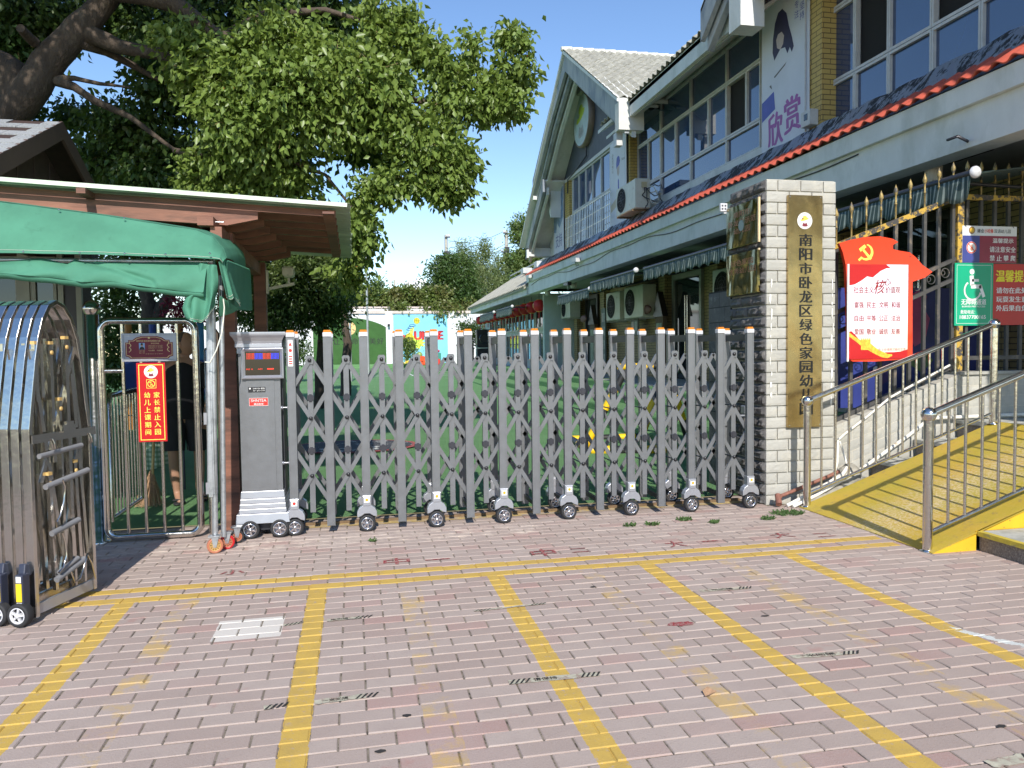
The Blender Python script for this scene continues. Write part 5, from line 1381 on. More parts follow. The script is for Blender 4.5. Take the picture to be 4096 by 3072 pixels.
M['cream_plastic'] = mat('yellowed_white_plastic', (.55, .53, .42), .5, var=.1)
mb = MB(); mb.cbox(-.885, -.862, 8.28, 8.34, 2.02, 2.27, .004); mb.bar((-.86, 8.31, 2.075), (-.60, 8.31, 2.13), .03, .028); mb.build('bracket', M['cream_plastic'], cc)
mb = MB(); mb.cbox(-.71, -.60, 8.17, 8.36, 2.19, 2.30, .02); mb.build('housing', M['cream_plastic'], cc)
mb = MB(); mb.lathe((-.655, 8.175, 2.235), (0, -1, 0), [(.03, 0), (.03, .004), (.0, .005)], 14); mb.build('lens', M['gate_dark'], cc)
mb = MB(); mb.tube([(-.655, 8.3, 2.13), (-.655, 8.29, 2.19)], .012, 8); mb.build('stem', M['cream_plastic'], cc)

# ================================================================ GUARD BOOTH
M['wood_dark'] = mat('dark_brown_board', (.055, .032, .026), .7, var=.3, vs=4, bd=.002, stretch=(.3, 1, 1))
M['fascia'] = mat('brown_fascia', (.105, .066, .055), .65, var=.15, vs=3)
def shingle_mat():
    m, nt, bs = new_mat('grey_asphalt_shingle'); P_ = pos(nt); a = noise(nt, P_, 60, 3, .7); b = noise(nt, P_, 2, 3, .6)
    c = mix(nt, a.step(.35, .65), (.20, .21, .22), (.34, .35, .36)); c = mix(nt, b.step(.4, .7)*.5, c, (.42, .43, .43)); nt.links.new(c, bs.inputs['Base Color']); bs.inputs['Roughness'].default_value = .9; bump(nt, bs, a, .004); return m
M['shingle'] = shingle_mat()
M['glass_dark'] = mat('dark_window_glass', (.02, .025, .028), .04, 0, var=.05, spec=.8)
M['alu'] = mat('grey_green_aluminium', (.30, .31, .27), .5, .3, var=.1)
bt = root('guard_booth', (-4.2, 8.5, 0), 'dark brown guard booth with grey shingle gable roof behind the pergola', 'guard booth')
ry, rzz, rx = 8.6, 3.78, -2.86
def slopept(x, s, d): return (x, ry+s*d, rzz-(d*.475 if s < 0 else d*.47))
mb = MB(); 
for s, L in ((-1, 2.1), (1, 1.9)):
    a = slopept(rx, s, 0); b = slopept(rx, s, L); t = (0, 0, -.05)
    vs = [a, b, (-9, b[1], b[2]), (-9, a[1], a[2])]
    mb.prism(vs if s < 0 else vs[::-1], t)
mb.build('roof_deck', M['wood_dark'], bt)
for r_ in range(12):
    for c_ in range(16):
        d0 = 2.1-r_*.175; d1 = d0-.19; x1_ = rx-.0-c_*.30-(.15 if r_ % 2 else 0)+.0; x0_ = x1_-.295
        if c_ == 0 and r_ % 2: x1_ = rx; x0_ = rx-.145
        if c_ > 5: continue
        if d1 < 0: d1 = 0.
        q = MB(); a = slopept(x0_, -1, d0); b = slopept(x1_, -1, d0); c2 = slopept(x1_, -1, d1); d2 = slopept(x0_, -1, d1)
        up = lambda p, h: (p[0], p[1]-.3*h, p[2]+h)
        q.hexa([up(a, .003), up(b, .003), up(c2, .002), up(d2, .002)], [up(a, .014), up(b, .014), up(c2, .006), up(d2, .006)])
        q.build('shingle', M['shingle'], bt)
for s, L in ((-1, 2.1), (1, 1.9)):
    mb = MB(); a = Vector(slopept(rx+.003, s, 0)); b = Vector(slopept(rx+.003, s, L)); h = Vector((0, 0, -.17)); mb.prism([a+Vector((0, 0, .01)), b+Vector((0, 0, .01)), b+h, a+h], (-.03, 0, 0)); mb.build('fascia_board', M['fascia'], bt)
mb = MB(); mb.prism([(rx-.25, ry, rzz-.15), (rx-.25, ry-2.0, rzz-1.1), (rx-.25, ry-2.0, 2.4), (rx-.25, ry+1.8, 2.4), (rx-.25, ry+1.8, rzz-1.0)], (-.05, 0, 0)); mb.build('gable_boarding', M['wood_dark'], bt)
for k_ in range(9):
    mb = MB(); y_ = ry-1.7+k_*.4; mb.box(rx-.249, rx-.244, y_, y_+.012, 2.45, rzz-.2-abs(y_-ry)*.47); mb.build('board_joint', M['fascia'], bt)
mb = MB(); mb.box(-9, -2.70, 8.5, 8.75, 0, 2.9); mb.build('wall', M['wood_dark'], bt)
for k_, (xa, xb) in enumerate(((-4.6, -3.27), (-3.17, -2.93))):
    f_ = MB()
    for a in ((xa, xb, 1.0, 1.05), (xa, xb, 2.35, 2.4), (xa, xa+.05, 1.05, 2.35), (xb-.03, xb, 1.05, 2.35)): f_.box(a[0], a[1], 8.455, 8.498, a[2], a[3])
    fo = f_.build('window', M['alu'], bt)
    g = MB(); g.box(xa+.05, xb-.03, 8.48, 8.486, 1.05, 2.35); g.build('pane', M['glass_dark'], fo)
mb = MB(); mb.box(-3.27, -3.17, 8.44, 8.50, 0, 2.45); mb.build('mullion', M['alu'], bt)
for x in (-2.915, -2.75): mb = MB(); mb.box(x, x+.05, 8.45, 8.498, 0, 2.45); mb.build('door_jamb', M['alu'], bt)
mb = MB(); mb.box(-2.915+.05, -2.75, 8.47, 8.497, .02, 2.4); mb.build('door', M['gate_dark'], bt)
M['brick_wall'] = mat('wood_panel_grey', (.2, .18, .15), .8)

# ================================================================ MAIN KINDERGARTEN BUILDING
M['wall_white'] = mat('weathered_white_render', (.68, .69, .67), .85, var=.08, vs=3, col2=(.50, .52, .48), c2s=2.2, c2lo=.5, c2hi=.75, bd=.002, stretch=(1, 1, .5))
M['wall_bluegrey'] = mat('dark_blue_grey_wall_tile', (.075, .085, .115), .6, var=.15, vs=5)
M['frame_white'] = mat('dusty_white_window_frame', (.52, .52, .51), .5, var=.1, vs=9)
M['soffit'] = mat('grey_soffit', (.34, .35, .35), .9, var=.1, vs=3)
def brick_strip(name, c1, c2, mortar, sc):
    m, nt, bs = new_mat(name); P_ = pos(nt); x, y, z = sep(nt, P_)
    v = comb(nt, x+y, z, 0); b = nt.nodes.new('ShaderNodeTexBrick'); nt.links.new(v, b.inputs['Vector']); b.inputs['Scale'].default_value = 1
    b.inputs['Brick Width'].default_value = sc[0]; b.inputs['Row Height'].default_value = sc[1]; b.inputs['Mortar Size'].default_value = .006
    b.inputs['Color1'].default_value = (*c1, 1); b.inputs['Color2'].default_value = (*c2, 1); b.inputs['Mortar'].default_value = (*mortar, 1)
    nt.links.new(b.outputs['Color'], bs.inputs['Base Color']); bs.inputs['Roughness'].default_value = .7
    bump(nt, bs, 1.0-N(b.outputs['Fac']), .01); return m
M['yellow_tile'] = brick_strip('yellow_strip_tile', (.52, .37, .11), (.46, .32, .10), (.17, .12, .05), (.22, .07))
M['gallery_wall'] = brick_strip('tan_brick_wall', (.34, .26, .12), (.30, .22, .10), (.07, .05, .03), (.24, .07))
def sky_glass():
    m, nt, bs = new_mat('blue_reflecting_glass'); P_ = pos(nt)
    bs.inputs['Base Color'].default_value = (.02, .05, .13, 1); bs.inputs['Roughness'].default_value = .03
    bs.inputs['Specular IOR Level'].default_value = 1.0; bs.inputs['IOR'].default_value = 1.75
    bump(nt, bs, noise(nt, P_, .7, 2, .5), .02, .3); return m
M['sky_glass'] = sky_glass()
M['dark_void'] = mat('dark_interior', (.01, .009, .008), .9)
M['banner'] = mat('white_vinyl_banner', (.58, .60, .66), .5, var=.05, vs=2)
M['banner_navy'] = mat('navy_hair_print', (.022, .018, .07), .5)
M['banner_blue'] = mat('royal_blue_print', (.05, .07, .36), .5)
M['banner_purple'] = mat('purple_lettering', (.30, .07, .30), .5)
bld = root('kindergarten_building', (8, 14, 0), 'long two storey kindergarten building with blue grey gable, red tile skirt and white fascias', 'building')
WX, GX_ = 6.65, 6.45
# walls
mb = MB(); mb.box(WX+.06, 14, -3, 17.1, 3.42, 7.2); mb.build('upper_wall', M['wall_white'], bld)
mb = MB(); mb.box(GX_+.06, 14, 17.12, 24.2, 3.42, 6.50); mb.build('wing_wall', M['wall_white'], bld)
mb = MB(); mb.prism([(GX_+.0, 15.6, 6.55), (GX_, 24.05, 6.55), (GX_, 24.05, 6.0), (GX_, 24.05, 6.1), (GX_, 19.53, 9.05)][:1]+[(GX_, 24.1, 6.52), (GX_, 24.1, 6.6), (GX_, 19.53, 9.0), (GX_, 15.9, 6.62)], (8, 0, 0)); mb.build('gable_wall', M['wall_bluegrey'], bld)
mb = MB(); mb.box(7.5, 14, 6.9, 26, .60, 3.42); mb.build('lower_wall', M['gallery_wall'], bld)
mb = MB(); mb.box(5.90, 14, -3, 25.2, 3.40, 3.46); mb.build('soffit', M['soffit'], bld)
mb = MB(); mb.box(6.5, 7.4, 24.15, 25.4, 3.4, 6.2); mb.build('end_return_wall', M['wall_white'], bld)
# continuous canopy edge: fascia beams
mb = MB(); mb.box(5.80, 6.35, -3, 25.35, 3.69, 3.90); mb.build('upper_fascia', M['wall_white'], bld)
mb = MB(); mb.box(5.86, 6.15, -3, 25.30, 3.30, 3.688); mb.build('lower_fascia', M['wall_white'], bld)
# red tile skirt, tile by tile
M['red_tile'] = mat('red_glazed_tile', (.52, .10, .06), .55, var=.15, vs=12, obj=True)
def tile_mesh(name, w, L, amp, t, m, seg=6, slope=(0, 0)):
    """S-shaped roof tile; width along -Y axis, length along +X"""
    me = MB(); n_ = seg*2; vs = []
    for e in range(2):
        for i in range(n_+1):
            a = i/n_; h = amp*math.sin(2*PI*a)
            vs += [(e*L, -w/2+a*w, h), (e*L, -w/2+a*w, h-t)]
    k = (n_+1)*2; fs = []
    for i in range(n_):
        a = i*2; fs += [(a, a+2, k+a+2, k+a), (a+1, k+a+1, k+a+3, a+3), (a, a+1, a+3, a+2), (k+a, k+a+2, k+a+3, k+a+1)]
    me.add(vs, fs, False); d = bpy.data.meshes.new(name); d.from_pydata(me.v, [], me.f); d.materials.append(m); d.update(); return d
td = tile_mesh('red_tile', .20, .40, .022, .014, M['red_tile'])
borg = ORG[bld.name]
for i in range(150):
    y = 25.2-.2*i
    if y < 0: break
    o = bpy.data.objects.new('red_tile', td); COL.objects.link(o); o.parent = bld
    o.location = Vector((5.745, y, 3.935))-borg; o.rotation_euler = (random.gauss(0, .01), -.56+random.gauss(0, .008), 0)
# flaking bitumen and foil flashing above the tiles
def foil_mat():
    m, nt, bs = new_mat('flaking_foil_flashing'); P_ = pos(nt); P2 = mapping(nt, P_, (1, 1.4, .45))
    a = noise(nt, P2, 3.2, 7, .72, .4); b = noise(nt, P2, 16, 5, .7); c_ = noise(nt, P_, 1.1, 2, .5)
    f = (a*.75+b*.35+c_*.25).step(.66, .70)
    nt.links.new(mix(nt, f, (.42, .46, .52), (.012, .012, .014)), bs.inputs['Base Color'])
    nt.links.new(((1.0-f)*.75).v, bs.inputs['Metallic']); nt.links.new((f*.3+.28+b*.1).v, bs.inputs['Roughness']); bump(nt, bs, a+b*.5, .03); return m
M['foil'] = foil_mat()
mb = MB(); k = 150; vs = []
for i in range(k+1):
    y = -3+i*(28.1/k); h = .035*mnoise.noise(Vector((y*2.3, 0, 0)))+.02*mnoise.noise(Vector((y*9, 3, 0))); xo = .02*mnoise.noise(Vector((y*3, 7, 0)))
    vs += [(6.02, y, 4.10), (6.10+xo, y, 4.17), (6.30+xo*.5, y, 4.42+h), (6.48, y, 4.43+h)]
mb.add(vs, [(i*4+j, i*4+4+j, i*4+5+j, i*4+1+j) for i in range(k) for j in range(3)], False)
mb.build('foil_flashing', M['foil'], bld)

def zc(z, x): return 1.4+(z-1.4)*x/6.5
def window_bank(x, ys, zs, subs=(), opens=(), fw=.06, skip=(), glass=None):
    """ys: mullion positions (near to far), zs: rail heights; one window part per cell"""
    for j in range(len(zs)-1):
        row = list(ys) if not (subs and j == subs[0]) else sorted(set(list(ys)+list(subs[1])))
        for i in range(len(row)-1):
            a, b, c_, d = row[i], row[i+1], zs[j], zs[j+1]; w = fw*.5
            f = MB()
            f.box(x-.03, x+.04, a+.004, b-.004, c_+.004, c_+w+.01); f.box(x-.03, x+.04, a+.004, b-.004, d-w-.01, d-.004)
            f.box(x-.03, x+.04, a+.004, a+w, c_+w+.01, d-w-.01); f.box(x-.03, x+.04, b-w, b-.004, c_+w+.01, d-w-.01)
            fo = f.build('window', M['frame_white'], bld)
            g = MB(); op = any(abs((a+b)/2-q) < (b-a)/2 and jj == j for q, jj in opens)
            g.box(x+(.012 if not op else .05), x+(.02 if not op else .055), a+w, b-w, c_+w+.01, d-w-.01)
            g.build('pane' if not op else 'open_gap', (glass or M['sky_glass']) if not op else M['dark_void'], fo)
Ya = lambda px, py=500, X=6.65: None
B_m = [(6.65, 11.548, 5.254)[1], (6.65, 12.718, 5.39)[1], (6.65, 14.203, 5.525)[1], (6.65, 15.707, 5.448)[1], 17.08]
B_s = [(6.65, 12.01, 5.185)[1], (6.65, 13.423, 5.315)[1], (6.65, 14.92, 5.514)[1], (6.65, 16.409, 5.449)[1]]
window_bank(6.65, B_m, [zc(4.60, 6.65), zc(5.06, 6.65), zc(6.0, 6.65), zc(6.62, 6.65)], (1, B_s), (((6.65, 12.346, 5.713)[1], 1),))
A_m = [3.2, 4.1, 5.0, (6.65, 6.136, 4.191)[1], (6.65, 7.054, 4.542)[1], (6.65, 7.761, 4.671)[1], (6.65, 8.489, 4.784)[1], (6.65, 9.149, 4.918)[1], (6.65, 9.88, 5.098)[1]]
window_bank(6.65, A_m, [zc(4.20, 6.65), zc(4.98, 6.65), zc(5.95, 6.65), zc(6.55, 6.65)], (1, []), (((6.65, 8.776, 5.36)[1], 1), ((6.65, 7.407, 5.114)[1], 1)))
G_m = [(6.45, 18.488, 5.801)[1], (6.45, 19.219, 5.966)[1], (6.45, 19.962, 6.135)[1], (6.45, 20.577, 6.135)[1], (6.45, 21.249, 6.283)[1], (6.45, 21.864, 6.272)[1]]
window_bank(6.47, G_m, [4.40, 5.45, 6.46], (), (), .05)
# sills, lintel and yellow piers
mb = MB(); mb.box(6.60, 6.72, 11.4, 17.1, 4.40, zc(4.60, 6.65)-.003); mb.build('sill_band', M['wall_white'], bld)
mb = MB(); mb.box(6.45, 6.74, 17.10, 17.16, 3.9, 6.85); mb.box(6.45, 6.5, 17.161, 17.2, 3.9, 6.85); mb.build('yellow_pier', M['yellow_tile'], bld)
mb = MB(); mb.box(6.44, 6.70, (6.44, 9.597, 4.991)[1], 11.16, 3.9, 6.95); mb.build('yellow_pier', M['yellow_tile'], bld)
mb = MB(); mb.box(6.42, 6.52, 22.15, 22.62, 4.3, 6.5); mb.build('yellow_pier', M['yellow_tile'], bld)
mb = MB(); mb.box(6.40, 6.5, 17.2, 22.6, 6.47, 6.56); mb.build('lintel', M['frame_white'], bld)
mb = MB(); mb.tube([(6.40, 11.35, 6.8), (6.40, 9.93, 6.5), (6.40, 9.93, 4.45), (6.38, 9.85, 4.3)], .012, 8); mb.build('white_conduit', M['frame_white'], bld)
mb = MB(); mb.tube([(6.40, 20.35, 7.05), (6.40, 20.35, 6.75), (6.40, 21.5, 6.56), (6.40, 22.2, 6.5), (6.40, 22.25, 6.1)], .02, 8); mb.build('conduit', M['gate_dark'], bld)
# main roof between the wings
M['grey_tile'] = mat('old_grey_roof_tile', (.40, .385, .32), .9, var=.18, vs=9, col2=(.24, .235, .19), c2s=7, c2lo=.5, c2hi=.7, obj=True, bd=.003)
mb = MB(); mb.box(5.80, 5.86, 10.6, 16.0, 6.30, 6.62); mb.build('eave_fascia', M['wall_white'], bld)
mb = MB(); mb.prism([(5.87, 10.6, 6.29), (6.70, 10.6, 6.84), (6.70, 10.6, 6.90), (5.87, 10.6, 6.35)], (0, 6.5, 0)); mb.build('eave_soffit', M['wall_white'], bld)
mb = MB(); mb.prism([(5.80, -3, 6.60), (9.5, -3, 8.9), (9.5, -3, 8.8), (5.80, -3, 6.52)], (0, 20.5, 0)); mb.build('roof_deck', M['wall_white'], bld)
te = tile_mesh('grey_tile', .22, .46, .03, .014, M['grey_tile'], 5)
for i in range(30):
    y = 10.7+.22*i
    for r_ in range(2):
        o = bpy.data.objects.new('grey_tile', te); COL.objects.link(o); o.parent = bld
        o.location = Vector((5.74+.38*r_, y, 6.645+.238*r_))-borg; o.rotation_euler = (0, -.556+random.gauss(0, .01), 0)
# far gable wing roof: near slope tiled piece by piece
apY, apZ = 19.53, 9.27
sl_n = (apZ-6.70)/(apY-15.40)
mb = MB(); mb.prism([(5.52, apY, apZ-.03), (5.52, 15.38, 6.68), (5.52, 15.38, 6.6), (5.52, apY, apZ-.12)], (5, 0, 0)); mb.build('roof_deck', M['wall_white'], bld)
Ln = math.hypot(apY-15.38, apZ-6.68); an = math.atan2(apZ-6.68, apY-15.38)
tg = tile_mesh('grey_tile', .225, .36, .032, .016, M['grey_tile'], 5)
nr = 15; Q = Quaternion((0, 0, 1), PI/2)
for r_ in range(nr):
    for c_ in range(19):
        d = r_*(Ln/nr); x = 5.62+.225*c_
        p = Vector((x, 15.36+d*math.cos(an), 6.70+d*math.sin(an)))
        if p.x > 5.9+(p.z-6.6)*1.55: continue
        o = bpy.data.objects.new('grey_tile', tg); COL.objects.link(o); o.parent = bld
        o.location = p-borg; o.rotation_mode = 'QUATERNION'
        o.rotation_quaternion = (Quaternion((1, 0, 0), an-.045+random.gauss(0, .008)) @ Q @ Quaternion((0, 0, 1), random.gauss(0, .006)))
mb = MB(); mb.prism([(5.52, apY, apZ), (5.52, 25.1, 4.92), (5.52, 25.1, 4.84), (5.52, apY, apZ-.1)], (5, 0, 0)); mb.build('roof_deck', M['wall_white'], bld)
rt = MB(); rt.tube([(0, 0, 0), (.30, 0, 0)], .075, 10); 
M['ridge_tile'] = mat('pale_ridge_tile', (.60, .59, .53), .8, var=.12)
for i in range(13):
    mb = MB(); x = 5.48+.30*i; mb.tube([(x, apY, apZ+.0), (x+.285, apY, apZ+.0)], [.062, .08], 12); mb.build('ridge_tile', M['ridge_tile'], bld)
# rake boards: stepped concrete profiles down both slopes
M['rake'] = mat('streaked_grey_render', (.40, .42, .43), .85, var=.1, vs=3, col2=(.22, .25, .29), c2s=3, c2lo=.42, c2hi=.62, stretch=(1, 1, .3))
def rake(pts, x0, x1, h0, h1, name='rake_board', m=None):
    mb = MB()
    for a, b in zip(pts[:-1], pts[1:]):
        (ya, za), (yb, zb) = a, b
        mb.hexa([(x0, ya, za-h1), (x1, ya, za-h1), (x1, yb, zb-h1), (x0, yb, zb-h1)], [(x0, ya, za-h0), (x1, ya, za-h0), (x1, yb, zb-h0), (x0, yb, zb-h0)])
    return mb.build(name, m or M['rake'], bld)
left1 = [(19.53, 9.22), (21.2, 8.26), (23.35, 6.70)]
left2 = [(22.6, 6.62), (25.1, 4.86)]
right1 = [(19.53, 9.22), (15.42, 6.62)]
for pts in (left1, right1):
    rake(pts, 5.58, 5.66, 0, .52); rake(pts, 5.70, 5.80, .34, .66, 'inner_rake'); rake(pts, 5.86, 5.96, .50, .74, 'inner_rake', M['wall_white']); rake(pts, 5.665, 6.46, .05, .10, 'rake_soffit', M['wall_white'])
rake(left2, 5.72, 5.80, 0, .42); rake(left2, 5.84, 5.92, .28, .50, 'inner_rake', M['wall_white']); rake(left2, 5.805, 7.0, .05, .10, 'rake_soffit', M['wall_white'])
mb = MB(); mb.box(5.72, 7.0, 24.75, 25.1, 4.52, 4.80); mb.box(5.66, 5.73, 24.6, 24.75, 4.45, 4.72); mb.build('rake_foot', M['wall_white'], bld)
mb = MB(); mb.box(5.585, 5.95, 23.3, 23.5, 6.1, 6.5); mb.build('rake_foot', M['wall_white'], bld)
M['lit_white'] = M['wall_white']
mb = MB(); mb.box(5.56, 6.12, 15.38, 15.62, 6.02, 6.60); mb.build('eave_box', mat('cracked_white_render', (.62, .62, .58), .85, var=.08, vs=6, bd=.004, bs_=12), bld)
mb = MB(); mb.box(5.585, 5.72, 15.60, 15.80, 5.75, 6.03); mb.build('eave_bracket', M['frame_white'], bld)
mb = MB(); mb.prism([(6.05, 22.9, 6.5), (6.05, 23.6, 6.5), (6.05, 23.0, 5.5), (6.05, 22.95, 5.5)], (.5, 0, 0)); mb.build('rake_foot', M['wall_white'], bld)
# near wing: rake foot that hangs into the top of the picture
left3 = [(7.0, 10.1), (11.45, 6.78)]
rake(left3, 5.52, 5.60, 0, .5); rake(left3, 5.64, 5.74, .32, .64, 'inner_rake'); rake(left3, 5.605, 6.5, .05, .10, 'rake_soffit', M['wall_white'])
rake([(7.0, 10.1), (2.5, 6.8)], 5.52, 6.5, 0, .2, 'rake_soffit', M['wall_white'])
mb = MB(); mb.box(5.62, 6.0, 10.35, 10.7, 6.1, 6.62); mb.build('eave_box', M['wall_white'], bld)
mb = MB(); mb.prism([(6.45, 11.4, 6.75), (6.45, 7.0, 9.9), (6.45, 2.5, 6.75)], (6, 0, 0)); mb.build('gable_wall', M['wall_bluegrey'], bld)
mb = MB(); mb.prism([(5.52, 11.45, 6.80), (5.52, 7.0, 10.12), (5.52, 7.0, 10.04), (5.52, 11.45, 6.72)], (6, 0, 0)); mb.build('roof_deck', M['wall_white'], bld)

# ---- round emblem on the gable, banners
re_ = root('round_gable_emblem', (6.3, 20.4, 7.04), 'large round kindergarten emblem mounted on the blue grey gable', 'emblem')
mb = MB(); mb.lathe((6.44, 20.42, 7.74), (-1, 0, 0), [(.74, 0), (.74, .16), (.70, .17), (.70, .16)], 48); mb.disc((6.285, 20.42, 7.74), (-1, 0, 0), .70, 48); mb.build('rim', mat('brown_metal_rim', (.22, .17, .14), .5, .4), re_)
emblem((6.275, 20.42, 7.74), .69, 'side', re_, 'badge', mat('pale_blue_badge', (.46, .56, .60), .4), colors=(mat('lime_print', (.42, .52, .06), .5), M['galv'], M['frame_white']))
gl = root('gable_spotlight', (6.2, 19.95, 8.5), 'square grey floodlight fixed above the round gable emblem', 'light')
mb = MB(); mb.cbox(6.15, 6.42, 20.0, 20.4, 8.38, 8.62, .01); mb.build('housing', M['concrete'], gl)
def side_banner(name, x, y0, y1, z0, z1, lab):
    r_ = root(name, (x, (y0+y1)/2, z0), lab, 'banner', 'vinyl banners on the upper wall'); mb = MB(); mb.box(x-.006, x+.006, y0, y1, z0, z1); mb.build('sheet', M['banner'], r_); return r_
S = lambda x, y, z: (x, y, z)
b1 = side_banner('wall_banner', 6.42, (6.42, 9.859, 5.427)[1], 11.14, 4.36, 6.9, 'tall white banner with a long haired girl, a blue book and purple characters')
def bpoly(mb, x, pts): mb.add([(x, y, z) for y, z in pts], [tuple(range(len(pts)))])
bx = 6.412
BYN = (6.42, 9.859, 5.427)[1]; BW_ = 11.14-BYN
def bp(u, v): return (11.14-u*BW_, 4.36+v*2.30)   # u left->right, v bottom->top as seen
mb = MB(); bpoly(mb, bx, [bp(u, v) for u, v in ((.29, .62), (.25, .68), (.26, .77), (.30, .86), (.37, .915), (.46, .92), (.55, .87), (.60, .78), (.66, .70), (.70, .63), (.66, .60), (.62, .64), (.57, .61), (.52, .66), (.42, .67), (.34, .64))]); mb.build('hair_print', M['banner_navy'], b1)
mb = MB(); bpoly(mb, bx-.001, [bp(u, v) for u, v in ((.33, .745), (.37, .775), (.45, .775), (.50, .74), (.48, .69), (.42, .665), (.35, .69))]); mb.build('face_print', mat('pale_face_print', (.50, .42, .42), .5), b1)
mb = MB(); bpoly(mb, bx, [bp(u, v) for u, v in ((.28, .515), (.55, .56), (.52, .545), (.30, .505))]); bpoly(mb, bx, [bp(u, v) for u, v in ((.18, .47), (.24, .44), (.22, .475))]); mb.build('paper_print', M['print_grey'], b1)
mb = MB(); bpoly(mb, bx, [bp(u, v) for u, v in ((.01, .385), (.28, .42), (.31, .30), (.01, .255))]); mb.build('blue_book_print', M['banner_blue'], b1)
mb = MB(); text(mb, '欣', (11.14-.30*BW_, bx*0+0, 4.36+.155*2.3) if False else (bx, 11.14-.31*BW_, 4.36+.165*2.3), (.40, .50), 'side', bold=.04, ital=-.05); text(mb, '赏', (bx, 11.14-.67*BW_, 4.36+.205*2.3), (.42, .52), 'side', bold=.04, ital=-.05); mb.build('big_characters', M['banner_purple'], b1)['kind'] = 'stuff'
mb = MB()
for i, c_ in enumerate('能专注'): text(mb, c_, (bx, 11.14-.755*BW_, 4.36+(.935-.06*i)*2.3), .11, 'side')
for i, c_ in enumerate('会坚持'): text(mb, c_, (bx, 11.14-.86*BW_, 4.36+(.905-.06*i)*2.3), .11, 'side')
mb.build('small_characters', M['banner_blue'], b1)['kind'] = 'stuff'
b2 = side_banner('wall_banner', 6.40, 17.2, 18.35, 4.45, 6.5, 'pale banner with a boy in a blue cap beside the upper air conditioner')
mb = MB(); bx = 6.392
bpoly(mb, bx, [(17.62, 5.95), (17.66, 6.05), (17.76, 6.1), (17.86, 6.06), (17.90, 5.93), (17.88, 5.80), (17.80, 5.84), (17.68, 5.86)]); bpoly(mb, bx, [(17.75, 5.55), (17.79, 5.5), (17.78, 5.2), (17.73, 5.1), (17.70, 5.25), (17.71, 5.5)]); mb.build('cap_and_tie_print', M['banner_blue'], b2)
mb = MB(); bpoly(mb, bx, [(17.66, 5.85), (17.86, 5.83), (17.84, 5.68), (17.76, 5.6), (17.68, 5.66)]); mb.build('face_print', mat('boy_face_print', (.45, .36, .33), .5), b2)
mb = MB(); bpoly(mb, bx, [(17.21, 5.3), (18.34, 4.98), (18.34, 4.80), (17.21, 5.05)]); mb.build('beige_print', mat('beige_print', (.48, .43, .33), .5), b2)
mb = MB(); text(mb, '勤学好问', (bx, 18.15, 6.0), (.1, .5), ((Vector((0, -1, 0))), Vector((0, 0, 1)), Vector((-1, 0, 0)))); text(mb, 'Neta', (bx, 17.40, 5.95), (.22, .07), 'side'); mb.build('small_characters', M['print_grey'], b2)
b3 = side_banner('wall_banner', 6.38, 22.64, 23.8, 4.42, 6.45, 'blue toned banner reading support at the far end of the upper wall')
mb = MB(); bx = 6.372
bpoly(mb, bx, [(22.66, 6.42), (23.78, 6.42), (23.78, 5.15), (23.5, 5.1), (23.4, 5.4), (23.1, 5.2), (22.66, 5.5)]); mb.build('blue_scene_print', mat('blue_scene_print', (.20, .28, .42), .5, var=.4, vs=6), b3)
mb = MB(); text(mb, '支持', (bx, 23.2, 4.83), (.75, .42), 'side', bold=.02); mb.build('big_characters', mat('slate_lettering', (.16, .17, .33), .5), b3)['kind'] = 'stuff'
# meter box
mbx = root('meter_box', (6.35, 9.78, 4.45), 'small white meter box at the foot of the yellow pier beside the girl banner', 'meter box')
mb = MB(); mb.cbox(6.30, 6.43, 9.66, 9.88, 4.50, 4.72, .008); mb.build('case', M['frame_white'], mbx); mb = MB(); mb.box(6.296, 6.30, 9.72, 9.80, 4.58, 4.67); mb.build('window', M['glass_dark'], mbx)

# ---- window grille
wg = root('window_grille', (6.33, 20.2, 4.37), 'steel bar grille in front of the gable windows', 'grille')
for i in range(27):
    y = 18.15+i*.155; mb = MB(); mb.tube([(6.32, y, 4.36), (6.32, y, 5.34)], .011, 6); mb.build('bar', M['steel_old'], wg)
for z in (4.42, 4.72, 5.02, 5.32): mb = MB(); mb.tube([(6.32, 18.1, z), (6.32, 22.25, z)], .012, 6); mb.build('rail', M['steel_old'], wg)

# ---- air conditioners
M['ac_white'] = mat('aged_white_enamel', (.60, .58, .50), .5, var=.08, vs=6, col2=(.40, .30, .20), c2s=5, c2lo=.6, c2hi=.75)
def ac_unit(x, y0, y1, z0, z1, lab, rusty=False):
    a = root('air_conditioner', (x, (y0+y1)/2, z0), lab, 'air conditioner', 'outdoor air conditioner units')
    mb = MB(); mb.cbox(x, x+.34, y0, y1, z0, z1, .02); mb.build('casing', M['ac_white'], a)
    R_ = (z1-z0)*.42; c_ = (x-.004, y1-R_-.07, (z0+z1)/2)
    mb = MB(); mb.disc(c_, (-1, 0, 0), R_, 28); mb.build('fan_opening', M['dark_void'], a)
    mb = MB()
    for q in range(1, 5): mb.tube([(x-.014, c_[1]+R_*q/4.2*math.cos(t), c_[2]+R_*q/4.2*math.sin(t)) for t in [2*PI*i/20 for i in range(20)]], .004, 4, closed=True)
    for q in range(8): t = 2*PI*q/8; mb.bar((x-.014, c_[1], c_[2]), (x-.014, c_[1]+R_*math.cos(t), c_[2]+R_*math.sin(t)), .006, .006)
    mb.build('fan_guard', M['gate_dark'], a)['kind'] = 'stuff'
    mb = MB()
    for s in (y0+.12, y1-.12): mb.bar((x-.03, s, z0-.025), (7.5 if x > 6.5 else 6.5, s, z0-.025), .035, .035)
    mb.build('bracket', M['rail'] if rusty else M['frame_white'], a); return a
ua = ac_unit(5.98, 15.55, 16.75, 4.42, 5.06, 'sunlit upper air conditioner on a rusty bracket under the gable', True)
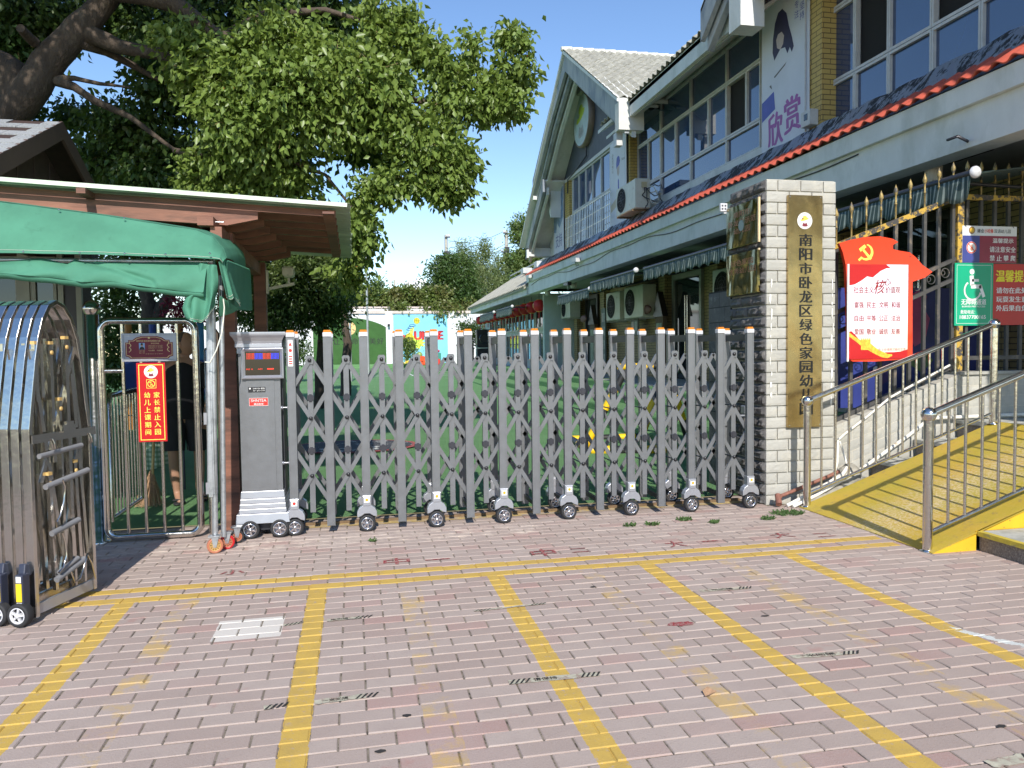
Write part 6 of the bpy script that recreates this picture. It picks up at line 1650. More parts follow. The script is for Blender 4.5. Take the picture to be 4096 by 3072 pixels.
mb = MB(); mb.box(6.12, 6.24, 15.53, 15.549, 4.86, 4.98); mb.build('valve_cover', mat('cream_plastic_cover', (.50, .42, .26), .5), ua)
r = random.Random(3)
for q in range(7):
    mb = MB(); p0 = Vector((6.2+r.uniform(-.05, .05), 15.5, 4.85)); pts = [p0]
    for _ in range(7): p0 = p0+Vector((r.uniform(-.06, .1), r.uniform(-.1, .04), r.uniform(-.12, .05))); pts.append(Vector((min(p0.x, 6.5), p0.y, max(p0.z, 4.3))))
    mb.tube(pts, .012, 5); mb.build('loose_pipe', M['ac_white'] if q % 2 else M['gate_dark'], ua)
ac_unit(6.95, 19.25, 20.35, 2.18, 2.95, 'lower air conditioner, left of the pair beside the gallery door')
ac_unit(6.95, 17.6, 18.9, 2.18, 2.98, 'lower air conditioner, right of the pair beside the gallery door')
ac_unit(6.95, 24.0, 25.1, 2.45, 3.05, 'gallery air conditioner nearest the far lantern building')
ac_unit(6.95, 12.9, 13.9, 2.18, 2.92, 'gallery air conditioner closest to the entrance pillar')

# ---- awnings
def awn_mat():
    m, nt, bs = new_mat('striped_awning_cloth'); P_ = pos(nt); x, y, z = sep(nt, P_)
    s = (y.mod(.115)).lt(.022).max((y+.05).mod(.115).lt(.012)); n_ = noise(nt, P_, 3, 4, .6)
    c = mix(nt, n_.step(.4, .7), (.07, .12, .115), (.11, .16, .15)); c = mix(nt, s*.85, c, (.52, .60, .55)); nt.links.new(c, bs.inputs['Base Color']); bs.inputs['Roughness'].default_value = .8
    t = nt.nodes.new('ShaderNodeBsdfTranslucent'); nt.links.new(c, t.inputs[0]); mx = nt.nodes.new('ShaderNodeMixShader'); mx.inputs[0].default_value = .45
    out = nt.nodes['Material Output']; nt.links.new(bs.outputs[0], mx.inputs[1]); nt.links.new(t.outputs[0], mx.inputs[2]); nt.links.new(mx.outputs[0], out.inputs[0]); return m
M['awning'] = awn_mat()
def awning(y0, y1, zf, xf, lab, drop=.24, xw=7.4, zw=3.30, balls=True):
    a = root('striped_awning', (xf, (y0+y1)/2, zf), lab, 'awning', 'striped green awnings along the gallery')
    n_ = max(8, int((y1-y0)*8))
    def sheet(u, v): y = y0+(y1-y0)*u; return Vector((xf+(xw-xf)*v, y, zf+(zw-zf)*v-.03*math.sin(PI*v)))
    cloth_grid(sheet, n_, 6, 'canvas', M['awning'], a, 0)
    def val(u, v):
        y = y0+(y1-y0)*u; sc = abs(math.sin(PI*y/.30)); fold = math.sin(y*23+2*math.sin(y*3.1)); return Vector((xf-.03-.025*v+.022*v*fold, y, zf-.02-v*(drop*(.74+.26*sc))))
    mb_n = max(24, int((y1-y0)*26)); cloth_grid(val, mb_n, 4, 'valance', M['awning'], a, 0)
    mb = MB(); mb.tube([(xf-.01, y0-.02, zf), (xf-.01, y1+.02, zf)], .032, 12); mb.build('front_bar', M['gate_dark'], a)
    if balls:
        mb = MB(); mb.lathe((xf-.01, y0-.02, zf), (0, -1, 0), [(.055, 0), (.055, .02), (.035, .04), (0, .05)], 16); mb.build('end_cap', M['gate_white'], a)
    for yy_ in (y0+.3, y1-.3): mb = MB(); mb.tube([(xf, yy_, zf-.02), (6.6, yy_+.1, 2.95), (7.45, yy_, 3.2)], .018, 6); mb.build('folding_arm', M['gate_dark'], a)
awning(6.02, 9.9, 2.97, 5.6, 'striped green awning right of the pillar behind the spiked fence')
awning(10.25, 14.05, 2.96, 5.6, 'longest striped green awning directly left of the pillar')
awning(14.55, 17.45, 2.98, 5.6, 'striped green awning second from the pillar, with a white end cap', xw=7.4)
awning(17.6, 20.4, 2.86, 5.6, 'striped green awning third from the pillar, slightly lower')
awning(26.3, 29.2, 2.95, 5.5, 'small striped awning at the corner of the lantern building', zw=3.0, xw=6.0, drop=.3)
awning(29.6, 32.8, 2.92, 5.45, 'farthest small striped awning above the red lanterns', zw=3.0, xw=6.0, drop=.3)

# ---- gallery details under the canopy
M['door_dark'] = mat('dark_brown_door', (.03, .022, .018), .4, var=.2)
for k_, (ya, yb) in enumerate(((15.4, 16.95), (22.6, 23.9), (11.2, 12.6), (8.3, 9.6))):
    f = MB()
    for a in ((ya, ya+.09, .66, 3.0), (yb-.09, yb, .66, 3.0)): f.box(7.42, 7.52, a[0], a[1], a[2], a[3])
    f.box(7.42, 7.52, ya, yb, 3.0, 3.12); fo = f.build('door_frame', M['alu'] if k_ == 0 else M['door_dark'], bld)
    g = MB(); g.box(7.46, 7.50, ya+.09, (ya+yb)/2-.01, .67, 2.99); g.build('door_leaf', M['glass_dark'], fo)
    g = MB(); g.box(7.47, 7.495, (ya+yb)/2+.01, yb-.09, .67, 2.99); g.build('door_leaf', M['glass_dark'], fo)
    for s in (-.06, .06): g = MB(); g.tube([(7.43, (ya+yb)/2+s, 1.2), (7.43, (ya+yb)/2+s, 2.6)], .015, 6); g.build('door_handle', M['steel'], fo)
for y in (14.4, 17.1, 21.6, 24.4, 10.4, 13.1):
    mb = MB(); mb.box(7.3, 7.5, y, y+.35, .66, 3.40); mb.build('pilaster', M['gallery_wall'], bld)
for k_, (y, w, z0_, z1_, col, lab) in enumerate(((13.9, .42, 1.2, 2.75, (.40, .42, .38), 'tall white information panel beside the dark gallery door'), (13.35, .36, 1.3, 2.8, (.10, .06, .05), 'brown photo panel beside the white information panel'), (18.6, .5, 1.75, 2.25, (.16, .16, .15), 'small framed picture on the gallery wall'), (21.2, .35, .9, 2.6, (.13, .15, .13), 'mosaic strip panel near the far gallery door'))):
    pn = root('wall_panel', (7.28, y, z0_), lab, 'panel')
    mb = MB(); mb.cbox(7.20, 7.24, y, y+w, z0_, z1_, .006); mb.build('board', mat('panel_board_%s' % 'abcd'[k_], col, .6, var=.2), pn)
    for q in range(4 if z1_-z0_ > 1 else 1):
        zz = z0_+.1+q*(z1_-z0_-.1)/4
        for q2 in range(2 if k_ else 1):
            mb = MB(); mb.box(7.196, 7.2, y+.05+q2*w*.45, y+w*(.42 if k_ else .9)+q2*w*.45, zz, zz+.26); mb.build('picture', mat('panel_picture', (.3+.1*q2, .32, .28), .5, var=.4, vs=20), pn)
M['old_wood'] = mat('weathered_wood', (.13, .085, .05), .8, var=.3, vs=10, stretch=(1, 1, .2))
for y, lab in ((15.0*1.0+2.0, 'house shaped wooden ornament by the pair of air conditioners'), (22.2, 'far house shaped wooden ornament on the gallery wall')):
    hm = root('wooden_house_ornament', (7.2, y, .8), lab, 'ornament')
    mb = MB(); mb.box(7.12, 7.22, y-.22, y+.22, .8, 2.15); mb.build('panel', M['old_wood'], hm)
    mb = MB(); mb.prism([(7.08, y-.3, 2.15), (7.08, y+.3, 2.15), (7.08, y, 2.75)], (.14, 0, 0)); mb.build('roof', M['door_dark'], hm)
    mb = MB(); mb.box(7.11, 7.119, y-.16, y+.16, .95, 2.0); mb.build('picture', mat('bamboo_picture', (.22, .26, .18), .6, var=.4, vs=9), hm)
    mb = MB(); mb.sphere((7.02, y+.55, 2.35), .25, 16, 10, (.15, 1.3, .45)); mb.build('oval_plaque', mat('oval_red_brown', (.12, .04, .03), .6), hm)
# soffit lamps, cameras, cable on the fascia
for k_, (x, y, lab) in enumerate(((6.25, (6.25, 7.273, 3.526)[1], 'white cylinder ceiling lamp under the canopy, closest to the pillar'), (6.25, 21.2, 'white cylinder ceiling lamp under the canopy near the gable'), (6.2, 24.0, 'white cylinder ceiling lamp under the far end of the canopy'))):
    l_ = root('ceiling_lamp', (x, y, 3.2), lab, 'lamp', 'ceiling lamps under the canopy')
    mb = MB(); mb.lathe((x, y, 3.40), (0, 0, -1), [(.05, 0), (.09, .03), (.09, .20), (.075, .23), (0, .235)], 20); mb.build('shade', M['frame_white'], l_)
for x, y, z, lab in ((5.72, 19.2, 3.72, 'white bullet security camera on the white fascia'), (5.72, 24.6, 3.82, 'small security camera at the far end of the fascia'), (5.95, 20.8, 3.25, 'dark dome camera hanging under the canopy edge')):
    c_ = root('security_camera', (x, y, z), lab, 'camera', 'security cameras on the building')
    mb = MB(); mb.bar((x, y-.22, z), (x, y+.2, z+.03), .12, .10); mb.build('housing', M['frame_white'] if z > 3.5 else M['gate_dark'], c_)
    mb = MB(); mb.tube([(x, y, z-.04), (x+.02, y+.02, z-.14), (x+.1, y+.05, z-.1)], .02, 6); mb.build('arm', M['frame_white'], c_)
mb = MB(); pts = []
for i in range(60):
    y = 8+i*.285; pts.append((5.852, y, 3.60+.05*math.sin(y*.9)+.02*math.sin(y*2.7)))
mb.tube(pts, .009, 5); mb.build('fascia_cable', M['gate_dark'], bld)
mb = MB(); mb.box(6.0, 6.5, (5.362, 6.725, 3.3)[1], (5.362, 6.725, 3.3)[1]+.6, 3.396, 3.40); mb.build('soffit_hatch', M['dark_void'], bld)
mb = MB(); mb.tube([(5.673, 6.424, 3.38), (5.64, 6.263, 3.37), (5.908, 6.402, 3.36), (6.234, 6.564, 3.38)], .015, 5); mb.build('loose_wire', M['gate_dark'], bld)
# painted mural panel seen through the fence
mu = root('undersea_mural', (6.3, 7.4, .68), 'dark blue undersea mural panel standing behind the spiked fence', 'mural')
mb = MB(); mb.box(5.3, 7.45, 7.60, 7.66, .70, 2.05); mb.build('panel', mat('deep_blue_mural', (.03, .045, .22), .5, var=.2, vs=3), mu)
for nm, pts, col in (('pink_shape', [(6.22, 1.95), (6.34, 2.03), (6.46, 1.96), (6.42, 1.82), (6.5, 1.7), (6.44, 1.45), (6.30, 1.38), (6.22, 1.55), (6.28, 1.75)], (.50, .08, .22)), ('grey_fish', [(5.72, 1.85), (5.86, 1.92), (6.04, 1.84), (6.06, 1.62), (5.9, 1.5), (5.74, 1.6)], (.35, .37, .38)), ('red_fish', [(6.9, .95), (7.0, 1.05), (7.12, .98), (7.08, .86), (6.94, .84)], (.6, .09, .05)), ('green_leaf', [(6.2, 1.2), (6.45, 1.33), (6.55, 1.22), (6.4, 1.08)], (.12, .22, .08)), ('purple_fin', [(5.9, 1.35), (6.08, 1.28), (6.06, 1.05), (5.88, .95)], (.10, .06, .2))):
    mb = MB(); mb.add([(x, 7.594, z) for x, z in pts], [tuple(range(len(pts)))]); mb.build(nm, mat('mural_'+nm, col, .5), mu)
mb = MB(); mb.add([(5.80+.045*math.cos(t), 7.588, 1.12+.045*math.sin(t)) for t in [2*PI*i/16 for i in range(16)]], [tuple(range(16))]); mb.build('fish_eye', M['white_gloss'], mu)

# ================================================================ LOW BUILDING WITH LANTERNS
lb = root('lantern_building', (7.5, 32, 0), 'low white building with grey tiled roof at the far end of the yard', 'building')
M['pale_green_wall'] = mat('pale_green_wall', (.48, .56, .52), .8, var=.06)
mb = MB(); mb.box(7.0, 13, 25.5, 44, 0, 3.35); mb.build('wall', M['pale_green_wall'], lb)
mb = MB(); mb.box(5.82, 5.94, 25.4, 38.2, 3.28, 3.56); mb.build('fascia', M['wall_white'], lb)
mb = MB(); mb.box(5.95, 7.3, 25.4, 38.2, 3.30, 3.34); mb.build('soffit', M['soffit'], lb)
mb = MB(); mb.prism([(5.72, 25.4, 3.56), (8.0, 25.4, 5.0), (8.0, 25.4, 4.9), (5.72, 25.4, 3.48)], (0, 13.0, 0)); mb.build('roof_deck', M['grey_tile'], lb)
tl = tile_mesh('roof_tiles', .26, 2.75, .03, .02, M['grey_tile'], 3)
for i in range(50):
    o = bpy.data.objects.new('roof_tile_row', tl); COL.objects.link(o); o.parent = lb; o.location = Vector((5.68, 25.5+.26*i, 3.57))-ORG[lb.name]; o.rotation_euler = (0, -.563, 0)
for z in (5.05, 5.25): mb = MB(); mb.tube([(7.9, 25.4, z), (7.9, 38.2, z-.05)], .03, 6); mb.build('ridge_rail', M['frame_white'], lb)
for y in (27.5, 30.0, 32.5): mb = MB(); mb.cbox(7.3, 7.7, y, y+.5, 4.75, 5.0, .02); mb.build('roof_vent', M['frame_white'], lb)
for i in range(9):
    ya = 26.1+i*1.45
    for z0_, z1_, gm in ((2.2, 3.05, M['glass_dark']), (.95, 2.1, M['sky_glass'] if i in (1, 2, 4) else M['glass_dark'])):
        f = MB()
        for a in ((ya, ya+1.3, z0_, z0_+.07), (ya, ya+1.3, z1_-.07, z1_), (ya, ya+.07, z0_+.07, z1_-.07), (ya+.62, ya+.69, z0_+.07, z1_-.07), (ya+1.23, ya+1.3, z0_+.07, z1_-.07)): f.box(6.93, 6.998, a[0], a[1], a[2], a[3])
        fo = f.build('window', M['frame_white'], lb); g = MB(); g.box(6.96, 6.97, ya+.07, ya+1.23, z0_+.07, z1_-.07); g.build('pane', gm, fo)
mb = MB(); mb.box(6.4, 13, 25.3, 25.49, 0, 3.3); mb.build('end_wall', M['pale_green_wall'], lb)
M['lantern'] = mat('red_lantern_silk', (.50, .015, .02), .5, var=.1)
def lantern(x, y, z, lab):
    l_ = root('red_lantern', (x, y, z-.3), lab, 'lantern', 'red lanterns hung along the far gallery')
    mb = MB(); mb.lathe((x, y, z), (0, 0, 1), [(.09, -.20), (.18, -.15), (.215, 0), (.18, .15), (.09, .20)], 14); mb.build('shade', M['lantern'], l_)
    for s in (-.2, .2): mb = MB(); mb.lathe((x, y, z+s), (0, 0, 1), [(.0, -.012), (.095, -.012), (.095, .012), (0, .012)], 12); mb.build('rim', M['gold_print'], l_)
    mb = MB(); text(mb, '福', (x-.218, y, z), .16, 'side'); mb.build('character', M['gold_print'], l_)
    mb = MB(); mb.tube([(x, y, z-.2), (x, y, z-.42)], .02, 5); mb.build('tassel', M['lantern'], l_)
    mb = MB(); mb.tube([(x, y, z+.2), (x, y, 3.3)], .008, 4); mb.build('cord', M['gate_dark'], l_)
ords = ('first', 'second', 'third', 'fourth', 'fifth', 'sixth', 'seventh', 'eighth', 'ninth', 'tenth', 'eleventh', 'twelfth')
for i in range(12): lantern(6.3, 25.6+1.14*i, 2.93, '%s red lantern of the row, counted from the near gallery corner' % ords[i])

# ================================================================ BACK WALL OF THE YARD
BY_ = 48.
bw = root('yard_back_wall', (2, BY_, .5), 'white back wall of the yard with pale cornice and green arch recess', 'wall')
M['chalk'] = mat('chalk_white_wall', (.72, .72, .74), .85, var=.05, vs=1.5)
M['pink_cornice'] = mat('pinkish_cornice', (.58, .50, .46), .8, var=.1, vs=2)
mb = MB(); mb.box(-12, 14, BY_, BY_+.4, .2, 3.78); mb.build('wall', M['chalk'], bw)
mb = MB(); mb.box(-12, 14, BY_-.08, BY_+.45, 3.78, 3.95); mb.build('coping', M['pink_cornice'], bw)
mb = MB(); mb.box(-3.4, 4.9, BY_+1.2, BY_+1.6, 3.2, 4.0); mb.build('rear_parapet', M['pink_cornice'], bw)
for z in (4.0, 4.16): mb = MB(); mb.box(-3.4, 4.9, BY_+1.16, BY_+1.6, z+.02, z+.13); mb.build('parapet_band', M['chalk'] if z < 4.1 else M['pink_cornice'], bw)
for x in (2.16, 6.1, -3.0): mb = MB(); mb.box(x-.2, x+.2, BY_-.12, BY_, .3, 3.9); mb.build('pilaster', M['chalk'], bw)
mb = MB(); mb.box(-3.4, 1.9, BY_-.03, BY_-.002, 3.72, 3.86); mb.build('blue_cable_tray', mat('blue_grey_tray', (.25, .33, .5), .6), bw)
M['arch_green'] = mat('green_turf_panel', (.045, .12, .03), .95, var=.15, vs=2, bd=.01)
arch = root('green_arch_panel', (-.25, BY_-.1, .5), 'dark green turf covered arch panel with slogan and round yellow emblem on the back wall', 'arch panel')
mb = MB(); pts = [(-2.45, BY_-.10, .5), (1.95, BY_-.10, .5), (1.95, BY_-.10, 2.95)]
for i in range(1, 16): t = i/16; x = 1.95-4.4*t; pts.append((x, BY_-.10, 2.95+.58*math.sin(PI*t)**.8))
pts.append((-2.45, BY_-.10, 2.95)); mb.prism(pts, (0, .09, 0)); mb.build('panel', M['arch_green'], arch)
mb = MB()
for c_, x in zip('绿色让生命更美好', (-2.02, -1.6, -1.07, -.52, .05, .6, 1.12, 1.6)): text(mb, c_, (x, BY_-.106, 2.08), .40, 'front', bold=.01)
mb.build('slogan', mat('dark_slogan', (.012, .02, .012), .6), arch)['kind'] = 'stuff'
emblem((-.30, BY_-.104, 2.88), .42, 'front', arch, 'emblem', mat('pale_orange_badge', (.75, .52, .22), .5), colors=(mat('orange_print', (.72, .30, .05), .5), M['maroon'], M['maroon']))
# mural BOUNCE
mur = root('bounce_mural', (4.1, BY_-.02, .5), 'light blue painted mural with the word BOUNCE and a bouncing ball', 'mural')
mb = MB(); mb.box(2.42, 5.82, BY_-.03, BY_-.003, .5, 3.72); mb.build('blue_ground', mat('sky_blue_paint', (.22, .58, .78), .7, var=.06, vs=2), mur)
ym = BY_-.036
def mp(px, py): return None
mb = MB(); pts = []
for i in range(26):
    t = 2*PI*i/26; r_ = (.62 if i % 2 else .88); pts.append((3.6+1.0*r_*math.cos(t), ym, 1.95+.55*r_*math.sin(t)))
poly_fan(mb, pts); mb.build('lime_splash', mat('lime_paint', (.60, .78, .08), .7), mur)
mb = MB(); mb.add([(3.35, ym-.002, 2.35), (3.60, ym-.002, 2.38), (3.72, ym-.002, 2.95), (3.45, ym-.002, 2.85)], [(0, 1, 2, 3)]); mb.build('bounce_trail', mat('yellow_green_paint', (.75, .80, .12), .7), mur)
mb = MB()
for k_ in range(3): mb.tube([(3.42+.09*k_+.19*math.cos(t), ym-.01, 2.78+.13*k_+.06*math.sin(t)) for t in [2*PI*i/14 for i in range(14)]], .012, 4, closed=True)
mb.build('motion_rings', mat('blue_line_paint', (.04, .08, .3), .6), mur)
M['ball_y'] = mat('ball_yellow_paint', (.62, .55, .03), .6, var=.2, vs=8)
for (x, z, R_) in ((3.88, 3.33, .20), (3.40, 2.30, .26)):
    mb = MB(); mb.disc((x, ym-.006, z), (0, -1, 0), R_, 24); bo = mb.build('painted_ball', M['ball_y'], mur)
    mb = MB(); mb.tube([(x-R_, ym-.009, z), (x+R_, ym-.009, z)], .008, 4); mb.tube([(x, ym-.009, z-R_), (x, ym-.009, z+R_)], .008, 4)
    for s in (-1, 1): mb.tube([(x+s*(R_*.9-.35*R_*math.cos(a)), ym-.009, z+R_*.75*math.sin(a)) for a in [-1.2+.4*i for i in range(7)]], .008, 4)
    mb.build('seam_lines', M['ink'], bo)
mb = MB(); text(mb, 'B', (3.02, ym-.005, 2.24), (.26, .42), bold=.04); text(mb, 'UNCE', (4.58, ym-.005, 2.36), (1.65, .46), bold=.05, ital=0); mb.build('red_letters', mat('red_letter_paint', (.62, .03, .03), .6), mur)['kind'] = 'stuff'
mb = MB(); text(mb, 'UNCE', (4.62, ym-.002, 2.40), (1.78, .54), bold=.07); mb.build('letter_shadow', M['letter_red'], mur)['kind'] = 'stuff'
mb = MB()
for x, w, h, k_ in ((2.6, .3, .22, 0), (3.05, .4, .25, 1), (3.6, .35, .3, 0), (4.1, .4, .2, 1)): mb.add([(x, ym-.003, .6), (x+w, ym-.003, .6), (x+w*.8, ym-.003, .6+h), (x+w*.2, ym-.003, .6+h)], [(0, 1, 2, 3)])
mb.build('painted_toys', mat('yellow_toy_paint', (.8, .55, .05), .6), mur)['kind'] = 'stuff'
# toy blocks at the foot of the wall
for x, y, w, h, c_, lab in ((3.85, 46.0, .62, .75, (.65, .08, .02), 'red orange plastic toy house by the mural'), (4.6, 46.1, .45, .55, (.75, .55, .03), 'yellow plastic toy drum by the mural'), (4.9, 46.2, .4, .5, (.6, .04, .03), 'small red toy box by the mural'), (5.05, 46.5, .3, 1.0, (.05, .25, .2), 'green toy figure by the mural'), (2.75, 46.3, .4, .3, (.8, .6, .05), 'small yellow toy near the green bush')):
    t_ = root('plastic_toy', (x, y, .56), lab, 'toy', 'plastic toys at the foot of the back wall')
    mb = MB(); mb.cbox(x-w/2, x+w/2, y-w/3, y+w/3, .56, .56+h*.75, .04); mb.build('body', mat('toy_plastic', c_, .4), t_)
    mb = MB(); mb.sphere((x, y, .56+h*.85), w*.3, 12, 8); mb.build('knob', mat('toy_knob', (c_[1]+.2, c_[0]*.6, .1), .4), t_)
for k_, z in enumerate((.60, 1.55)):
    sp_ = root('loudspeaker', (6.45, 38.3, z), ('lower' if k_ == 0 else 'upper')+' black loudspeaker cabinet of the stack by the lantern building', 'loudspeaker', 'stacked loudspeakers')
    mb = MB(); mb.cbox(6.1, 6.85, 38.0, 38.5, z, z+.92, .02); mb.build('cabinet', M['black_plastic'], sp_)
    mb = MB(); mb.lathe((6.47, 38.0, z+.45), (0, -1, 0), [(.27, 0), (.27, .02), (.2, .005), (.05, -.06), (0, -.06)], 24); mb.build('cone', M['glass_dark'], sp_)
# small camera on the wall
wc = root('wall_camera', (2.15, 47.8, 3.0), 'small black security camera on the white back wall', 'camera'); mb = MB(); mb.cbox(2.05, 2.2, 47.55, 47.85, 3.0, 3.12, .02); mb.build('body', M['black_plastic'], wc)
# black railing by the lantern building
br_ = root('garden_railing', (5.6, 39, .4), 'black metal garden railing beside the loudspeakers', 'railing')
for i in range(9): mb = MB(); mb.tube([(5.2+i*.1, 39, .4), (5.2+i*.1, 39, 1.75)], .02, 5); mb.build('bar', M['gate_dark'], br_)
for z in (.6, 1.7): mb = MB(); mb.tube([(5.15, 39, z), (6.05, 39, z)], .025, 5); mb.build('rail', M['gate_dark'], br_)
# flagpoles
M['flagpole'] = mat('brushed_flagpole', (.45, .47, .48), .4, .6)
for x, z, lab in ((-.145, 7.15, 'left thin steel flagpole with a ball top standing on the yard'), (.525, 6.55, 'right thin steel flagpole on the yard, passing behind hanging leaves'), (-.95, 3.2, 'short thin pole in front of the green arch')):
    fp = root('flagpole', (x, 30, .2), lab, 'flagpole', 'flagpoles on the yard')
    mb = MB(); mb.tube([(x, 30, .2), (x, 30, z)], [.05, .032], 10); mb.build('pole', M['flagpole'], fp)
    mb = MB(); mb.sphere((x, 30, z+.05), .06, 12, 8); mb.build('ball', M['flagpole'], fp)
# utility poles with wires
M['pole_conc'] = mat('concrete_pole', (.42, .40, .36), .85)
for k_, (x, z, lab) in enumerate(((7.27, 10.55, 'left concrete utility pole with insulators beyond the wall'), (12.12, 10.95, 'right concrete utility pole with insulators beyond the wall'))):
    up_ = root('utility_pole', (x, 60, 0), lab, 'utility pole', 'utility poles beyond the yard')
    mb = MB(); mb.tube([(x, 60, 0), (x, 60, z)], [.20, .13], 12); mb.build('shaft', M['pole_conc'], up_)
    for zz, w in ((z-1.75, .5), (z-.25, .3), (z-3.3+k_*.9, 1.0)):
        mb = MB(); mb.box(x-.1 if k_ == 0 else x-w, x+w if k_ == 0 else x+.1, 59.75, 59.83, zz, zz+.08); mb.build('crossarm', M['gate_dark'], up_)
        for q in range(3):
            mb = MB(); xx = x+(w if k_ == 0 else -w)*(q+.6)/3; mb.lathe((xx, 59.8, zz+.08), (0, 0, 1), [(.03, 0), (.07, .05), (.04, .09), (.07, .13), (.04, .17), (0, .2)], 8); mb.build('insulator', M['gate_white'], up_)
    mb = MB(); mb.box(x-.2, x+.2, 59.7, 59.85, z-2.0, z-1.3); mb.build('clamp_box', M['gate_dark'], up_)
    r = random.Random(k_+3)
    for q in range(4):
        sx_ = (1 if k_ == 0 else -1); pts = [(x+sx_*.5, 59.8, z-1.4-.1*q)]
        for w in range(6): a = pts[-1]; pts.append((a[0]+sx_*r.uniform(-.25, .35), 59.8, a[2]-r.uniform(.1, .5)))
        mb = MB(); mb.tube(pts, .02, 4); mb.build('jumper_wire', M['rubber'], up_)
for k_, (za, zb, lab) in enumerate(((10.1, 10.95, 'topmost overhead wire between the utility poles'), (8.75, 9.9, 'middle overhead wire between the utility poles'), (8.55, 9.65, 'lowest overhead wire between the utility poles'))):
    mb = MB(); pts = [(7.45+(4.55)*t/12, 60, za+(zb-za)*t/12-.45*math.sin(PI*t/12)) for t in range(13)]; pts += [(14+.9*i, 60+i*2, zb+.1-.1*i) for i in range(6)]
    mb.tube(pts, .022, 4); o = mb.build('overhead_wire', M['rubber']); rebase(o, pts[0]); top(o, lab, 'wire', 'overhead wires')
# far towers
M['far_white'] = mat('far_white_tower', (.70, .70, .70), .8); M['far_cream'] = mat('far_cream_tower', (.62, .58, .45), .8)
def tower(x0, x1, z1_, y, m_, lab, nx=4, nz=9):
    t_ = root('apartment_tower', ((x0+x1)/2, y, 0), lab, 'building', 'far apartment towers')
    mb = MB(); mb.box(x0, x1, y, y+12, 0, z1_); mb.build('wall', m_, t_)
    mb = MB(); mb.box(x0+(x1-x0)*.3, x1-(x1-x0)*.3, y+2, y+8, z1_, z1_+1.4); mb.build('roof_hut', m_, t_)
    for i in range(nx):
        for j in range(nz):
            x = x0+(i+.28)*(x1-x0)/nx; z = z1_-1.6-j*1.5
            mb = MB(); mb.box(x, x+(x1-x0)/nx*.45, y-.1, y-.02, z, z+.9); mb.build('window', M['glass_dark'], t_)
tower(20.0, 23.6, 28.6, 300, M['far_white'], 'left and lower of the two white far apartment towers', 4, 3)
tower(23.8, 28.6, 29.6, 304, M['far_white'], 'right and higher white far apartment tower half behind the trees', 4, 3)
tower(-4.5, 3.9, 28.9, 300, M['far_cream'], 'cream coloured far apartment block left of the small tree', 7, 3)
mb = MB(); mb.tube([(15.9, 300, 0), (15.9, 300, 29.4)], .35, 8); o = rebase(mb.build('chimney', M['pole_conc']), (15.9, 300, 0)); top(o, 'thin far grey chimney standing alone against the sky', 'chimney')

# ================================================================ YARD OBJECTS
M['hz_yellow'] = mat('hazard_yellow', (.85, .52, .01), .45, var=.06); M['hz_black'] = mat('hazard_black', (.02, .02, .02), .5)
hz = root('tube_barrier', (3.9, 10, 0), 'yellow and black striped steel tube barrier standing behind the folding gate', 'barrier')
def htube(p, q, r_, n_, first=0, name='tube'):
    p = Vector(p); q = Vector(q)
    for i in range(n_):
        mb = MB(); mb.tube([p+(q-p)*(i/n_), p+(q-p)*((i+1)/n_)], r_, 14, caps=True); mb.build(name, M['hz_yellow'] if (i+first) % 2 == 0 else M['hz_black'], hz)
tp0, tp1 = (3.38, 9.6, 1.16), (3.92, 9.6, 1.16)
htube(tp0, tp1, .045, 1, 0, 'top_bar'); htube((3.92, 9.6, 1.16), (4.25, 9.6, 1.16), .044, 1, 1, 'top_bar')
htube((3.55, 9.62, 1.12), (3.0, 9.75, .06), .05, 4, 1, 'leg'); htube((4.1, 9.62, 1.12), (3.72, 9.45, .30), .055, 2, 1, 'leg'); htube((4.15, 9.62, 1.12), (4.55, 9.8, .06), .055, 3, 1, 'leg')
htube((3.05, 9.75, .06), (3.15, 10.9, .06), .05, 2, 0, 'base_tube'); htube((3.05, 9.6, .06), (4.0, 9.35, .06), .06, 3, 0, 'base_tube'); htube((4.0, 9.35, .06), (4.6, 9.75, .06), .06, 2, 0, 'base_tube'); htube((3.15, 10.9, .06), (4.5, 10.9, .06), .05, 4, 0, 'base_tube')
# playground pieces glimpsed behind the wicket
pg = root('playground_climber', (-3.6, 14.5, 0), 'dim blue and orange playground climber behind the wicket', 'playground')
for i, (x, c_) in enumerate(((-3.9, (.5, .2, .04)), (-3.5, (.03, .07, .3)), (-3.05, (.5, .2, .04)), (-2.7, (.04, .2, .35)), (-2.3, (.03, .07, .3)))):
    mb = MB(); mb.tube([(x, 14.5, 0), (x, 14.5, 2.0)], .06, 8); mb.build('post', mat('play_paint', c_, .5), pg)
mb = MB(); mb.box(-4.0, -2.2, 14.4, 14.46, .7, 1.3); mb.build('panel', mat('play_blue', (.03, .06, .22), .5), pg)
mb = MB(); mb.prism([(-3.3, 14.3, 1.1), (-2.8, 14.3, 1.1), (-3.05, 14.3, 1.6)], (0, .06, 0)); mb.build('gable_panel', mat('play_orange', (.55, .25, .03), .5), pg)
rs2 = root('red_toy_car', (-2.05, 14.8, .1), 'red and blue toy seen between the canopy pole and the cabinet', 'toy')
mb = MB(); mb.sphere((-1.98, 14.8, .95), .3, 16, 10, (1, .6, .8)); mb.build('body', mat('toy_red', (.55, .03, .03), .4), rs2)
mb = MB(); mb.sphere((-1.95, 14.78, .5), .28, 14, 8, (1.1, .6, .7)); mb.build('lower_body', mat('toy_blue', (.02, .12, .45), .4), rs2)
mb = MB(); mb.box(-2.02, -1.93, 14.5, 14.55, .6, 1.0); mb.build('yellow_strip', M['yellow_plastic'], rs2)
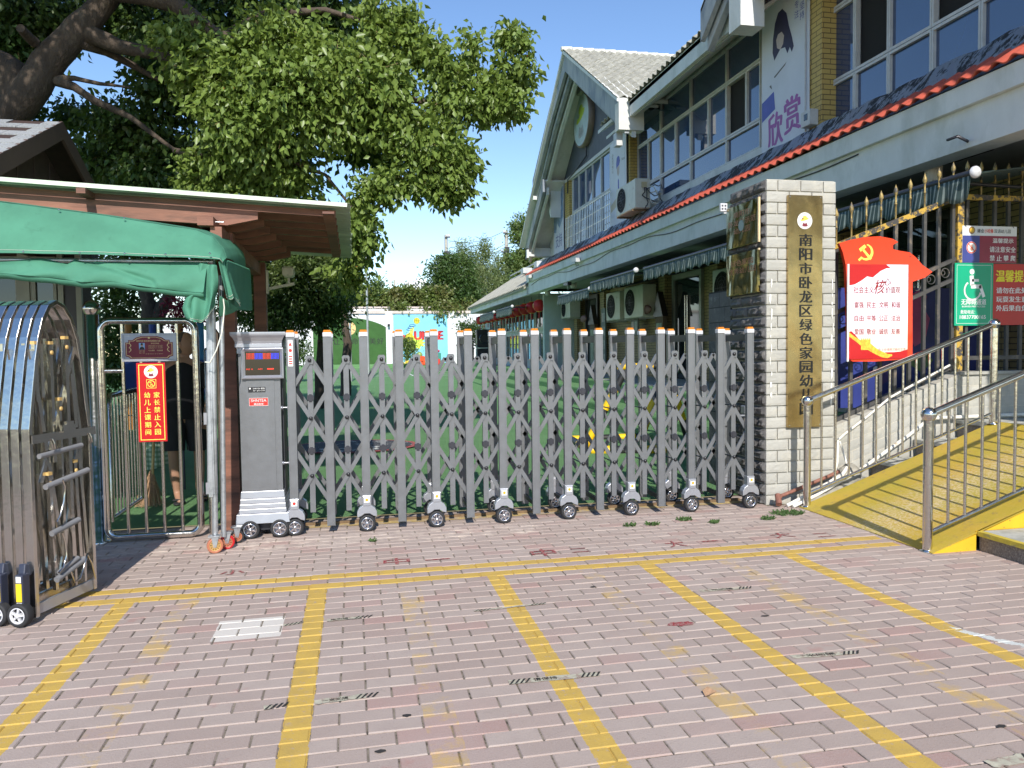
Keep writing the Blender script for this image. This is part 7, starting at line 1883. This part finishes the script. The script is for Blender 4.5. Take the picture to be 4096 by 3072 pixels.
# checked cloth over a low rack
def check_mat():
    m, nt, bs = new_mat('green_checked_cloth'); P_ = pos(nt); x, y, z = sep(nt, P_)
    a = (x*1.0).mod(.05).lt(.025); b = z.mod(.05).lt(.025); c = mix(nt, a*.6, (.42, .48, .40), (.05, .13, .06)); c = mix(nt, b*.6, c, (.05, .13, .06)); nt.links.new(c, bs.inputs['Base Color']); bs.inputs['Roughness'].default_value = .9; return m
M['check'] = check_mat()
ck = root('checked_cloth', (-2.0, 8.3, .2), 'green checked cloth hanging behind the red wicket sign', 'cloth')
cloth_grid(lambda u, v: Vector((-2.2+.38*u, 8.3+.04*math.sin(u*9)+.02*math.sin(v*7), .78-v*.48-.12*(1-u)*v)), 16, 10, 'cloth', M['check'], ck)
mb = MB(); mb.tube([(-2.35, 8.32, .0), (-2.35, 8.32, .79), (-1.75, 8.32, .79), (-1.75, 8.32, 0)], .012, 8); ck2 = mb.build('low_rack', M['gate_dark']); rebase(ck2, (-2.05, 8.32, 0)); top(ck2, 'low dark rack carrying the checked cloth', 'rack')

# ================================================================ VEGETATION
def leaf_mat(name, c1, c2, c3=None, tr=.35, redk=0., gl=.4, sc=9):
    m, nt, bs = new_mat(name); P_ = pos(nt)
    a = noise(nt, P_, sc, 3, .6); b = noise(nt, P_, 1.3, 2, .5); w = noise(nt, P_, 45, 2, .5)
    c = mix(nt, a.step(.35, .65), c1, c2); c = mix(nt, b.step(.4, .65)*.5, c, c3 or scl(c1, .8)); c = mix(nt, w.step(.55, .75)*.35, c, scl(c2, 1.35))
    if redk: c = mix(nt, noise(nt, P_, 17, 1, .5).step(.785, .80)*redk, c, (.40, .06, .02))
    nt.links.new(c, bs.inputs['Base Color']); bs.inputs['Roughness'].default_value = gl; bs.inputs['Specular IOR Level'].default_value = .45
    t = nt.nodes.new('ShaderNodeBsdfTranslucent'); nt.links.new(mix(nt, .5, c, (.25, .34, .03)), t.inputs[0]); mx = nt.nodes.new('ShaderNodeMixShader'); mx.inputs[0].default_value = tr
    out = nt.nodes['Material Output']; nt.links.new(bs.outputs[0], mx.inputs[1]); nt.links.new(t.outputs[0], mx.inputs[2]); nt.links.new(mx.outputs[0], out.inputs[0]); return m
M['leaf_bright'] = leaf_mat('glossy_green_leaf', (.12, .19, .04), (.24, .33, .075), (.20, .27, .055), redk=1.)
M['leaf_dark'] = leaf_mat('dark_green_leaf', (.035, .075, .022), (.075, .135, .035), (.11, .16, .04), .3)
M['leaf_mid'] = leaf_mat('mid_green_leaf', (.07, .13, .03), (.15, .22, .06), (.19, .22, .07), .3, sc=2)
M['leaf_pale'] = leaf_mat('pale_green_leaf', (.13, .19, .07), (.22, .28, .11), (.26, .29, .12), .3, sc=2)
M['leaf_ivy'] = leaf_mat('ivy_leaf', (.075, .13, .025), (.17, .22, .05), (.16, .10, .05), .3, sc=1.5)
M['bark'] = mat('dark_rough_bark', (.075, .055, .04), .9, var=.3, vs=8, col2=(.14, .11, .08), c2s=12, c2lo=.55, c2hi=.7, bd=.03, bs_=22, stretch=(1, 1, .4))
M['twig'] = mat('olive_twig', (.22, .17, .07), .8, var=.2)

def leaves_mesh(name, lobes, n_cl, per, leaf, spread, m_, parent, seed=0, aspect=.55, droop=.9, jag=.35, out_bias=.6, twigs=None, flat=1.0):
    """leaf clusters spread through ellipsoidal lobes; every leaf is a folded pointed quad"""
    g = np.random.default_rng(seed)
    L = np.array([l[:6] for l in lobes], float); vol = (L[:, 3]*L[:, 4]*L[:, 5])**.75; 
    wts = np.array([(l[6] if len(l) > 6 else 1.) for l in lobes]); pr_ = vol*wts; pr_ /= pr_.sum()
    idx = g.choice(len(L), n_cl, p=pr_)
    d = g.normal(size=(n_cl, 3)); d /= np.linalg.norm(d, axis=1)[:, None]
    rad = g.random(n_cl)**(1/2.2); rad = np.where(g.random(n_cl) < .12, rad*(1+jag*g.random(n_cl)), rad)
    c = L[idx, :3]+d*L[idx, 3:6]*rad[:, None]
    tipdir = d*out_bias+np.array([0, 0, -.35*droop]); 
    # leaves
    n = n_cl*per; ci = np.repeat(np.arange(n_cl), per)
    off = g.normal(size=(n, 3))*np.array([1, 1, .75])*spread*(.5+g.random((n_cl, 1))[ci])
    p = c[ci]+off
    t = g.normal(size=(n, 3))*.55+tipdir[ci]+np.array([0, 0, -droop])*g.random((n, 1)); t /= np.linalg.norm(t, axis=1)[:, None]
    s = g.normal(size=(n, 3)); s -= t*(s*t).sum(1)[:, None]; s /= np.linalg.norm(s, axis=1)[:, None]
    nn = np.cross(t, s)
    ln = leaf*(.65+.6*g.random((n, 1))); w = ln*aspect*.5
    fold = nn*ln*.10
    v = np.empty((n, 4, 3)); v[:, 0] = p; v[:, 1] = p+t*ln*.42+s*w+fold; v[:, 2] = p+t*ln-nn*ln*.08; v[:, 3] = p+t*ln*.42-s*w+fold
    v = v.reshape(-1, 3)-np.array(ORG[parent.name])
    me = bpy.data.meshes.new(name); me.vertices.add(n*4); me.vertices.foreach_set('co', v.ravel())
    # two triangles folded on the midrib
    tri = np.empty((n, 2, 3), np.int32); b = np.arange(n, dtype=np.int32)*4
    tri[:, 0] = np.stack([b, b+1, b+2], 1); tri[:, 1] = np.stack([b, b+2, b+3], 1)
    me.loops.add(n*6); me.loops.foreach_set('vertex_index', tri.ravel()); me.polygons.add(n*2)
    me.polygons.foreach_set('loop_start', np.arange(n*2, dtype=np.int32)*3); me.update(calc_edges=True); me.materials.append(m_)
    o = bpy.data.objects.new(name, me); COL.objects.link(o); o.parent = parent; ORG[o.name] = ORG[parent.name]; o['kind'] = 'stuff'
    if twigs:
        mb = MB()
        for k_ in g.choice(n_cl, min(twigs, n_cl), replace=False):
            a = Vector(c[k_]); e = Vector(L[idx[k_], :3])*.35+a*.65; mid = (a+e)/2+Vector((g.normal(), g.normal(), g.normal()))*spread*.4+Vector((0, 0, spread*.5))
            mb.tube([e, mid, a], [leaf*.09, leaf*.06, leaf*.03], 4, caps=False)
        tw = mb.build('twigs', M['twig'], parent); tw['kind'] = 'stuff'
    return o

def limb(parent, pts, radii, name='limb', m_=None):
    P_ = [Vector(p) for p in pts]; out = []; rr = []
    for i in range(len(P_)-1):
        for k_ in range(4):
            t = k_/4; q = P_[i].lerp(P_[i+1], t); a = radii[i]*(1-t)+radii[i+1]*t
            q = q+Vector((mnoise.noise(q*1.7), mnoise.noise(q*1.7+Vector((9, 0, 0))), mnoise.noise(q*1.7+Vector((0, 9, 0)))))*a*.5
            out.append(q); rr.append(a*(1+.12*mnoise.noise(q*5)))
    out.append(P_[-1]); rr.append(radii[-1]); mb = MB(); mb.tube(out, rr, 12); return mb.build(name, m_ or M['bark'], parent)

def LB(c, rx, rz, ry=None, w=1.): return (c[0], c[1], c[2], rx, ry if ry is not None else max(.3, min(rx, rz)*1.0), rz, w)
K = .00338
big = root('broadleaf_tree', (-5.2, 10.6, 0), 'huge broadleaf tree arching over the guard booth with sunlit glossy leaves', 'tree')
limb(big, [(-5.4, 10.6, 0), (-5.2, 10.5, 2.2), (-4.35, 10.2, 3.9), (-3.632, 10, 4.616), (-3.269, 10, 5.044), (-2.957, 10, 5.443), (-2.726, 10, 5.811), (-2.2, 9.6, 7.4)], [.36, .30, .24, .19, .17, .15, .13, .1], 'trunk')
limb(big, [(-3.863, 10.1, 4.433), (-3.931, 10.1, 4.72), (-4.357, 10.2, 5.019), (-5.2, 9.8, 6.8)], [.22, .2, .18, .1])
limb(big, [(-3.073, 10, 5.231), (-2.695, 10, 5.082), (-2.2, 9.9, 5.003), (-1.738, 9.8, 4.745), (-1.145, 9.6, 4.622)], [.12, .085, .07, .05, .03])
limb(big, [(-3.105, 10, 5.098), (-2.892, 10.2, 5.086), (-2.583, 10.3, 4.977), (-2.299, 10.3, 4.826)], [.08, .05, .04, .025])
limb(big, [(-3.717, 10, 4.467), (-3.443, 10, 4.67), (-3.177, 10, 4.598), (-2.964, 10, 4.449), (-2.584, 10, 4.262), (-2.088, 10, 3.895)], [.10, .065, .05, .045, .035, .02])
limb(big, [(-3.443, 10, 4.67), (-3.173, 10, 4.695), (-2.903, 10, 4.643), (-2.572, 10, 4.618)], [.045, .032, .022, .012])
limb(big, [(-2.671, 9.8, 5.723), (-1.933, 9.5, 5.42), (-1.368, 9.3, 5.012), (-0.539, 9.2, 4.804), (0.305, 9.2, 4.424), (1.191, 9.2, 4.354), (1.81, 9.2, 4.895)], [.13, .1, .08, .06, .045, .025, .012])
limb(big, [(-1.133, 9.5, 4.589), (-0.417, 9.3, 4.302), (0.296, 9.2, 4.017), (1.029, 9.2, 3.695), (1.329, 9.2, 3.527)], [.05, .04, .03, .02, .01])
limb(big, [(-1.383, 9.4, 5.051), (-0.961, 9.4, 5.338), (-0.251, 9.4, 5.449), (0.624, 9.4, 5.25)], [.06, .05, .035, .015])
limb(big, [(-2.088, 10, 3.895), (-1.453, 9.6, 3.7), (-0.872, 9.5, 3.756), (-0.299, 9.5, 3.54), (0.133, 9.5, 3.012)], [.035, .03, .025, .02, .012])
limb(big, [(-3.578, 9.6, 5.075), (-3.552, 9.9, 5.043)], [.05, .06], 'broken_stub')
front_ = [LB((-1.624, 9.5, 4.846), 160*K, 120*K), LB((-1.162, 9.3, 4.604), 170*K, 140*K, w=1.3), LB((-0.765, 9.3, 4.969), 160*K, 120*K), LB((-0.68, 9.1, 4.366), 190*K, 130*K, w=1.4), LB((-0.176, 9.1, 4.592), 160*K, 120*K, w=1.2), LB((0.245, 9.1, 4.446), 150*K, 110*K), LB((-1.216, 9.2, 4.089), 150*K, 100*K, w=1.2), LB((-0.782, 9.2, 3.968), 150*K, 100*K),
  LB((-0.189, 9.2, 4.139), 140*K, 100*K), LB((0.472, 9.2, 4.084), 130*K, 90*K), LB((0.872, 9.1, 3.84), 130*K, 90*K, w=1.4), LB((1.166, 9.1, 3.646), 85*K, 90*K, w=1.4), LB((1.268, 9.1, 4.327), 120*K, 75*K, w=1.2), LB((1.662, 9.1, 4.406), 85*K, 70*K, w=1.1), LB((1.818, 9.1, 4.622), 60*K, 80*K), LB((1.947, 9.1, 5.074), 38*K, 70*K, w=1.3),
  LB((2.05, 9.1, 4.725), 35*K, 40*K, w=1.6), LB((1.968, 9.1, 4.333), 30*K, 20*K, w=2), LB((1.444, 9.2, 4.99), 28*K, 75*K, w=1.5), LB((1.035, 9.2, 4.905), 30*K, 70*K, w=1.5), LB((0.778, 9.3, 5.044), 38*K, 80*K, w=1.4), LB((1.196, 9.2, 4.68), 60*K, 50*K), LB((0.501, 9.4, 5.034), 90*K, 110*K), LB((0.394, 9.5, 5.482), 90*K, 70*K), LB((0.658, 9.4, 5.459), 40*K, 25*K, w=1.5),
  LB((0.696, 9.2, 3.447), 110*K, 45*K, w=1.3), LB((1.143, 9.2, 3.342), 70*K, 45*K, w=1.5), LB((0.256, 9.3, 3.395), 50*K, 30*K, w=1.2), LB((0.136, 9.3, 3.244), 20*K, 22*K, w=1.6), LB((0.461, 9.3, 3.283), 18*K, 20*K, w=1.6), LB((-0.654, 9.6, 3.611), 120*K, 70*K), LB((-1.168, 9.6, 3.77), 150*K, 90*K), LB((-0.97, 9.8, 3.403), 190*K, 50*K, w=1.2), LB((-1.619, 9.9, 3.586), 140*K, 80*K),
  LB((0.099, 9.4, 2.874), 50*K, 45*K, w=1.8), LB((0.014, 9.5, 3.039), 45*K, 35*K, w=1.6), LB((0.186, 9.4, 2.756), 25*K, 18*K, w=2), LB((0.02, 9.6, 2.629), 40*K, 45*K, w=1.5), LB((-0.062, 9.8, 2.404), 45*K, 40*K, w=1.3), LB((0.059, 9.9, 2.288), 30*K, 12*K, w=1.5)]
leaves_mesh('crown', front_, 2150, 20, .096, .085, M['leaf_bright'], big, 3, .62, 1.0, .3, twigs=420)
back_ = [LB((-4.153, 11.2, 5.865), 210*K, 110*K, .8), LB((-3.213, 11.4, 6.088), 200*K, 90*K, .8), LB((-2.48, 11.2, 5.759), 170*K, 130*K, .7), LB((-1.609, 11, 5.971), 220*K, 110*K, .8), LB((-0.455, 10.8, 5.973), 240*K, 120*K, .8), LB((-2.269, 11, 5.037), 170*K, 120*K, .8), LB((-1.339, 10.7, 4.988), 260*K, 180*K, .6), LB((-0.142, 10.3, 4.76), 260*K, 150*K, .5), LB((-2.774, 11.2, 4.444), 190*K, 110*K, .8), LB((-3.34, 11.6, 4.085), 150*K, 80*K, .8), LB((-2.347, 11.2, 3.924), 240*K, 110*K, .8), LB((-1.314, 10.8, 4.066), 250*K, 120*K, .6), LB((-4.655, 12, 4.931), 90*K, 70*K, .6), LB((-4.211, 11, 5.367), 130*K, 110*K, .6), LB((0.319, 10, 4.118), 200*K, 110*K, .4), LB((-3.854, 12.4, 4.917), 130*K, 50*K, .5)]
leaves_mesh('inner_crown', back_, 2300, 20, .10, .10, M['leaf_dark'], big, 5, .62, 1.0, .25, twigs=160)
over = [(-5.5, 6.8, 7.6, 1.8, 1.6, .8), (-3.4, 6.6, 7.4, 1.7, 1.5, .8), (-1.9, 7.2, 7.3, 1.1, 1.2, .7), (-4.4, 8.6, 8.2, 2.2, 1.6, .9), (-1.4, 9.2, 7.6, 1.6, 1.3, .8), (-.2, 9.8, 7.6, 1.1, 1.0, .6), (-7.0, 8.5, 7.0, 1.6, 1.8, 1.2), (-6.5, 10.5, 6.4, 1.4, 1.2, 1.1)]
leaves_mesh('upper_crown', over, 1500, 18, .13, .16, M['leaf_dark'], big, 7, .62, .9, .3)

def tree(name, base, trunk, lobes, n, per, leaf, spread, m_, lab, seed, group=None, trunks=None, aspect=.45, droop=.3):
    t_ = root(name, base, lab, 'tree' if 'tree' in name or 'bamboo' in name else 'bush', group)
    for pts, rr in (trunks or []): limb(t_, pts, rr, 'trunk')
    if trunk: limb(t_, [base, (base[0]+.1, base[1], (base[2]+trunk)*.5), (base[0], base[1], trunk)], [.16, .12, .06], 'trunk')
    leaves_mesh('crown', lobes, n, per, leaf, spread, m_, t_, seed, aspect, droop, .35)
    return t_
k18 = .0061
tree('evergreen_tree', (-.8, 18, .1), 3.4, [LB((-0.886, 18, 3.692), 150*k18, 110*k18), LB((-1.412, 17.5, 3.017), 120*k18, 150*k18), LB((-0.665, 17.6, 2.975), 120*k18, 110*k18), LB((-0.464, 17.8, 2.484), 70*k18, 80*k18), LB((-1.184, 17.8, 2.259), 130*k18, 90*k18), LB((-0.274, 17.8, 3.505), 50*k18, 100*k18), LB((-1.802, 18, 2.214), 80*k18, 90*k18)], 900, 22, .11, .14, M['leaf_dark'], 'dense dark evergreen tree right behind the pergola post, nearest the green arch', 21)
tree('sunlit_tree', (-.3, 22, .1), 3.2, [LB((-0.773, 21, 4.144), 70*k18, 90*k18), LB((-1, 17, 3.295), 60*k18, 60*k18, .3), LB((-0.425, 17, 3.193), 55*k18, 75*k18, .3), LB((-1.558, 16.8, 3.004), 30*k18, 60*k18, .3), LB((-0.329, 17, 2.76), 40*k18, 40*k18, .3), LB((-1.658, 17, 3.819), 50*k18, 40*k18, .3)], 420, 20, .10, .11, M['leaf_mid'], 'lighter sunlit foliage in front of the dark evergreen', 23)
tree('shade_tree', (-3.7, 16, .1), None, [LB((-3.496, 16.5, 3.867), 230*k18, 110*k18), LB((-2.368, 17, 3.86), 130*k18, 130*k18), LB((-4.303, 17, 3.16), 150*k18, 110*k18), LB((-4.716, 17, 2.233), 100*k18, 100*k18), LB((-4.892, 17, 1.256), 100*k18, 110*k18), LB((-2.451, 18.5, 2.643), 120*k18, 130*k18), LB((-3.329, 17, 3.272), 130*k18, 60*k18), LB((-5.226, 15, 4.619), 200*k18, 90*k18), LB((-4.064, 15.5, 4.029), 200*k18, 90*k18)], 1300, 20, .12, .16, M['leaf_dark'], 'dark forked shade tree behind the wicket gate', 25,
     trunks=[([(-3.75, 15.5, 0), (-3.698, 15.5, 1.826), (-3.795, 15.5, 2.252), (-3.891, 15.5, 2.676), (-3.919, 15.5, 3.145)], [.2, .19, .14, .11, .08]), ([(-3.674, 15.5, 1.873), (-3.55, 15.5, 2.299), (-3.361, 15.5, 2.678), (-3.302, 15.5, 3.151)], [.14, .13, .1, .07])])
tree('red_leaved_bush', (-3.2, 15, .1), None, [LB((-3.011, 14.6, 2.157), 60*k18, 45*k18)], 40, 20, .09, .1, mat('crimson_leaf', (.20, .01, .03), .6, var=.4, vs=20), 'crimson leaved bush glimpsed under the canopy corner', 27)
# trees beyond the wall
k5 = .0174
def far(px_list, y): return px_list
tree('round_evergreen_tree', (6.6, 51, 0), 5.5, [LB((6.585, 51, 6.845), 85*k5, 55*k5), LB((6.225, 51, 5.504), 95*k5, 70*k5), LB((7.239, 51, 5.339), 70*k5, 70*k5), LB((6.422, 51, 7.177), 40*k5, 35*k5)], 620, 22, .24, .26, M['leaf_dark'], 'dark round evergreen tree beyond the back wall, left of the bamboo', 31)
tree('feathery_bamboo', (9.4, 54, 0), None, [LB((7.71, 54, 8.413), 30*k5, 50*k5), LB((8.231, 54, 7.176), 45*k5, 70*k5), LB((9.234, 54, 7.541), 30*k5, 75*k5), LB((9.341, 54, 8.612), 18*k5, 45*k5, w=1.4), LB((8.771, 53, 5.848), 75*k5, 80*k5), LB((10.233, 54, 7.193), 35*k5, 55*k5), LB((10.021, 53, 5.5), 50*k5, 60*k5)], 560, 22, .26, .3, M['leaf_pale'], 'pale feathery bamboo clump beyond the wall between two darker trees', 33, aspect=.2)
tree('tall_camphor_tree', (12.6, 55, 0), 7, [LB((11.93, 55, 7.68), 65*k5, 60*k5), LB((12.341, 55, 10.25), 50*k5, 60*k5), LB((13.074, 55, 8.243), 60*k5, 70*k5), LB((14.023, 55, 7.7), 60*k5, 60*k5), LB((11.139, 54, 6.12), 60*k5, 50*k5), LB((12.628, 54, 6.308), 80*k5, 50*k5), LB((13.489, 55, 11.007), 40*k5, 40*k5), LB((14.976, 55, 6.967), 50*k5, 50*k5)], 950, 22, .24, .26, M['leaf_mid'], 'tallest yellowish green tree beside the gable end beyond the wall', 35)
tree('small_far_tree', (1.9, 62, 0), 6.0, [LB((1.74, 62, 6.77), 36*k5*1.15, 26*k5*1.15), LB((2.126, 62, 6.372), 30*k5, 18*k5)], 60, 16, .22, .3, M['leaf_dark'], 'small sparse far tree above the hedge beside the flagpole', 37)
tree('far_cream_side_tree', (-.5, 58, 0), None, [LB((-0.575, 58, 6.228), 60*k5, 30*k5)], 120, 18, .25, .3, M['leaf_mid'], 'leafy tree in front of the cream tower', 38)
hd = root('ivy_hedge', (2.0, 49.8, 3.9), 'ivy hedge spilling along the top of the back wall', 'hedge')
leaves_mesh('ivy_leaves', [LB((-0.668, 50, 4.843), 55*k5, 24*k5, .6), LB((0.431, 50, 4.764), 55*k5, 24*k5, .6), LB((1.545, 50, 4.893), 55*k5, 24*k5, .6), LB((2.664, 50, 4.765), 55*k5, 24*k5, .6), LB((3.799, 50, 4.928), 55*k5, 24*k5, .6), LB((4.938, 50, 4.766), 55*k5, 24*k5, .6), LB((6.084, 50, 4.356), 55*k5, 24*k5, .6), LB((7.246, 50, 4.19), 55*k5, 24*k5, .6), LB((1.07, 50, 5.006), 55*k5, 24*k5, .6), LB((3.316, 50, 5.123), 55*k5, 24*k5, .6), LB((5.437, 50, 5.094), 55*k5, 24*k5, .6)]+[LB((5.067, 48.2, 4.093), 60*k5, 22*k5, .2), LB((6.34, 48.2, 3.931), 60*k5, 18*k5, .2), LB((2.725, 48.4, 4.187), 30*k5, 16*k5, .2), LB((5.345, 47.9, 3.714), 20*k5, 10*k5, .1)], 1100, 18, .2, .2, M['ivy'] if 'ivy' in M else M['leaf_ivy'], hd, 41, .8, .5, .4)
tree('green_bush', (3.0, 44, .4), None, [LB((3.001, 44, 1.565), 26*.0146, 42*.0146, .4)], 90, 18, .14, .16, M['leaf_mid'], 'rounded green bush in front of the bounce mural', 43)
tree('leggy_shrub_tree', (6.2, 41, .4), 2.4, [LB((6.2, 41, 2.668), 42*.0137, 22*.0137, .4), LB((6.258, 41, 1.988), 20*.0137, 22*.0137, .3)], 90, 16, .15, .16, M['leaf_dark'], 'small leggy shrub tree beside the loudspeakers', 45)
# potted row of low shrubs left end of the yard
tree('low_shrub', (-3.4, 30, .3), None, [LB((-2.029, 30, 1.516), 30*.0101, 50*.0101, .4), LB((-2.675, 30, 1.334), 40*.0101, 40*.0101, .4)], 120, 16, .12, .16, M['leaf_dark'], 'low dark shrubs at the left end of the back wall', 47)


# ================================================================ PERSON WITH A BROOM
M['skin'] = mat('tanned_skin', (.36, .20, .13), .55, var=.06, vs=12)
M['black_cloth'] = mat('black_cotton', (.012, .012, .014), .9, var=.2)
M['shorts'] = mat('dark_striped_shorts', (.02, .02, .024), .8, var=.2, col2=(.16, .16, .17), c2s=4, c2lo=.52, c2hi=.54, stretch=(1, 1, .2))
pe = root('person', (-1.58, 7.62, 0), 'person in black t-shirt, dark shorts and sandals standing behind the wicket gate, looking right', 'person')
def skin_body(name, verts, edges, m_, par, sub=2):
    me = bpy.data.meshes.new(name); o = bpy.data.objects.new(name, me); COL.objects.link(o); o.parent = par
    org = ORG[par.name]; ORG[o.name] = org
    me.from_pydata([Vector(v[:3]) for v in verts], edges, []); me.materials.append(m_)
    o.modifiers.new('skin', 'SKIN'); lay = me.skin_vertices[0].data if me.skin_vertices else None
    if lay is None:
        bm = bmesh.new(); bm.from_mesh(me); bm.verts.layers.skin.verify(); bm.to_mesh(me); bm.free(); lay = me.skin_vertices[0].data
    for i, v in enumerate(verts): lay[i].radius = (v[3], v[4] if len(v) > 4 else v[3]); lay[i].use_root = (i == 0)
    s_ = o.modifiers.new('sub', 'SUBSURF'); s_.levels = sub; s_.render_levels = sub
    o.modifiers['skin'].use_smooth_shade = True; return o
V = [(0, 0, .86, .15, .11), (0, 0, 1.02, .155, .12), (0, 0, 1.20, .16, .12), (0, 0, 1.30, .13, .09), (.01, 0, 1.37, .055), (.02, 0, 1.42, .052),
     (-.10, -.02, .80, .085), (-.10, -.04, .46, .055), (-.10, -.02, .26, .052), (-.09, 0, .09, .034), (-.06, -.08, .04, .032), (-.03, -.15, .03, .026),
     (.09, .03, .80, .085), (.11, .06, .46, .055), (.10, .08, .26, .05), (.09, .10, .09, .034), (.14, .04, .04, .032), (.17, -.02, .03, .026),
     (-.19, 0, 1.27, .06), (-.25, -.03, 1.03, .045), (-.22, -.13, .82, .032), (-.21, -.17, .76, .028),
     (.19, 0, 1.27, .06), (.24, -.02, 1.03, .045), (.21, -.10, .83, .032), (.20, -.13, .77, .028)]
E_ = [(0, 1), (1, 2), (2, 3), (3, 4), (4, 5), (0, 6), (6, 7), (7, 8), (8, 9), (9, 10), (10, 11), (0, 12), (12, 13), (13, 14), (14, 15), (15, 16), (16, 17), (3, 18), (18, 19), (19, 20), (20, 21), (3, 22), (22, 23), (23, 24), (24, 25)]
body = skin_body('body', V, E_, M['skin'], pe)
for sx_, hx, hy in ((-1, -.21, -.17), (1, .20, -.13)):
    for k_ in range(4):
        skin_body('finger', [(hx-.02+.013*k_, hy, .755, .009), (hx-.022+.014*k_, hy-.012, .725-.004*(k_ % 2), .008), (hx-.02+.013*k_, hy-.004, .698+.006*abs(k_-1.5), .0065)], [(0, 1), (1, 2)], M['skin'], pe, 1)
    skin_body('thumb', [(hx+sx_*-.015, hy-.01, .77, .010), (hx+sx_*-.032, hy-.022, .745, .009), (hx+sx_*-.034, hy-.03, .722, .007)], [(0, 1), (1, 2)], M['skin'], pe, 1)
W0 = ORG[pe.name]
def wp(x, y, z): return (W0.x+x, W0.y+y, z)
# head turned to the right: shaped sphere with nose, brow, chin and ear
mb = MB(); mb.sphere(wp(.03, -.01, 1.495), 1, 28, 20, (.088, .076, .115))
def face(v):
    x, y, z = v[0]-W0.x-.03, v[1]-W0.y+.01, v[2]-1.495
    f = max(0, x)/.088
    if z < -.03: x *= 1-.10*(-z-.03)/.08; y *= 1-.35*(-z-.03)/.08
    x += .026*math.exp(-((y/.016)**2)-((z+.012)/.022)**2)*f + .006*math.exp(-((z-.03)/.012)**2)*f - .008*math.exp(-(((abs(y)-.03)/.014)**2)-((z-.012)/.012)**2)*f + .007*math.exp(-((z+.052)/.010)**2-(y/.024)**2)*f + .010*math.exp(-((z+.09)/.016)**2-(y/.03)**2)*f
    c_, s_ = math.cos(-.45), math.sin(-.45)
    return (W0.x+.03+x*c_-y*s_, W0.y-.01+x*s_+y*c_, z+1.495)
mb.v = [face(v) for v in mb.v]; hd_ = mb.build('head', M['skin'], pe)
def hpt(x, y, z):
    c_, s_ = math.cos(-.45), math.sin(-.45); return (W0.x+.03+x*c_-y*s_, W0.y-.01+x*s_+y*c_, z+1.495)
for s in (-1, 1):
    mb = MB(); mb.sphere(hpt(-.005, s*.078, -.005), .024, 12, 8, (.7, .35, 1.2)); mb.build('ear', M['skin'], hd_)
    mb = MB(); mb.sphere(hpt(.074, s*.029, .012), .009, 10, 8, (1, 1, .6)); mb.build('eye', M['ink'], hd_)
    mb = MB(); mb.tube([hpt(.078, s*.016, .034), hpt(.076, s*.03, .037), hpt(.066, s*.045, .032)], .003, 5); mb.build('eyebrow', M['ink'], hd_)
mb = MB(); mb.tube([hpt(.082, -.02, -.052), hpt(.088, 0, -.050), hpt(.082, .02, -.052)], .004, 6); mb.build('mouth', M['maroon'], hd_)
mb = MB(); mb.sphere(hpt(-.018, 0, .012), 1, 20, 12, (.078, .079, .108)); mb.build('short_hair', mat('cropped_grey_hair', (.08, .06, .05), .8), hd_)
mb = MB(); mb.lathe(wp(0, 0, 0), (0, 0, 1), [(.175, .80), (.178, .95), (.175, 1.15), (.165, 1.27), (.10, 1.335), (.062, 1.355)], 28); mb.v = [(v[0], W0.y+(v[1]-W0.y)*.78, v[2]) for v in mb.v]
for s in (-1, 1): mb.tube([wp(s*.15, 0, 1.29), wp(s*.21, -.01, 1.21), wp(s*.235, -.02, 1.09)], [.075, .072, .068], 14)
mb.build('t_shirt', M['black_cloth'], pe)
mb = MB()
for s, y_ in ((-1, -.04), (1, .05)): mb.tube([wp(s*.07, 0, .88), wp(s*.095, y_*.5, .72), wp(s*.10, y_, .50)], [.115, .11, .10], 16)
mb.build('shorts', M['shorts'], pe)
for s, x_, y_ in ((-1, -.055, -.09), (1, .13, .02)):
    mb = MB(); mb.sphere(wp(x_, y_, .016), 1, 16, 8, (.05, .115, .016)); mb.bar(wp(x_-.045, y_-.04, .05), wp(x_+.045, y_-.04, .05), .03, .012); mb.build('sandal', M['rubber'], pe)
brm = root('bamboo_broom', (-1.84, 7.45, 0), 'bamboo broom held upright in the left hand behind the wicket', 'broom')
M['bamboo'] = mat('yellow_bamboo', (.42, .30, .12), .6, var=.25, vs=30)
mb = MB(); mb.tube([(-1.80, 7.45, .92), (-1.84, 7.45, .30)], .013, 8); mb.build('handle', M['bamboo'], brm)
mb = MB(); r = random.Random(8)
for _ in range(160):
    a = r.uniform(0, 2*PI); d = r.uniform(.02, .15); mb.tube([(-1.842, 7.45, r.uniform(.3, .38)), (-1.86+.5*d*math.cos(a), 7.45+.4*d*math.sin(a), .17), (-1.88+d*math.cos(a), 7.45+d*.8*math.sin(a), .01+r.uniform(0, .03))], .0022, 3, caps=False)
o = mb.build('bristles', M['dead_leaf'], brm); o['kind'] = 'stuff'
